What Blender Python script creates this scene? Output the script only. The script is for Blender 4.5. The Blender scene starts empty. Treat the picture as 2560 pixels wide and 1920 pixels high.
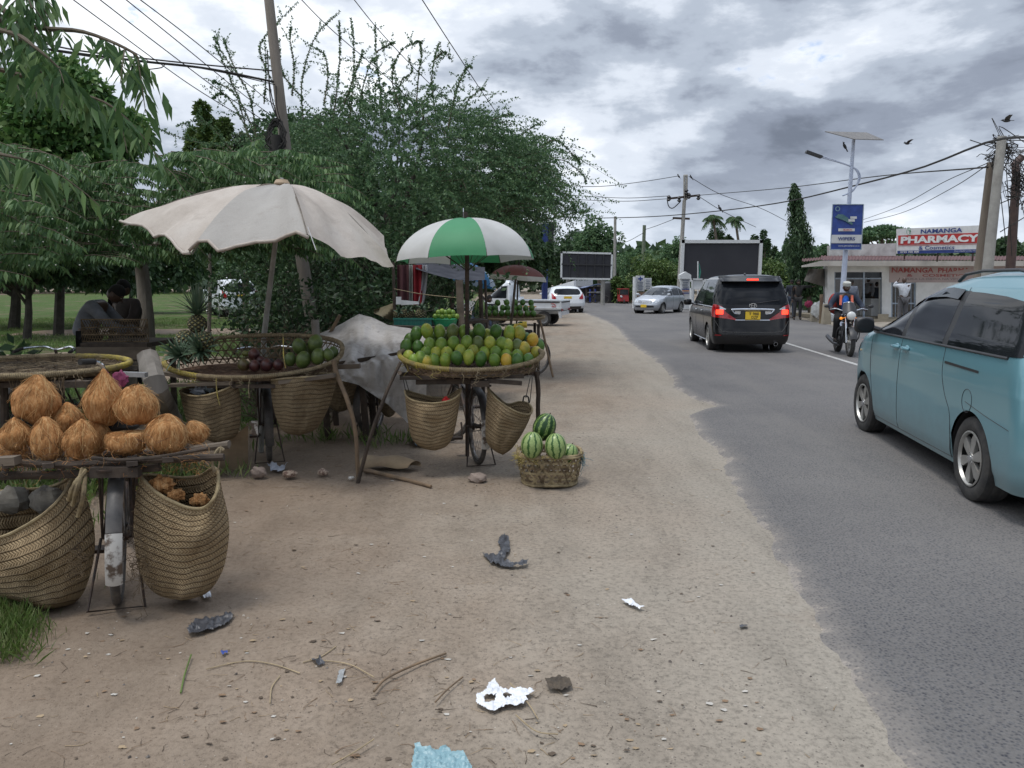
import bpy,math,random
import numpy as np
from mathutils import Vector,Matrix
R=math.radians
PI=math.pi
sc=bpy.context.scene
col=sc.collection
rnd=random.Random(7)
# camera
H=1.65
F=1960.0
PITCH=math.atan(257/F)
cam_d=bpy.data.cameras.new('camera')
cam_d.sensor_width=36
cam_d.lens=36*F/2560
cam_d.clip_start=0.05
cam_d.clip_end=2000
cam=bpy.data.objects.new('camera',cam_d)
cam.location=(0,0,H)
cam.rotation_euler=(PI/2-PITCH,0,0)
col.objects.link(cam)
sc.camera=cam
cam_d.dof.use_dof=False
def ray(px,py):
 x=(px-1280)/F
 y=-(py-960)/F
 c,s=math.cos(PITCH),math.sin(PITCH)
 return Vector((x,c+y*s,-s+y*c))
def P(px,py,Y):
 d=ray(px,py)
 k=Y/d.y
 return Vector((d.x*k,Y,H+d.z*k))
def G(px,py,z=0.0):
 d=ray(px,py)
 k=(z-H)/d.z
 return Vector((d.x*k,d.y*k,z))
 # world
SUN_EL,SUN_AZ=R(76),R(235)
w=bpy.data.worlds.new('World')
sc.world=w
w.use_nodes=True
nt=w.node_tree
nt.nodes.clear()
N,L=nt.nodes,nt.links
def wn(t,**k):
 n=N.new(t)
 for a,b in k.items():
  setattr(n,a,b)
 return n
def wmath(op,a,b=None,c=None):
 n=wn('ShaderNodeMath',operation=op)
 for i,q in enumerate((a,b,c)):
  if q is None:
   continue
  if isinstance(q,(int,float)):
   n.inputs[i].default_value=q
  else:
   L.new(q,n.inputs[i])
 return n.outputs[0]
sky=wn('ShaderNodeTexSky',sky_type='NISHITA')
sky.sun_disc=False
sky.sun_elevation=SUN_EL
sky.sun_rotation=SUN_AZ
sky.air_density=1.3
sky.dust_density=1.0
tc=wn('ShaderNodeTexCoord')
sep=wn('ShaderNodeSeparateXYZ')
L.new(tc.outputs['Generated'],sep.inputs[0])
zc=wmath('MAXIMUM',sep.outputs[2],0.0)
comb=wn('ShaderNodeCombineXYZ')
L.new(sep.outputs[0],comb.inputs[0]);L.new(sep.outputs[1],comb.inputs[1])
L.new(wmath('MULTIPLY',wmath('POWER',wmath('ADD',zc,0.04),0.8),2.3),comb.inputs[2])
def wnoise(scale,detail,rough,off,dist=0.0):
 m=wn('ShaderNodeMapping')
 m.inputs['Location'].default_value=off
 L.new(comb.outputs[0],m.inputs[0])
 n=wn('ShaderNodeTexNoise')
 n.inputs['Scale'].default_value=scale
 n.inputs['Detail'].default_value=detail
 n.inputs['Roughness'].default_value=rough
 n.inputs['Distortion'].default_value=dist
 L.new(m.outputs[0],n.inputs[0])
 return n.outputs[0]
def wramp(fac,stops,interp='EASE'):
 r=wn('ShaderNodeValToRGB')
 r.color_ramp.interpolation=interp
 e=r.color_ramp.elements
 while len(e)<len(stops):
  e.new(0.5)
 for q,(p,c)in zip(e,stops):
  q.position=p
  q.color=(*c,1)if len(c)==3 else c
 L.new(fac,r.inputs[0])
 return r.outputs[0]
nA=wnoise(3.4,9,0.55,(0.2,6.6,3.3),0.15)
nB=wnoise(1.6,2,0.5,(0.6,2.4,2.0))
nC=wnoise(13,6,0.6,(7.3,0.4,4.0),0.2)
side=wmath('MULTIPLY',sep.outputs[0],0.30)
up=wmath('MULTIPLY',wmath('MINIMUM',zc,0.35),0.45)
shade=wmath('ADD',wmath('MULTIPLY',nA,1.15),wmath('MULTIPLY',nB,0.45))
shade=wmath('ADD',shade,wmath('MULTIPLY',nC,0.22))
shade=wmath('SUBTRACT',shade,wmath('MULTIPLY',side,0.45))
shade=wmath('SUBTRACT',wmath('SUBTRACT',shade,up),0.14)
cloud=wramp(shade,[(0.42,(0.15,0.175,0.225)),(0.53,(0.24,0.275,0.345)),(0.63,(0.38,0.43,0.51)),(0.73,(0.60,0.65,0.73)),(0.86,(0.88,0.91,0.95))])
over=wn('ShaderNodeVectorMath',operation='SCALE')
L.new(wmath('ADD',1.0,wmath('MULTIPLY',wmath('MAXIMUM',wmath('SUBTRACT',zc,0.36),0.0),2.4)),over.inputs['Scale'])  # clouds above the view made brighter, added to light the ground
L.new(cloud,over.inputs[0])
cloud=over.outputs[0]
hole=wramp(wmath('ADD',wmath('MULTIPLY',nA,0.6),wmath('MULTIPLY',nC,0.4)),[(0.60,(1,1,1)),(0.68,(0,0,0))])
skymul=wn('ShaderNodeVectorMath',operation='SCALE')
skymul.inputs['Scale'].default_value=0.10
L.new(sky.outputs[0],skymul.inputs[0])
mixs=wn('ShaderNodeMix',data_type='RGBA')
L.new(hole,mixs.inputs['Factor'])
blu=wn('ShaderNodeMix',data_type='RGBA')
blu.inputs['Factor'].default_value=0.75
L.new(skymul.outputs[0],blu.inputs[6])
blu.inputs[7].default_value=(0.20,0.37,0.72,1)
L.new(blu.outputs[2],mixs.inputs[6])
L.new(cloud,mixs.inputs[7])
hz=wramp(zc,[(0.0,(1,1,1)),(0.16,(0,0,0))])
hzf=wmath('MULTIPLY',hz,0.45)
mix2=wn('ShaderNodeMix',data_type='RGBA')
L.new(hzf,mix2.inputs['Factor'])
L.new(mixs.outputs[2],mix2.inputs[6])
mix2.inputs[7].default_value=(0.60,0.67,0.76,1)
bg=wn('ShaderNodeBackground')
bg.inputs['Strength'].default_value=1.0
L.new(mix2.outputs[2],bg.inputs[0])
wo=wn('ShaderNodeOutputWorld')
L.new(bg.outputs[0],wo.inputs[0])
sun_d=bpy.data.lights.new('sun','SUN')
sun_d.energy=1.4
sun_d.angle=R(14)
sun_d.color=(1.0,0.95,0.88)
sun=bpy.data.objects.new('sun',sun_d)
sdir=Vector((math.sin(SUN_AZ)*math.cos(SUN_EL),math.cos(SUN_AZ)*math.cos(SUN_EL),math.sin(SUN_EL)))
sun.rotation_euler=sdir.to_track_quat('Z','Y').to_euler()
sun.location=(0,0,30)
col.objects.link(sun)
vs=sc.view_settings
vs.view_transform='Standard'
vs.look='None'
vs.exposure=0.38
vs.gamma=1
sc.render.engine='CYCLES'
sc.cycles.max_bounces=6
sc.cycles.diffuse_bounces=3
sc.cycles.glossy_bounces=3
sc.cycles.transmission_bounces=4
sc.cycles.transparent_max_bounces=6
sc.cycles.use_denoising=True
# materials
MATS={}
def srgb(h):
 if isinstance(h,str):
  c=[int(h[i:i+2],16)/255 for i in(0,2,4)]
  return tuple(x/12.92 if x<0.04045 else((x+0.055)/1.055)**2.4 for x in c)
 return h
class NT:
 def __init__(s,name):
  s.m=bpy.data.materials.new(name)
  s.m.use_nodes=True
  s.t=s.m.node_tree
  s.t.nodes.clear()
  s.out=s.n('ShaderNodeOutputMaterial')
  s.b=s.n('ShaderNodeBsdfPrincipled')
  s.l(s.b.outputs[0],s.out.inputs[0])
 def n(s,t,**k):
  q=s.t.nodes.new(t)
  for a,b in k.items():
   setattr(q,a,b)
  return q
 def l(s,a,b):
  s.t.links.new(a,b)
 def set(s,**k):
  for a,b in k.items():
   i=s.b.inputs[a.replace('_',' ')]
   i.default_value=(*b,1)if isinstance(b,tuple)and len(b)==3 and i.type=='RGBA' else b
 def coord(s,kind='Object',scale=(1,1,1),attr=None,loc=(0,0,0)):
  m=s.n('ShaderNodeMapping')
  m.inputs['Scale'].default_value=scale
  m.inputs['Location'].default_value=loc
  if attr:
   a=s.n('ShaderNodeAttribute',attribute_name=attr)
   s.l(a.outputs['Vector'],m.inputs[0])
  elif kind=='World':
   a=s.n('ShaderNodeNewGeometry')
   s.l(a.outputs['Position'],m.inputs[0])
  else:
   a=s.n('ShaderNodeTexCoord')
   s.l(a.outputs[kind],m.inputs[0])
  return m.outputs[0]
 def noise(s,vec,scale,detail=4,rough=0.55,dist=0.0):
  q=s.n('ShaderNodeTexNoise')
  q.inputs['Scale'].default_value=scale
  q.inputs['Detail'].default_value=detail
  q.inputs['Roughness'].default_value=rough
  q.inputs['Distortion'].default_value=dist
  s.l(vec,q.inputs[0])
  return q.outputs[0]
 def voro(s,vec,scale,feature='F1',rand=1.0):
  q=s.n('ShaderNodeTexVoronoi',feature=feature)
  q.inputs['Scale'].default_value=scale
  q.inputs['Randomness'].default_value=rand
  s.l(vec,q.inputs['Vector'])
  return q
 def ramp(s,fac,stops,interp='LINEAR'):
  r=s.n('ShaderNodeValToRGB')
  r.color_ramp.interpolation=interp
  e=r.color_ramp.elements
  while len(e)<len(stops):
   e.new(0.5)
  for q,(p,c)in zip(e,stops):
   q.position=p
   c=srgb(c)
   if isinstance(c,(int,float)):
    c=(c,c,c)
   q.color=(*c,1)
  s.l(fac,r.inputs[0])
  return r.outputs[0]
 def math(s,op,a,b=None,c=None):
  n=s.n('ShaderNodeMath',operation=op)
  for i,q in enumerate((a,b,c)):
   if q is None:
    continue
   if isinstance(q,(int,float)):
    n.inputs[i].default_value=q
   else:
    s.l(q,n.inputs[i])
  return n.outputs[0]
 def mix(s,fac,a,b,mode='MIX'):
  n=s.n('ShaderNodeMix',data_type='RGBA',blend_type=mode)
  for i,q in((0,fac),(6,a),(7,b)):
   if isinstance(q,(int,float)):
    n.inputs[i].default_value=q
   elif isinstance(q,(tuple,str)):
    n.inputs[i].default_value=(*srgb(q),1)
   else:
    s.l(q,n.inputs[i])
  return n.outputs[2]
 def bump(s,h,strength=0.3,dist=0.01):
  b=s.n('ShaderNodeBump')
  b.inputs['Strength'].default_value=strength
  b.inputs['Distance'].default_value=dist
  s.l(h,b.inputs['Height'])
  s.l(b.outputs[0],s.b.inputs['Normal'])
 def color(s,c):
  s.l(c,s.b.inputs['Base Color'])
def mat(name,c1,c2=None,scale=8,rough=0.7,metal=0.0,bump=0.0,bscale=None,spec=0.5,detail=5,stretch=(1,1,1),lo=0.35,hi=0.65,bd=0.01,coat=0.0,kind='Object'):
 if name in MATS:
  return MATS[name]
 t=NT(name)
 c1=srgb(c1)
 c2=srgb(c2)if c2 else tuple(x*0.72 for x in c1)
 v=t.coord(kind,stretch)
 n=t.noise(v,scale,detail,0.6)
 t.color(t.ramp(n,[(lo,c1),(hi,c2)]))
 t.set(Roughness=rough,Metallic=metal,Specular_IOR_Level=spec,Coat_Weight=coat)
 if coat:
  t.set(Coat_Roughness=0.06)
 if bump:
  nb=t.noise(v,bscale or scale*3,4,0.6)
  t.bump(nb,bump,bd)
 MATS[name]=t.m
 return t.m
def emit(name,c,s,base=None):
 if name in MATS:
  return MATS[name]
 t=NT(name)
 t.set(Base_Color=srgb(base or c),Emission_Color=srgb(c),Emission_Strength=s,Roughness=0.25)
 MATS[name]=t.m
 return t.m
 # mesh builder
ORG={}
class MB:
 def __init__(s):
  s.v=[];s.f=[];s.m=[];s.uv=[];s.cur=0
 def add(s,vs,fs,uv=None):
  o=len(s.v)
  s.v.extend([tuple(q)for q in vs])
  s.uv.extend(uv if uv is not None else[(0,0,0)]*len(vs))
  for f in fs:
   s.f.append(tuple(i+o for i in f))
   s.m.append(s.cur)
  return s
 def box(s,c,size,rot=None,taper=1.0):
  hx,hy,hz=[q/2 for q in size]
  vs=[]
  for z in(-1,1):
   k=taper if z>0 else 1.0
   for x,y in((-1,-1),(1,-1),(1,1),(-1,1)):
    p=Vector((x*hx*k,y*hy*k,z*hz))
    if rot is not None:
     p=rot@p
    vs.append(p+Vector(c))
  return s.add(vs,[(0,3,2,1),(4,5,6,7),(0,1,5,4),(1,2,6,5),(2,3,7,6),(3,0,4,7)])
 def beam(s,a,b,w,h,up=(0,0,1),ext=0.0):
  a,b=Vector(a),Vector(b)
  d=(b-a);ln=d.length;d.normalize()
  a=a-d*ext;b=b+d*ext
  u=Vector(up);sd=d.cross(u)
  if sd.length<1e-4:
   sd=d.cross(Vector((1,0,0)))
  sd.normalize();u=sd.cross(d).normalized()
  vs=[]
  for p in(a,b):
   for i,j in((-1,-1),(1,-1),(1,1),(-1,1)):
    vs.append(p+sd*(i*w/2)+u*(j*h/2))
  return s.add(vs,[(0,3,2,1),(4,5,6,7),(0,1,5,4),(1,2,6,5),(2,3,7,6),(3,0,4,7)])
 def tube(s,pts,r,n=8,cap=True,closed=False,rough=0.0,flat=1.0):
  pts=[Vector(p)for p in pts]
  m=len(pts)
  rs=[r]*m if isinstance(r,(int,float))else list(r)
  if len(rs)!=m:
   rs=[rs[0]+(rs[-1]-rs[0])*i/(m-1)for i in range(m)]
  vs,uv=[],[]
  nrm=None
  L=0
  for i in range(m):
   if closed:
    t=pts[(i+1)%m]-pts[i-1]
   else:
    t=pts[min(i+1,m-1)]-pts[max(i-1,0)]
   if t.length<1e-9:
    t=Vector((0,0,1))
   t.normalize()
   if nrm is None:
    a=Vector((0,0,1))if abs(t.z)<0.9 else Vector((1,0,0))
    nrm=t.cross(a).normalized()
   else:
    nrm=nrm-t*nrm.dot(t)
    if nrm.length<1e-6:
     nrm=t.orthogonal()
    nrm.normalize()
   bi=t.cross(nrm)
   if i:
    L+=(pts[i]-pts[i-1]).length
   for k in range(n):
    a=2*PI*k/n
    q=rs[i]*(1+(rnd.uniform(-rough,rough)if rough else 0))
    vs.append(pts[i]+nrm*(math.cos(a)*q)+bi*(math.sin(a)*q*flat))
    uv.append((k/n,L,0))
  fs=[]
  for i in range(m if closed else m-1):
   j=(i+1)%m
   for k in range(n):
    l=(k+1)%n
    fs.append((i*n+k,i*n+l,j*n+l,j*n+k))
  if cap and not closed:
   fs.append(tuple(range(n-1,-1,-1)))
   fs.append(tuple(range((m-1)*n,m*n)))
  return s.add(vs,fs,uv)
 def cyl(s,a,b,r,r2=None,n=16,cap=True):
  return s.tube([a,b],[r,r if r2 is None else r2],n,cap)
 def lathe(s,prof,c=(0,0,0),n=24,M=None):
  vs,uv=[],[]
  c=Vector(c)
  for i,(r,z)in enumerate(prof):
   for k in range(n):
    a=2*PI*k/n
    p=Vector((r*math.cos(a),r*math.sin(a),z))
    if M is not None:
     p=M@p
    vs.append(p+c)
    uv.append((k/n,i/max(1,len(prof)-1),0))
  fs=[]
  for i in range(len(prof)-1):
   for k in range(n):
    l=(k+1)%n
    fs.append((i*n+k,i*n+l,(i+1)*n+l,(i+1)*n+k))
  return s.add(vs,fs,uv)
 def ell(s,c,r,nu=20,nv=12,M=None,fn=None):
  vs,uv=[],[]
  c=Vector(c)
  for i in range(nv+1):
   ph=PI*i/nv
   for k in range(nu):
    a=2*PI*k/nu
    d=Vector((math.sin(ph)*math.cos(a),math.sin(ph)*math.sin(a),math.cos(ph)))
    q=fn(d)if fn else 1.0
    p=Vector((d.x*r[0]*q,d.y*r[1]*q,d.z*r[2]*q))
    if M is not None:
     p=M@p
    vs.append(p+c)
    uv.append((k/nu,i/nv,0))
  fs=[]
  for i in range(nv):
   for k in range(nu):
    l=(k+1)%nu
    fs.append((i*nu+k,(i+1)*nu+k,(i+1)*nu+l,i*nu+l))
  return s.add(vs,fs,uv)
 def grid(s,fn,nu,nv,us=None,vs_=None,thick=0.0,uvf=None):
  vs,uv=[],[]
  for j in range(nv+1):
   for i in range(nu+1):
    u,v=i/nu,j/nv
    vs.append(Vector(fn(u,v)))
    uv.append(uvf(u,v)if uvf else(u,v,0))
  fs=[]
  n=nu+1
  for j in range(nv):
   for i in range(nu):
    fs.append((j*n+i,j*n+i+1,(j+1)*n+i+1,(j+1)*n+i))
  if thick:
   m=len(vs)
   nr=[Vector((0,0,0))for _ in vs]
   for f in fs:
    q=(vs[f[1]]-vs[f[0]]).cross(vs[f[3]]-vs[f[0]])
    for i in f:
     nr[i]+=q
   vs+=[p-(k.normalized()if k.length else Vector((0,0,1)))*thick for p,k in zip(vs,nr)]
   uv+=uv
   fs+=[tuple(i+m for i in reversed(f))for f in fs]
   rim=[i for i in range(n)]+[j*n+nu for j in range(1,nv+1)]+[nv*n+i for i in range(nu-1,-1,-1)]+[j*n for j in range(nv-1,0,-1)]
   for a,b in zip(rim,rim[1:]+rim[:1]):
    fs.append((b,a,a+m,b+m))
  return s.add(vs,fs,uv)
 def poly(s,pts,depth=None):
  pts=[Vector(p)for p in pts]
  n=len(pts)
  if depth is None:
   return s.add(pts,[tuple(range(n))])
  d=Vector(depth)
  vs=pts+[p+d for p in pts]
  fs=[tuple(range(n)),tuple(range(2*n-1,n-1,-1))]
  for i in range(n):
   j=(i+1)%n
   fs.append((j,i,i+n,j+n))
  return s.add(vs,fs)
 def xf(s,M,a=0):
  for i in range(a,len(s.v)):
   s.v[i]=tuple(M@Vector(s.v[i]))
  return s
 def build(s,name,mats,parent=None,label=None,cat=None,group=None,kind=None,sharp=38,flat=False,org=None):
  off=ORG.get(parent.name,Vector((0,0,0)))if parent is not None else(Vector(org)if org is not None else Vector((0,0,0)))
  me=bpy.data.meshes.new(name)
  va=np.array(s.v,dtype=np.float32).reshape(-1,3)-np.array(off,dtype=np.float32)
  me.from_pydata(va.tolist(),[],s.f)
  if not isinstance(mats,(list,tuple)):
   mats=[mats]
  for m in mats:
   me.materials.append(m)
  if len(mats)>1:
   me.polygons.foreach_set('material_index',s.m)
  at=me.attributes.new('uvw','FLOAT_VECTOR','POINT')
  at.data.foreach_set('vector',np.array(s.uv,dtype=np.float32).ravel())
  if not flat:
   me.shade_smooth()
   me.set_sharp_from_angle(angle=R(sharp))
  o=bpy.data.objects.new(name,me)
  col.objects.link(o)
  if parent is not None:
   o.parent=parent
   ORG[o.name]=off
  elif org is not None:
   o.location=org
   ORG[o.name]=off
  tag(o,label,cat,group,kind)
  return o
def tag(o,label=None,cat=None,group=None,kind=None):
 if label:o['label']=label
 if cat:o['category']=cat
 if group:o['group']=group
 if kind:o['kind']=kind
 return o
def thing(name,label,cat,loc=(0,0,0),rz=0.0,group=None,local=False,scale=1.0):
 o=bpy.data.objects.new(name,None)
 o.empty_display_size=0.1
 col.objects.link(o)
 o.location=loc
 o.rotation_euler=(0,0,rz)
 o.scale=(scale,)*3 if isinstance(scale,(int,float))else scale
 tag(o,label,cat,group)
 ORG[o.name]=Vector((0,0,0))if local else Vector(loc)
 return o
def copy_thing(src,loc,rz=0.0,label=None,group=None,scale=None):
 c=src.copy();col.objects.link(c)
 c.location=loc;c.rotation_euler=(0,0,rz)
 if scale:c.scale=(scale,)*3
 if label:c['label']=label
 if group:c['group']=group
 for ch in src.children:
  d=ch.copy();col.objects.link(d);d.parent=c
  for g in ch.children:
   e=g.copy();col.objects.link(e);e.parent=d
 return c
def lerp(a,b,t):return a+(b-a)*t
def interp(xs,ys,x):
 if xs[0]>xs[-1]:xs,ys=xs[::-1],ys[::-1]
 return float(np.interp(x,xs,ys))
def spline(pts,n):
 """Catmull-Rom through pts, n samples."""
 pts=[Vector(p)for p in pts]
 q=[pts[0]*2-pts[1]]+pts+[pts[-1]*2-pts[-2]]
 out=[]
 m=len(pts)-1
 for i in range(n):
  t=i/(n-1)*m
  k=min(int(t),m-1);t-=k
  a,b,c,d=q[k:k+4]
  out.append(0.5*((2*b)+(c-a)*t+(2*a-5*b+4*c-d)*t*t+(3*b-a-3*c+d)*t**3))
 return out
def text_mesh(txt,size,depth=0.004,bold=0.0,spacing=1.0,shear=0.0,align='CENTER'):
 """writing as a mesh in its own XZ plane, facing -Y"""
 cu=bpy.data.curves.new('writing','FONT')
 cu.body=txt;cu.size=size;cu.extrude=depth;cu.offset=bold
 cu.align_x=align;cu.align_y='CENTER';cu.space_character=spacing;cu.shear=shear
 cu.resolution_u=3
 o=bpy.data.objects.new('writing',cu)
 col.objects.link(o)
 dg=bpy.context.evaluated_depsgraph_get()
 me=bpy.data.meshes.new_from_object(o.evaluated_get(dg))
 vs=[(v.co.x,-v.co.z,v.co.y)for v in me.vertices]
 fs=[tuple(p.vertices)for p in me.polygons]
 bpy.data.objects.remove(o);bpy.data.curves.remove(cu);bpy.data.meshes.remove(me)
 return vs,fs
def add_text(mb,txt,M,width=None,height=1.0,**k):
 vs,fs=text_mesh(txt,1.0,depth=0.0,**k)
 if not vs:return
 a=np.array(vs)
 x0,x1=a[:,0].min(),a[:,0].max();z0,z1=a[:,2].min(),a[:,2].max()
 sx=(width/(x1-x0))if width else height/(z1-z0)
 sz=height/(z1-z0)
 pts=[M@Vector(((x-(x0+x1)/2)*sx,-0.004,(z-(z0+z1)/2)*sz))for x,y,z in vs]
 mb.add(pts,fs)
def leaf_mesh(name,pos,dirs,size,width,mats,parent,rs,droop=0.0,mi=None,org=None,**tags):
 """pos (n,3), dirs (n,3) leaf axis; each leaf 4 verts / 2 triangles folded on its midrib"""
 n=len(pos)
 d=dirs/(np.linalg.norm(dirs,axis=1,keepdims=True)+1e-9)
 rv=rs.normal(size=(n,3))
 s=np.cross(d,rv);s/=(np.linalg.norm(s,axis=1,keepdims=True)+1e-9)
 up=np.cross(s,d)
 sz=np.asarray(size).reshape(-1,1)*np.ones((n,1))
 wd=sz*width
 a=pos
 c=pos+d*sz+np.array([0,0,-1.0])*sz*droop
 m=pos+d*sz*0.45+up*wd*0.18
 b1=m+s*wd*0.5-up*wd*0.3
 b2=m-s*wd*0.5-up*wd*0.3
 V=np.stack([a,b1,c,b2],axis=1).reshape(-1,3).astype(np.float32)
 if parent is not None:
  V-=np.array(ORG.get(parent.name,(0,0,0)),dtype=np.float32)
 elif org is not None:
  V-=np.array(org,dtype=np.float32)
 me=bpy.data.meshes.new(name)
 nf=2*n
 me.vertices.add(4*n)
 me.vertices.foreach_set('co',V.ravel())
 me.loops.add(nf*3)
 base=(np.arange(n)*4).reshape(-1,1)
 idx=np.concatenate([base+np.array([[0,1,2]]),base+np.array([[0,2,3]])],axis=1).ravel()
 me.loops.foreach_set('vertex_index',idx.astype(np.int32))
 me.polygons.add(nf)
 me.polygons.foreach_set('loop_start',(np.arange(nf)*3).astype(np.int32))
 if not isinstance(mats,(list,tuple)):
  mats=[mats]
 for q in mats:
  me.materials.append(q)
 if mi is not None and len(mats)>1:
  me.polygons.foreach_set('material_index',np.repeat(mi,2).astype(np.int32))
 at=me.attributes.new('shade','FLOAT','POINT')
 at.data.foreach_set('value',np.repeat(rs.uniform(0,1,n),4).astype(np.float32))
 me.update(calc_edges=True)
 me.validate()
 o=bpy.data.objects.new(name,me)
 col.objects.link(o)
 if parent is not None:
  o.parent=parent
 elif org is not None:
  o.location=org
 tag(o,**tags)
 return o
def leafmat(name,c1,c2,c3=None,rough=0.5,trans=0.25,spec=0.35):
 t=NT(name)
 a=t.n('ShaderNodeAttribute',attribute_name='shade')
 st=[(0.0,c1),(0.6,c2),(1.0,c3 or c2)]
 c=t.ramp(a.outputs['Fac'],st)
 t.color(c)
 t.set(Roughness=rough,Specular_IOR_Level=spec)
 tr=t.n('ShaderNodeBsdfTranslucent')
 t.l(c,tr.inputs[0])
 mx=t.n('ShaderNodeMixShader')
 mx.inputs[0].default_value=trans
 t.l(t.b.outputs[0],mx.inputs[1]);t.l(tr.outputs[0],mx.inputs[2])
 t.l(mx.outputs[0],t.out.inputs[0])
 return t.m
 # ground and road
def vnoise(x,y,s=1.0,seed=0):
 x=np.asarray(x,dtype=float)/s+seed*17.3;y=np.asarray(y,dtype=float)/s+seed*9.1
 xi,yi=np.floor(x),np.floor(y)
 fx,fy=x-xi,y-yi
 fx=fx*fx*(3-2*fx);fy=fy*fy*(3-2*fy)
 def h(a,b):
  q=np.sin(a*127.1+b*311.7+seed*3.3)*43758.5453
  return q-np.floor(q)
 return(h(xi,yi)*(1-fx)+h(xi+1,yi)*fx)*(1-fy)+(h(xi,yi+1)*(1-fx)+h(xi+1,yi+1)*fx)*fy
EDGE_PX=[(2390,2100),(2300,1935),(2268,1897),(2140,1680),(2013,1481),(1935,1340),(1874,1226),(1850,1190),(1835,1157),(1795,1110),(1759,1064),(1741,1038),(1752,1030),(1812,1017),(1770,1003),(1712,978),(1700,960),(1689,943),(1664,915),(1643,897),(1610,876),(1585,862),(1565,840),(1550,821),(1520,803),(1493,793),(1470,784),(1440,777)]
_e=[G(*q)for q in EDGE_PX]
_eY=[-6.0,0.0]+[q.y for q in _e]+[44.2,45.0,200]
_eX=[0.95,1.30]+[q.x-0.07 for q in _e]+[-2.0,-70.0,-70]
def road_left(Y):
 return np.interp(Y,_eY,_eX)
def road_right(Y):
 return np.interp(Y,[-6,10,22,26.5,30,35.5,40,62,200],[10.6,10.9,11.4,11.8,12.2,12.9,16.5,22,22])
 # dirt material
def dirt_mat():
 t=NT('dirt')
 v=t.coord('World')
 big=t.noise(v,0.35,4,0.6)
 mid=t.noise(v,2.3,6,0.65)
 fine=t.noise(v,38,4,0.7)
 base=t.ramp(mid,[(0.3,(0.225,0.178,0.135)),(0.5,(0.30,0.248,0.196)),(0.72,(0.375,0.322,0.265))])
 warm=t.ramp(big,[(0.35,(0.285,0.205,0.15)),(0.6,(0.31,0.268,0.22))])
 c=t.mix(0.5,base,warm)
 a=t.n('ShaderNodeAttribute',attribute_name='uvw')
 sp=t.n('ShaderNodeSeparateXYZ');t.l(a.outputs['Vector'],sp.inputs[0])
 near=t.ramp(t.math('ADD',t.math('MULTIPLY',sp.outputs[0],0.45),t.math('MULTIPLY',mid,0.5)),[(0.25,1.0),(0.95,0.0)])
 c=t.mix(t.math('MULTIPLY',near,0.75),c,(0.335,0.305,0.262))
 sg=t.ramp(fine,[(0.30,0.62),(0.5,1.0),(0.75,1.16)])
 c=t.mix(1.0,c,sg,'MULTIPLY')
 vo=t.voro(v,62)
 grit=t.ramp(vo.outputs['Distance'],[(0.16,1.0),(0.30,0.0)])
 sel=t.ramp(t.noise(v,45,2,0.5),[(0.52,0.0),(0.6,1.0)])
 c=t.mix(t.math('MULTIPLY',t.math('MULTIPLY',grit,sel),0.62),c,(0.075,0.062,0.055))
 v2=t.voro(v,33)
 chips=t.ramp(v2.outputs['Distance'],[(0.07,1.0),(0.15,0.0)])
 sel2=t.ramp(t.noise(v,9,2,0.5),[(0.56,0.0),(0.62,1.0)])
 c=t.mix(t.math('MULTIPLY',t.math('MULTIPLY',chips,sel2),0.6),c,(0.55,0.50,0.44))
 gp=t.n('ShaderNodeNewGeometry');gs=t.n('ShaderNodeSeparateXYZ');t.l(gp.outputs['Position'],gs.inputs[0])
 lf=t.ramp(t.math('ADD',t.math('MULTIPLY',gs.outputs[0],-0.22),t.math('MULTIPLY',big,0.5)),[(0.25,0.0),(0.62,1.0)])
 c=t.mix(t.math('MULTIPLY',lf,0.55),c,t.mix(mid,(0.13,0.085,0.058),(0.25,0.18,0.125)))
 c=t.mix(1.0,c,(0.86,0.87,0.86),'MULTIPLY')
 rut=t.noise(t.coord('World',(1.6,0.35,1)),1.5,5,0.65,0.3)
 c=t.mix(1.0,c,t.ramp(rut,[(0.34,0.86),(0.5,1.0),(0.66,1.06)]),'MULTIPLY')
 damp=t.ramp(t.noise(v,0.9,5,0.7,0.4),[(0.60,0.0),(0.74,1.0)])
 c=t.mix(t.math('MULTIPLY',damp,0.40),c,(0.155,0.112,0.082))
 t.color(c)
 t.set(Roughness=0.95,Specular_IOR_Level=0.2)
 hgt=t.math('ADD',t.math('MULTIPLY',t.noise(v,12,6,0.7),1.0),t.math('MULTIPLY',fine,0.4))
 hgt=t.math('ADD',hgt,t.math('MULTIPLY',grit,0.25))
 t.bump(hgt,0.55,0.02)
 return t.m
M_DIRT=dirt_mat()
def sheet(name,xs,ys,zf,m,uvf=None,mask=None,**k):
 X,Y=np.meshgrid(xs,ys)
 Z=zf(X,Y)
 n,q=len(xs),len(ys)
 V=np.stack([X,Y,Z],-1).reshape(-1,3)
 ii=np.arange((q-1)*(n-1))
 r,c=ii//(n-1),ii%(n-1)
 a=r*n+c
 F4=np.stack([a,a+1,a+n+1,a+n],1)
 if mask is not None:
  cx_=V[F4].mean(axis=1)
  F4=F4[mask(cx_[:,0],cx_[:,1])]
 mb=MB()
 mb.v=V.tolist();mb.f=[tuple(x)for x in F4.tolist()]
 if uvf is not None:
  U=uvf(X,Y).reshape(-1)
  mb.uv=np.stack([U,U*0,U*0],1).tolist()
 else:
  mb.uv=[(0,0,0)]*len(mb.v)
 return mb.build(name,m,sharp=180,**k)
def geo(a,b,s0,g):
 out=[a]
 s=s0
 while out[-1]<b:
  out.append(out[-1]+s);s*=g
 return out
xsn=sorted([-q for q in geo(0.0,900,0.05,1.035)[1:]]+geo(0.0,900,0.05,1.035))
ysn=[-900,-400,-150,-60,-25,-10,-4,-1.5]+geo(0.0,1200,0.045,1.022)
def dist_road(X,Y):
 return np.where(Y<43.5,road_left(Y)-X,3.0)
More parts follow.
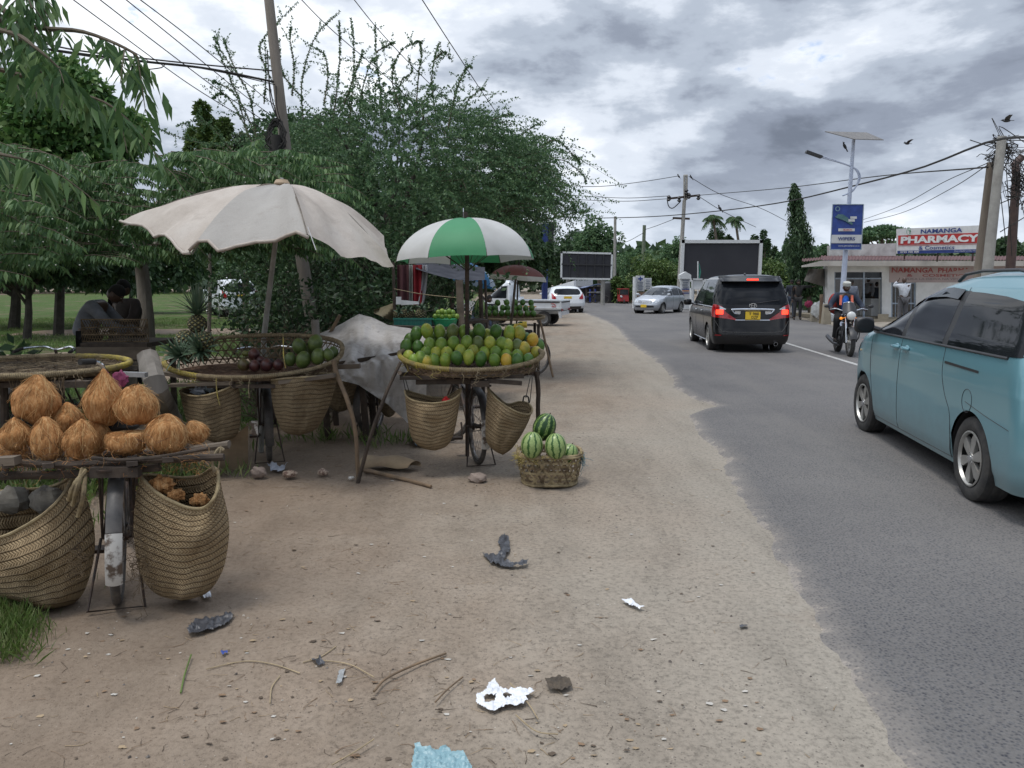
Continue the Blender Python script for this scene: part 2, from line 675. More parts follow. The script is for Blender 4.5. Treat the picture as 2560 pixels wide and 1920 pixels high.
def ground_z(X,Y):
 d=dist_road(X,Y)
 z=(vnoise(X,Y,1.3,1)-0.5)*0.035+(vnoise(X,Y,0.32,2)-0.5)*0.016+(vnoise(X,Y,0.1,3)-0.5)*0.007
 z=z*np.clip(1.2-Y/40,0.0,1)-0.012
 inroad=(X>road_left(Y)+0.3)&(X<road_right(Y)+0.2)&(Y<66)
 k=np.clip((np.abs(X-road_left(Y))-0.35)/0.8,0,1)
 z=np.where(inroad,-0.035,np.minimum(z,0.012)*k-0.004*(1-k))
 return z
sheet('ground',xsn,ysn,ground_z,M_DIRT,uvf=lambda X,Y:np.where(Y<44,np.clip(dist_road(X,Y),0,9),1.0),kind='structure')
# asphalt
def asphalt_mat():
 t=NT('asphalt')
 v=t.coord('World')
 a=t.n('ShaderNodeAttribute',attribute_name='uvw')
 sp=t.n('ShaderNodeSeparateXYZ');t.l(a.outputs['Vector'],sp.inputs[0])
 st=t.voro(v,60)
 stone=t.ramp(st.outputs['Distance'],[(0.18,0.0),(0.52,1.0)])
 tone=t.ramp(t.noise(v,70,2,0.6),[(0.32,(0.028,0.030,0.040)),(0.68,(0.135,0.133,0.135))])
 c=t.mix(t.math('MULTIPLY',stone,0.62),tone,(0.215,0.20,0.18))
 big=t.noise(v,0.5,5,0.6)
 c=t.mix(1.0,c,t.ramp(big,[(0.3,(0.66,0.67,0.70)),(0.7,(0.94,0.94,0.95))]),'MULTIPLY')
 vs_=t.coord('World',(1.0,0.12,1))
 band=t.noise(vs_,1.1,4,0.6)
 c=t.mix(t.math('MULTIPLY',t.ramp(band,[(0.48,0.0),(0.72,1.0)]),0.32),c,(0.20,0.185,0.165))
 nz=t.noise(v,4.0,6,0.7)
 nf=t.noise(v,40,3,0.7)
 e=t.math('ADD',sp.outputs[0],t.math('MULTIPLY',t.math('SUBTRACT',nz,0.5),0.35))
 e=t.math('ADD',e,t.math('MULTIPLY',t.math('SUBTRACT',nf,0.5),0.12))
 sand=t.ramp(e,[(0.0,0.75),(0.03,0.28),(0.18,0.0)])
 sc_=t.ramp(t.noise(v,2.3,6,0.65),[(0.3,(0.26,0.225,0.19)),(0.7,(0.36,0.32,0.275))])
 gap=t.ramp(st.outputs['Distance'],[(0.15,0.55),(0.4,1.0)])
 c=t.mix(t.math('MULTIPLY',sand,gap),c,sc_)
 t.color(c)
 t.set(Roughness=0.82,Specular_IOR_Level=0.35)
 t.bump(t.math('SUBTRACT',t.noise(v,60,3,0.6),t.math('MULTIPLY',st.outputs['Distance'],0.9)),0.5,0.006)
 return t.m
M_ASPH=asphalt_mat()
def build_road():
 ys=[-6,-4,-2,-1,0]+geo(0.3,43.4,0.03,1.006)+list(np.arange(43.6,45.2,0.2))+list(np.linspace(45.4,66,30))
 offs=[0.0,0.04,0.1,0.18,0.3,0.45,0.7,1.1,1.8,3.0]
 mb=MB()
 rows=[]
 for i,Y in enumerate(ys):
  xl=float(road_left(Y));xr=float(road_right(Y))
  far=Y>43.5
  j=0 if far else(float(vnoise(Y,3.0,0.16,5))-0.5)*0.06+(float(vnoise(Y,9.0,0.55,6))-0.5)*0.09+(float(vnoise(Y,2.0,0.05,8))-0.5)*0.03
  xl+=j
  cross=[xl+o for o in offs]+[lerp(xl+offs[-1],xr,k/8)for k in range(1,9)]
  base=len(mb.v)
  z0=0.006 if Y<6.5 else 0.018
  for k,x in enumerate(cross):
   z=z0 if k else-0.012
   if k==0:x-=0.03
   if k==len(cross)-1:z=-0.02
   mb.v.append((x,Y,z));mb.uv.append((offs[k]if k<len(offs)else 3.0 if k<len(cross)-1 else 0.0,0,0))
  rows.append((base,len(cross)))
 for(a,n),(b,_)in zip(rows,rows[1:]):
  for k in range(n-1):
   mb.f.append((a+k,a+k+1,b+k+1,b+k));mb.m.append(0)
 mb.build('road',M_ASPH,kind='structure',sharp=60)
build_road()
def line_mat():
 t=NT('road_paint')
 v=t.coord('World')
 worn=t.ramp(t.noise(v,14,5,0.7),[(0.40,(0.50,0.50,0.48)),(0.62,(0.24,0.235,0.225))])
 t.color(worn);t.set(Roughness=0.75)
 return t.m
M_LINE=line_mat()
mb=MB()
la,lb=G(1950,855),G(2125,909)
pts=[la+(lb-la)*k for k in(-1.2,-0.5,0,0.5,1,1.7,2.4)]
for a,b in zip(pts,pts[1:]):
 d=(b-a).normalized();n=Vector((-d.y,d.x,0))*0.055
 mb.add([(a-n).to_tuple()[:2]+(0.0225,),(a+n).to_tuple()[:2]+(0.0225,),(b+n).to_tuple()[:2]+(0.0225,),(b-n).to_tuple()[:2]+(0.0225,)],[(0,1,2,3)])
mb.build('road_marking',M_LINE,kind='structure')
# grass: a sheet of turf on the left, with a sandy path through it
def turf_mat():
 t=NT('turf')
 v=t.coord('World')
 c=t.ramp(t.noise(v,3.0,7,0.75),[(0.3,(0.05,0.085,0.02)),(0.55,(0.07,0.12,0.03)),(0.75,(0.11,0.145,0.05))])
 c=t.mix(t.ramp(t.noise(v,0.5,5,0.7),[(0.50,0.0),(0.62,0.8)]),c,(0.16,0.125,0.085))
 c=t.mix(1.0,c,t.ramp(t.noise(v,26,3,0.8),[(0.3,0.55),(0.7,1.25)]),'MULTIPLY')
 t.color(c);t.set(Roughness=0.95,Specular_IOR_Level=0.15)
 t.bump(t.noise(v,25,4,0.8),0.9,0.05)
 return t.m
M_TURF=turf_mat()
def in_turf(x,y):
 return turf_s(np.asarray(x),np.asarray(y))>0.05
def turf_s(x,y):
 e=-2.6-(y-9)*0.02+(vnoise(x,y,0.9,4)-0.5)*1.4+(vnoise(x,y,0.25,14)-0.5)*0.5-x
 e=np.minimum(e,y-9.3-(vnoise(x,y,1.1,11)-0.5)*1.2)
 p=np.abs(y-(15.2+0.12*(x+10)+1.1*np.sin(x*0.35)))-1.9-vnoise(x,y,1.5,7)+(vnoise(x,y,0.4,15)-0.5)*0.6
 p=np.maximum(p,x+5.2)
 p2=np.maximum(np.abs(y-(27+0.1*x))-1.8+(vnoise(x,y,0.6,16)-0.5),-(x+16))
 return np.minimum(np.minimum(e,p),p2)
sheet('grass_field',np.arange(-60,-1.2,0.2),np.arange(8.2,120,0.25),lambda X,Y:np.minimum(0.02+0.02*vnoise(X,Y,0.7,12),turf_s(X,Y)*0.15),M_TURF,kind='structure')
def blades(name,pts,h,wd,m,rs,n,label,cat='grass',spread=0.06):
 pts=np.asarray(pts)
 k=len(pts)
 idx=rs.randint(0,k,n)
 p=pts[idx]+np.concatenate([rs.normal(size=(n,2))*spread,np.zeros((n,1))],1)
 d=np.concatenate([rs.normal(size=(n,2))*0.42,np.ones((n,1))],1)
 hh=h*rs.uniform(0.45,1.2,n)
 return leaf_mesh(name,p,d,hh,wd,m,None,rs,droop=0.12,label=label,cat=cat,kind='stuff')
M_GRASS=leafmat('grass_blade',(0.075,0.12,0.03),(0.12,0.19,0.045),(0.21,0.22,0.10),trans=0.3)
rs=np.random.RandomState(3)
X_,Y_=rs.uniform(-22,-2.4,60000),rs.uniform(9,34,60000)
k=in_turf(X_,Y_)
blades('field_grass',np.stack([X_[k],Y_[k],X_[k]*0],1),0.15,0.10,M_GRASS,rs,60000,'patchy green field grass behind the fruit stalls on the left',spread=0.1)
cl=[]
for(px,py,q)in((0,1560,0.07),(10,1520,0.08),(25,1590,0.06),(0,1640,0.07),(-80,1560,0.15),(-30,1480,0.12),(-90,1460,0.15)):
 c=G(px,py)
 for _ in range(50):
  cl.append((c.x+rs.normal()*q,c.y+rs.normal()*q,0))
blades('grass_tussock',cl,0.12,0.06,M_GRASS,rs,3000,'long green grass tussock at the left picture edge beside the coconut bicycle',spread=0.04)
cl=[]
for(px,py,q,m_)in((20,1330,0.3,30),(330,1210,0.25,50),(380,1200,0.25,40),(30,1230,0.6,50),(870,1100,0.3,12),(760,1060,0.3,14),(60,1060,0.8,90),(540,1080,0.3,12)):
 c=G(px,py)
 for _ in range(m_):
  cl.append((c.x+rs.normal()*q,c.y+rs.normal()*q*0.8,0))
blades('weeds',cl,0.17,0.10,M_GRASS,rs,7000,'green weeds growing in the shade behind and under the fruit bicycles',cat='weeds',spread=0.08)
# pebbles and fine litter: nobody could count them
def pebbles():
 rs=np.random.RandomState(5)
 n=3200
 Y=1.5+11*rs.uniform(0,1,n)**1.6
 X=rs.uniform(-1.1,1.0,n)*(0.8+Y*0.62)
 keep=X<road_left(Y)+0.15
 X,Y=X[keep],Y[keep]
 s=0.0022+0.0045*rs.uniform(0,1,len(X))**4*1.6
 mb=MB()
 for x,y,q in zip(X,Y,s):
  z=float(ground_z(np.array(x),np.array(y)))
  a=rs.uniform(0,6.28)
  e=rs.uniform(0.5,1.3)
  c,si=math.cos(a)*q,math.sin(a)*q
  mb.cur=int(rs.randint(0,3))
  mb.add([(x+c,y+si,z),(x-si*e,y+c*e,z+q*.2),(x-c,y-si,z),(x+si*e,y-c*e,z),(x+q*.2,y,z+q*0.9)],[(0,1,4),(1,2,4),(2,3,4),(3,0,4)])
 mb.build('gravel',[mat('pebble_grey',(0.19,0.17,0.15)),mat('pebble_pale',(0.40,0.35,0.29)),mat('pebble_dark',(0.08,0.065,0.055))],kind='stuff',label='loose gravel and grit over the roadside dirt',cat='gravel',sharp=20)
 mb=MB()
 areas=[((330,960),(1180,1420),170),((800,1500),(1450,1900),110),((380,1100),(1500,1800),80),((1100,2100),(1150,1900),90),((0,700),(1560,1900),60),((1200,1700),(850,1150),80),((700,1300),(1080,1230),200),((480,1350),(1020,1180),260),((1250,1600),(860,1100),160)]
 for(xa,xb),(ya,yb),n in areas:
  for _ in range(n):
   px,py=rs.uniform(xa,xb),rs.uniform(ya,yb)
   c=G(px,py)
   if c.x>float(road_left(c.y))-0.1:continue
   z=float(ground_z(np.array(c.x),np.array(c.y)))+0.003
   a=rs.uniform(0,6.28);ln=rs.uniform(0.015,0.085)*rs.uniform(0.6,1.5)
   q=rs.uniform(0.0007,0.0018)
   p=[Vector((c.x,c.y,z))]
   for _k in range(3):
    a+=rs.normal()*0.35
    p.append(p[-1]+Vector((math.cos(a),math.sin(a),0))*ln/3+Vector((0,0,rs.uniform(-.001,.002))))
   mb.cur=int(rs.randint(0,3))
   mb.tube(p,[q,q*0.5],4)
 for _ in range(380):
  px,py=rs.uniform(0,1900),1050+850*rs.uniform(0,1)**1.2
  c=G(px,py)
  if c.x>float(road_left(c.y))-0.1:continue
  z=float(ground_z(np.array(c.x),np.array(c.y)))+0.003
  q=rs.uniform(0.004,0.014)
  a=rs.uniform(0,6.28)
  mb.cur=int(rs.randint(0,4))
  pts=[]
  for k in range(5):
   b=a+k*6.28/5
   r_=q*rs.uniform(0.4,1.1)
   pts.append((c.x+math.cos(b)*r_*1.6,c.y+math.sin(b)*r_,z+rs.uniform(0,0.4)*q))
  mb.add(pts,[(0,1,2,3,4)])
 mb.build('ground_litter',[mat('straw_scrap',(0.34,0.25,0.15)),mat('twig_scrap',(0.10,0.07,0.045)),mat('husk_scrap',(0.22,0.14,0.08)),mat('paper_scrap',(0.5,0.47,0.42))],kind='stuff',label='scattered straw, twig and husk scraps on the dirt',cat='litter')
pebbles()
# vehicles
M_TYRE=mat('tyre_rubber',(0.022,0.022,0.023),(0.05,0.047,0.043),scale=14,rough=0.85,bump=0.3,bscale=60)
M_UNDER=mat('underbody',(0.012,0.012,0.012),rough=0.9)
M_TRIM=mat('black_trim',(0.02,0.02,0.022),(0.028,0.028,0.03),rough=0.45)
M_ALLOY=mat('alloy',(0.50,0.50,0.48),(0.36,0.35,0.33),scale=5,rough=0.42,metal=0.75)
M_CHROME=mat('chrome',(0.75,0.76,0.78),(0.65,0.66,0.68),rough=0.12,metal=1.0)
M_LAMP=mat('lamp_glass',(0.62,0.64,0.66),(0.42,0.44,0.46),scale=18,rough=0.12,metal=0.5)
M_PLATE=mat('plate_yellow',(0.75,0.50,0.03),(0.70,0.46,0.03),rough=0.5)
M_INK=mat('plate_ink',(0.015,0.015,0.015),rough=0.6)
M_RED=mat('red_lens',(0.38,0.008,0.012),(0.24,0.006,0.01),scale=22,rough=0.12,coat=0.8)
M_REDLIT=emit('brake_light',(1.0,0.045,0.02),2.2)
M_AMBER=emit('indicator_lit',(1.0,0.30,0.02),0.5,(0.8,0.25,0.02))
def glass_mat(name,c,rough=0.03):
 t=NT(name)
 v=t.coord('Object')
 t.color(t.ramp(t.noise(v,1.6,3,0.5),[(0.35,c),(0.7,tuple(q*2.2+0.004 for q in c))]))
 t.set(Roughness=rough,Specular_IOR_Level=0.32,IOR=1.35)
 t.bump(t.noise(v,2.2,2,0.5),0.04,0.02)
 return t.m
M_GLASS=glass_mat('tinted_glass',(0.006,0.007,0.009))
M_GLASS2=glass_mat('clear_dark_glass',(0.022,0.025,0.028))
def paint(name,c,dirt=(0.25,0.21,0.17),amt=0.5,metal=0.35,rough=0.28,coat=.6):
 t=NT(name)
 v=t.coord('Object')
 sp=t.n('ShaderNodeSeparateXYZ');t.l(v,sp.inputs[0])
 nz=t.noise(v,3.0,6,0.7)
 low=t.ramp(t.math('ADD',sp.outputs[2],t.math('MULTIPLY',t.math('SUBTRACT',nz,0.5),0.5)),[(0.22,1.0),(0.62,0.0)])
 f=t.noise(v,120,2,0.5)
 c_=t.mix(t.math('MULTIPLY',low,amt),c,dirt)
 c_=t.mix(1.0,c_,t.ramp(t.noise(v,0.9,3,0.5),[(0.3,0.93),(0.7,1.05)]),'MULTIPLY')
 t.color(c_)
 t.l(t.math('ADD',t.math('MULTIPLY',low,0.35),rough),t.b.inputs['Roughness'])
 t.set(Metallic=metal,Coat_Weight=coat,Coat_Roughness=0.05,Specular_IOR_Level=0.4)
 t.bump(t.noise(v,1.5,2,0.5),0.05,0.02)
 return t.m
M_BLUEVAN=paint('teal_paint',(0.13,0.285,0.335),amt=0.35,metal=.25)
M_BLACKV=paint('black_paint',(0.008,0.008,0.009),dirt=(0.05,0.043,0.038),amt=0.3,metal=0.0,rough=0.12,coat=.1)
M_SILVER=paint('silver_paint',(0.44,0.47,0.51),amt=0.3,metal=0.5)
M_WHITE=paint('white_paint',(0.66,0.69,0.72),amt=0.3,metal=0.0,rough=0.32)
M_GREYV=paint('grey_paint',(0.25,0.28,0.29),amt=0.4)
class Body:
 """horizontal slices stacked by height: rows of (z, front x, rear x, half width)"""
 def __init__(s,rows,Lf=0.7,Lr=0.35,nf=2.8,nr=3.6,wheels=(),Ra=0.36,za=None,tw=0.2,rear=0.0):
  s.rows=rows=[(a,b,c+rear,d)for a,b,c,d in rows];s.Lf=Lf;s.Lr=Lr;s.nf=nf;s.nr=nr
  s.z=[r[0]for r in rows]
  s.wheels=wheels;s.Ra=Ra;s.z0=rows[0][0]
  s.za=za or(Ra*2+0.02)
 def par(s,z):
  return[interp(s.z,[r[i]for r in s.rows],z)for i in(1,2,3)]
 def side(s,x,z,off=0.0):
  xf,xr,w=s.par(z)
  k=1.0
  Lf=min(s.Lf,(xf-xr)*0.49);Lr=min(s.Lr,(xf-xr)*0.49)
  if x>xf-Lf:
   t=min(1,(x-(xf-Lf))/Lf);k=(1-t**s.nf)**(1/s.nf)
  elif x<xr+Lr:
   t=min(1,((xr+Lr)-x)/Lr);k=(1-t**s.nr)**(1/s.nr)
  return w*k+off
 def rear(s,y,z,off=0.0):
  xf,xr,w=s.par(z)
  t=min(1,abs(y)/w)
  Lr=min(s.Lr,(xf-xr)*0.49)
  return xr+Lr-Lr*(1-t**s.nr)**(1/s.nr)-off
 def front(s,y,z,off=0.0):
  xf,xr,w=s.par(z)
  t=min(1,abs(y)/w)
  Lf=min(s.Lf,(xf-xr)*0.49)
  return xf-Lf+Lf*(1-t**s.nf)**(1/s.nf)+off
 def arch(s,x):
  zb=s.z0
  for xw,zw in s.wheels:
   d=abs(x-xw)
   if d<s.Ra:
    zb=max(zb,zw+math.sqrt(s.Ra**2-d*d))
  return zb
 def shell(s,nc=12,ns=110,nz=34):
  mb=MB()
  zs=list(np.linspace(s.z0,s.za,12))+[q for q in np.linspace(s.za,s.z[-1],nz)][1:]
  for q in s.z:
   if q>s.za and min(abs(q-a)for a in zs)>0.004:zs.append(q)
  zs.sort()
  cols_=None
  rows=[]
  for z in zs:
   pts=[]
   for side_ in(1,-1):
    seq=[]
    xf,xr,w=s.par(z)
    Lf=min(s.Lf,(xf-xr)*0.49);Lr=min(s.Lr,(xf-xr)*0.49)
    for i in range(nc):
     a=PI/2*i/nc
     seq.append((xf-Lf+Lf*math.cos(a)**(2/s.nf),w*math.sin(a)**(2/s.nf)))
    for i in range(ns+1):
     t=i/ns
     seq.append((lerp(xf-Lf,xr+Lr,t),w))
    for i in range(1,nc+1):
     a=PI/2*i/nc
     seq.append((xr+Lr-Lr*math.sin(a)**(2/s.nr),w*math.cos(a)**(2/s.nr)))
    if side_==-1:
     seq=seq[::-1][1:-1]
    pts+=[(x,y*side_)for x,y in seq]
   rows.append((z,pts))
  n=len(rows[0][1])
  for z,pts in rows:
   for x,y in pts:
    zz=z
    if z<s.za and abs(y)>0.25:
     zb=s.arch(x)
     if zb>s.z0:
      zz=zb+(z-s.z0)/(s.za-s.z0)*(s.za-zb)
      w0=s.par(z)[2];w1=s.par(zz)[2]
      y=y*w1/w0
    mb.v.append((x,y,zz));mb.uv.append((0,0,0))
  for j in range(len(rows)-1):
   for i in range(n):
    k=(i+1)%n
    mb.f.append((j*n+i,j*n+k,(j+1)*n+k,(j+1)*n+i));mb.m.append(0)
  top=(len(rows)-1)*n
  h=n//2
  for i in range(h):
   a,b=i,i+1
   c,d=(n-i-1)%n,(n-i)%n
   f=(top+a,top+b,top+c,top+d)
   if len(set(f))>=3:
    mb.f.append(tuple(dict.fromkeys(f)));mb.m.append(0)
  return mb
 def side_patch(s,mb,xs,lo,hi,sgn=1,off=0.004,nx=24,nz=8,ease=None):
  """panel between curves lo and hi given at xs"""
  def fn(u,v):
   x=lerp(xs[0],xs[-1],u)
   z=lerp(interp(xs,lo,x),interp(xs,hi,x),v)
   return(x,sgn*s.side(x,z,off),z)
  return mb.grid(fn,nx,nz)
 def rear_patch(s,mb,ys,lo,hi,off=0.005,nx=24,nz=8):
  def fn(u,v):
   y=lerp(ys[0],ys[-1],u)
   z=lerp(interp(ys,lo,y),interp(ys,hi,y),v)
   return(s.rear(y,z,off),y,z)
  return mb.grid(fn,nx,nz)
 def front_patch(s,mb,ys,lo,hi,off=0.005,nx=24,nz=8):
  def fn(u,v):
   y=lerp(ys[0],ys[-1],u)
   z=lerp(interp(ys,lo,y),interp(ys,hi,y),v)
   return(s.front(y,z,off),y,z)
  return mb.grid(fn,nx,nz)
 def seam(s,mb,pts,sgn=1,r=0.003,n=24,face='side'):
  q=spline([(a,b,0)for a,b in pts],n)
  if face=='side':
   mb.tube([(p.x,sgn*s.side(p.x,p.y,0.0),p.y)for p in q],r,5)
  elif face=='rear':
   mb.tube([(s.rear(p.x,p.y,0.0),p.x,p.y)for p in q],r,5)
  else:
   mb.tube([(s.front(p.x,p.y,0.0),p.x,p.y)for p in q],r,5)
def wheel(parent,x,y,R_,wd,spokes=6,M_rim=None,style='alloy',steer=0.0):
 """tyre with rim; outer face towards the sign of y"""
 M_rim=M_rim or M_ALLOY
 sg=1 if y>0 else-1
 rot=Matrix.Rotation(steer,4,'Z')
 base=Matrix.Translation((x,y,R_))@rot@Matrix.Rotation(-sg*PI/2,4,'X')
 rr=R_*0.64
 t=MB()
 prof=[(rr,wd*.42),(rr+.02,wd*.5),(R_*.90,wd*.52),(R_*.975,wd*.44),(R_,wd*.30),(R_*.992,wd*.16),(R_,wd*.14),(R_,-wd*.14),(R_*.992,-wd*.16),(R_,-wd*.3),(R_*.97,-wd*.46),(R_*.88,-wd*.5),(rr,-wd*.46)]
 prof=[(a,b-wd*.5)for a,b in prof]
 t.lathe(prof,n=40).xf(base)
 to=t.build('wheel',M_UNDER,parent)
 t2=MB();t2.lathe(prof,n=40).xf(base)
 bpy.data.meshes.remove(to.data)
 q=MB()
 q.lathe([(0.02,-wd*.55),(rr*.98,-wd*.5),(rr*1.0,-wd*.03)],n=32).xf(base)
 o=q.build('wheel',M_UNDER,parent)
 t2.build('tyre',M_TYRE,o)
 r=MB()
 if style=='alloy':
  r.lathe([(rr*1.02,-wd*.03),(rr*1.03,0.0),(rr*.97,0.004),(rr*.93,-wd*.10)],n=36)
  r.lathe([(0.0,-wd*.03),(rr*.22,-wd*.03),(rr*.25,-wd*.12)],n=20)
  for k in range(spokes):
   a=2*PI*k/spokes+0.3
   w0,w1=rr*.20,rr*.36*(6/spokes)
   c,s_=math.cos(a),math.sin(a)
   def pt(rad,lat,z):return(c*rad-s_*lat,s_*rad+c*lat,z)
   z1,z2=-wd*.045,-wd*.10
   vs=[pt(rr*.18,-w0/2,z1),pt(rr*.18,w0/2,z1),pt(rr*.70,w1*.55,z1),pt(rr*.97,w1*.30,z1-.005),pt(rr*.97,-w1*.30,z1-.005),pt(rr*.70,-w1*.55,z1)]
   n0=len(vs)
   vs+=[(p[0],p[1],p[2]-0.03)for p in vs]
   fs=[tuple(range(n0))]+[((i+1)%n0,i,i+n0,(i+1)%n0+n0)for i in range(n0)]
   r.add(vs,fs)
 else:
  r.lathe([(rr*1.02,-wd*.03),(rr*1.03,0.0),(rr*.93,-wd*.02),(rr*.8,-wd*.12),(rr*.45,-wd*.10),(rr*.3,-wd*.02),(0,0)],n=32)
  for k in range(10):
   a=2*PI*k/10
   r.cyl((math.cos(a)*rr*.68,math.sin(a)*rr*.68,-wd*.13),(math.cos(a)*rr*.68,math.sin(a)*rr*.68,-wd*.10),rr*.07,n=8)
 r.xf(base)
 r.build('rim',M_rim,o)
 if style=='alloy':
  h=MB();h.cyl((0,0,-wd*.05),(0,0,0.002),rr*.13,n=14)
  for k in range(5):
   a=2*PI*k/5
   h.cyl((math.cos(a)*rr*.2,math.sin(a)*rr*.2,-wd*.05),(math.cos(a)*rr*.2,math.sin(a)*rr*.2,-wd*.01),rr*.035,n=6)
  h.xf(base);h.build('hub_cap',M_CHROME,o)
 return o
def liners(parent,B,wd=0.26):
 mb=MB()
 for xw,zw in B.wheels:
  for sg in(1,-1):
   n=20
   Rr=B.Ra+0.004
   w0=B.side(xw,zw+0.1)-0.015
   for yy0,yy1 in((w0,w0-wd-.1),):
    vs=[]
    for k in range(n+1):
     a=PI*k/n*1.16-0.25
     for yv in(yy0,yy1):
      yl=yv if yv!=yy0 else min(yv,B.side(xw+Rr*math.cos(a),max(zw+Rr*math.sin(a),B.z0))-0.012)
      vs.append((xw+Rr*math.cos(a),sg*yl,max(zw+Rr*math.sin(a),0.12)))
    fs=[(2*k,2*k+1,2*k+3,2*k+2)for k in range(n)]
    mb.add(vs,fs)
   mb.lathe([(0,0),(Rr,0)],n=24,M=Matrix.Rotation(PI/2,4,'X'),c=(xw,sg*(w0-wd-.09),zw))
 z=B.z0
 xf,xr,w=B.par(z)
 mb.box(((xf+xr)/2,0,z+0.06),(xf-xr-0.5,(w-wd-0.1)*2,0.12))
 mb.box(((xf+xr)/2,0,z+0.10),(B.wheels[0][0]-B.wheels[1][0]-2*B.Ra,w*2-0.06,0.04))
 mb.build('underbody',M_UNDER,parent)
def plate_text(parent,lines,M,w,h,mb_name='number_plate'):
 p=MB();p.box((0,0,0),(w,0.012,h));p.xf(M)
 o=p.build('number_plate',M_PLATE,parent)
 t=MB()
 n=len(lines)
 for i,ln in enumerate(lines):
  zz=(0.5-(i+0.5)/n)*h*0.92
  add_text(t,ln[0],M@Matrix.Translation((ln[1]*w,-0.006,zz)),width=ln[2]*w,height=h*(0.72/n),bold=0.012)
 t.build('lettering',M_INK,o)
 return o
def put(p1,p2,base):
 """place a vehicle: ground points of front and rear axle centres"""
 d=p1-p2
 return(p1+p2)/2,math.atan2(d.y,d.x),d.length/base
def mirror(parent,c,size,mats,arm):
 mb=MB()
 mb.ell(c,size,14,10,fn=lambda d:1.0/(abs(d.x)**4+abs(d.y)**4+abs(d.z)**4)**0.25)
 mb.tube([arm,c],0.025,8)
 o=mb.build('wing_mirror',mats,parent)
 return o
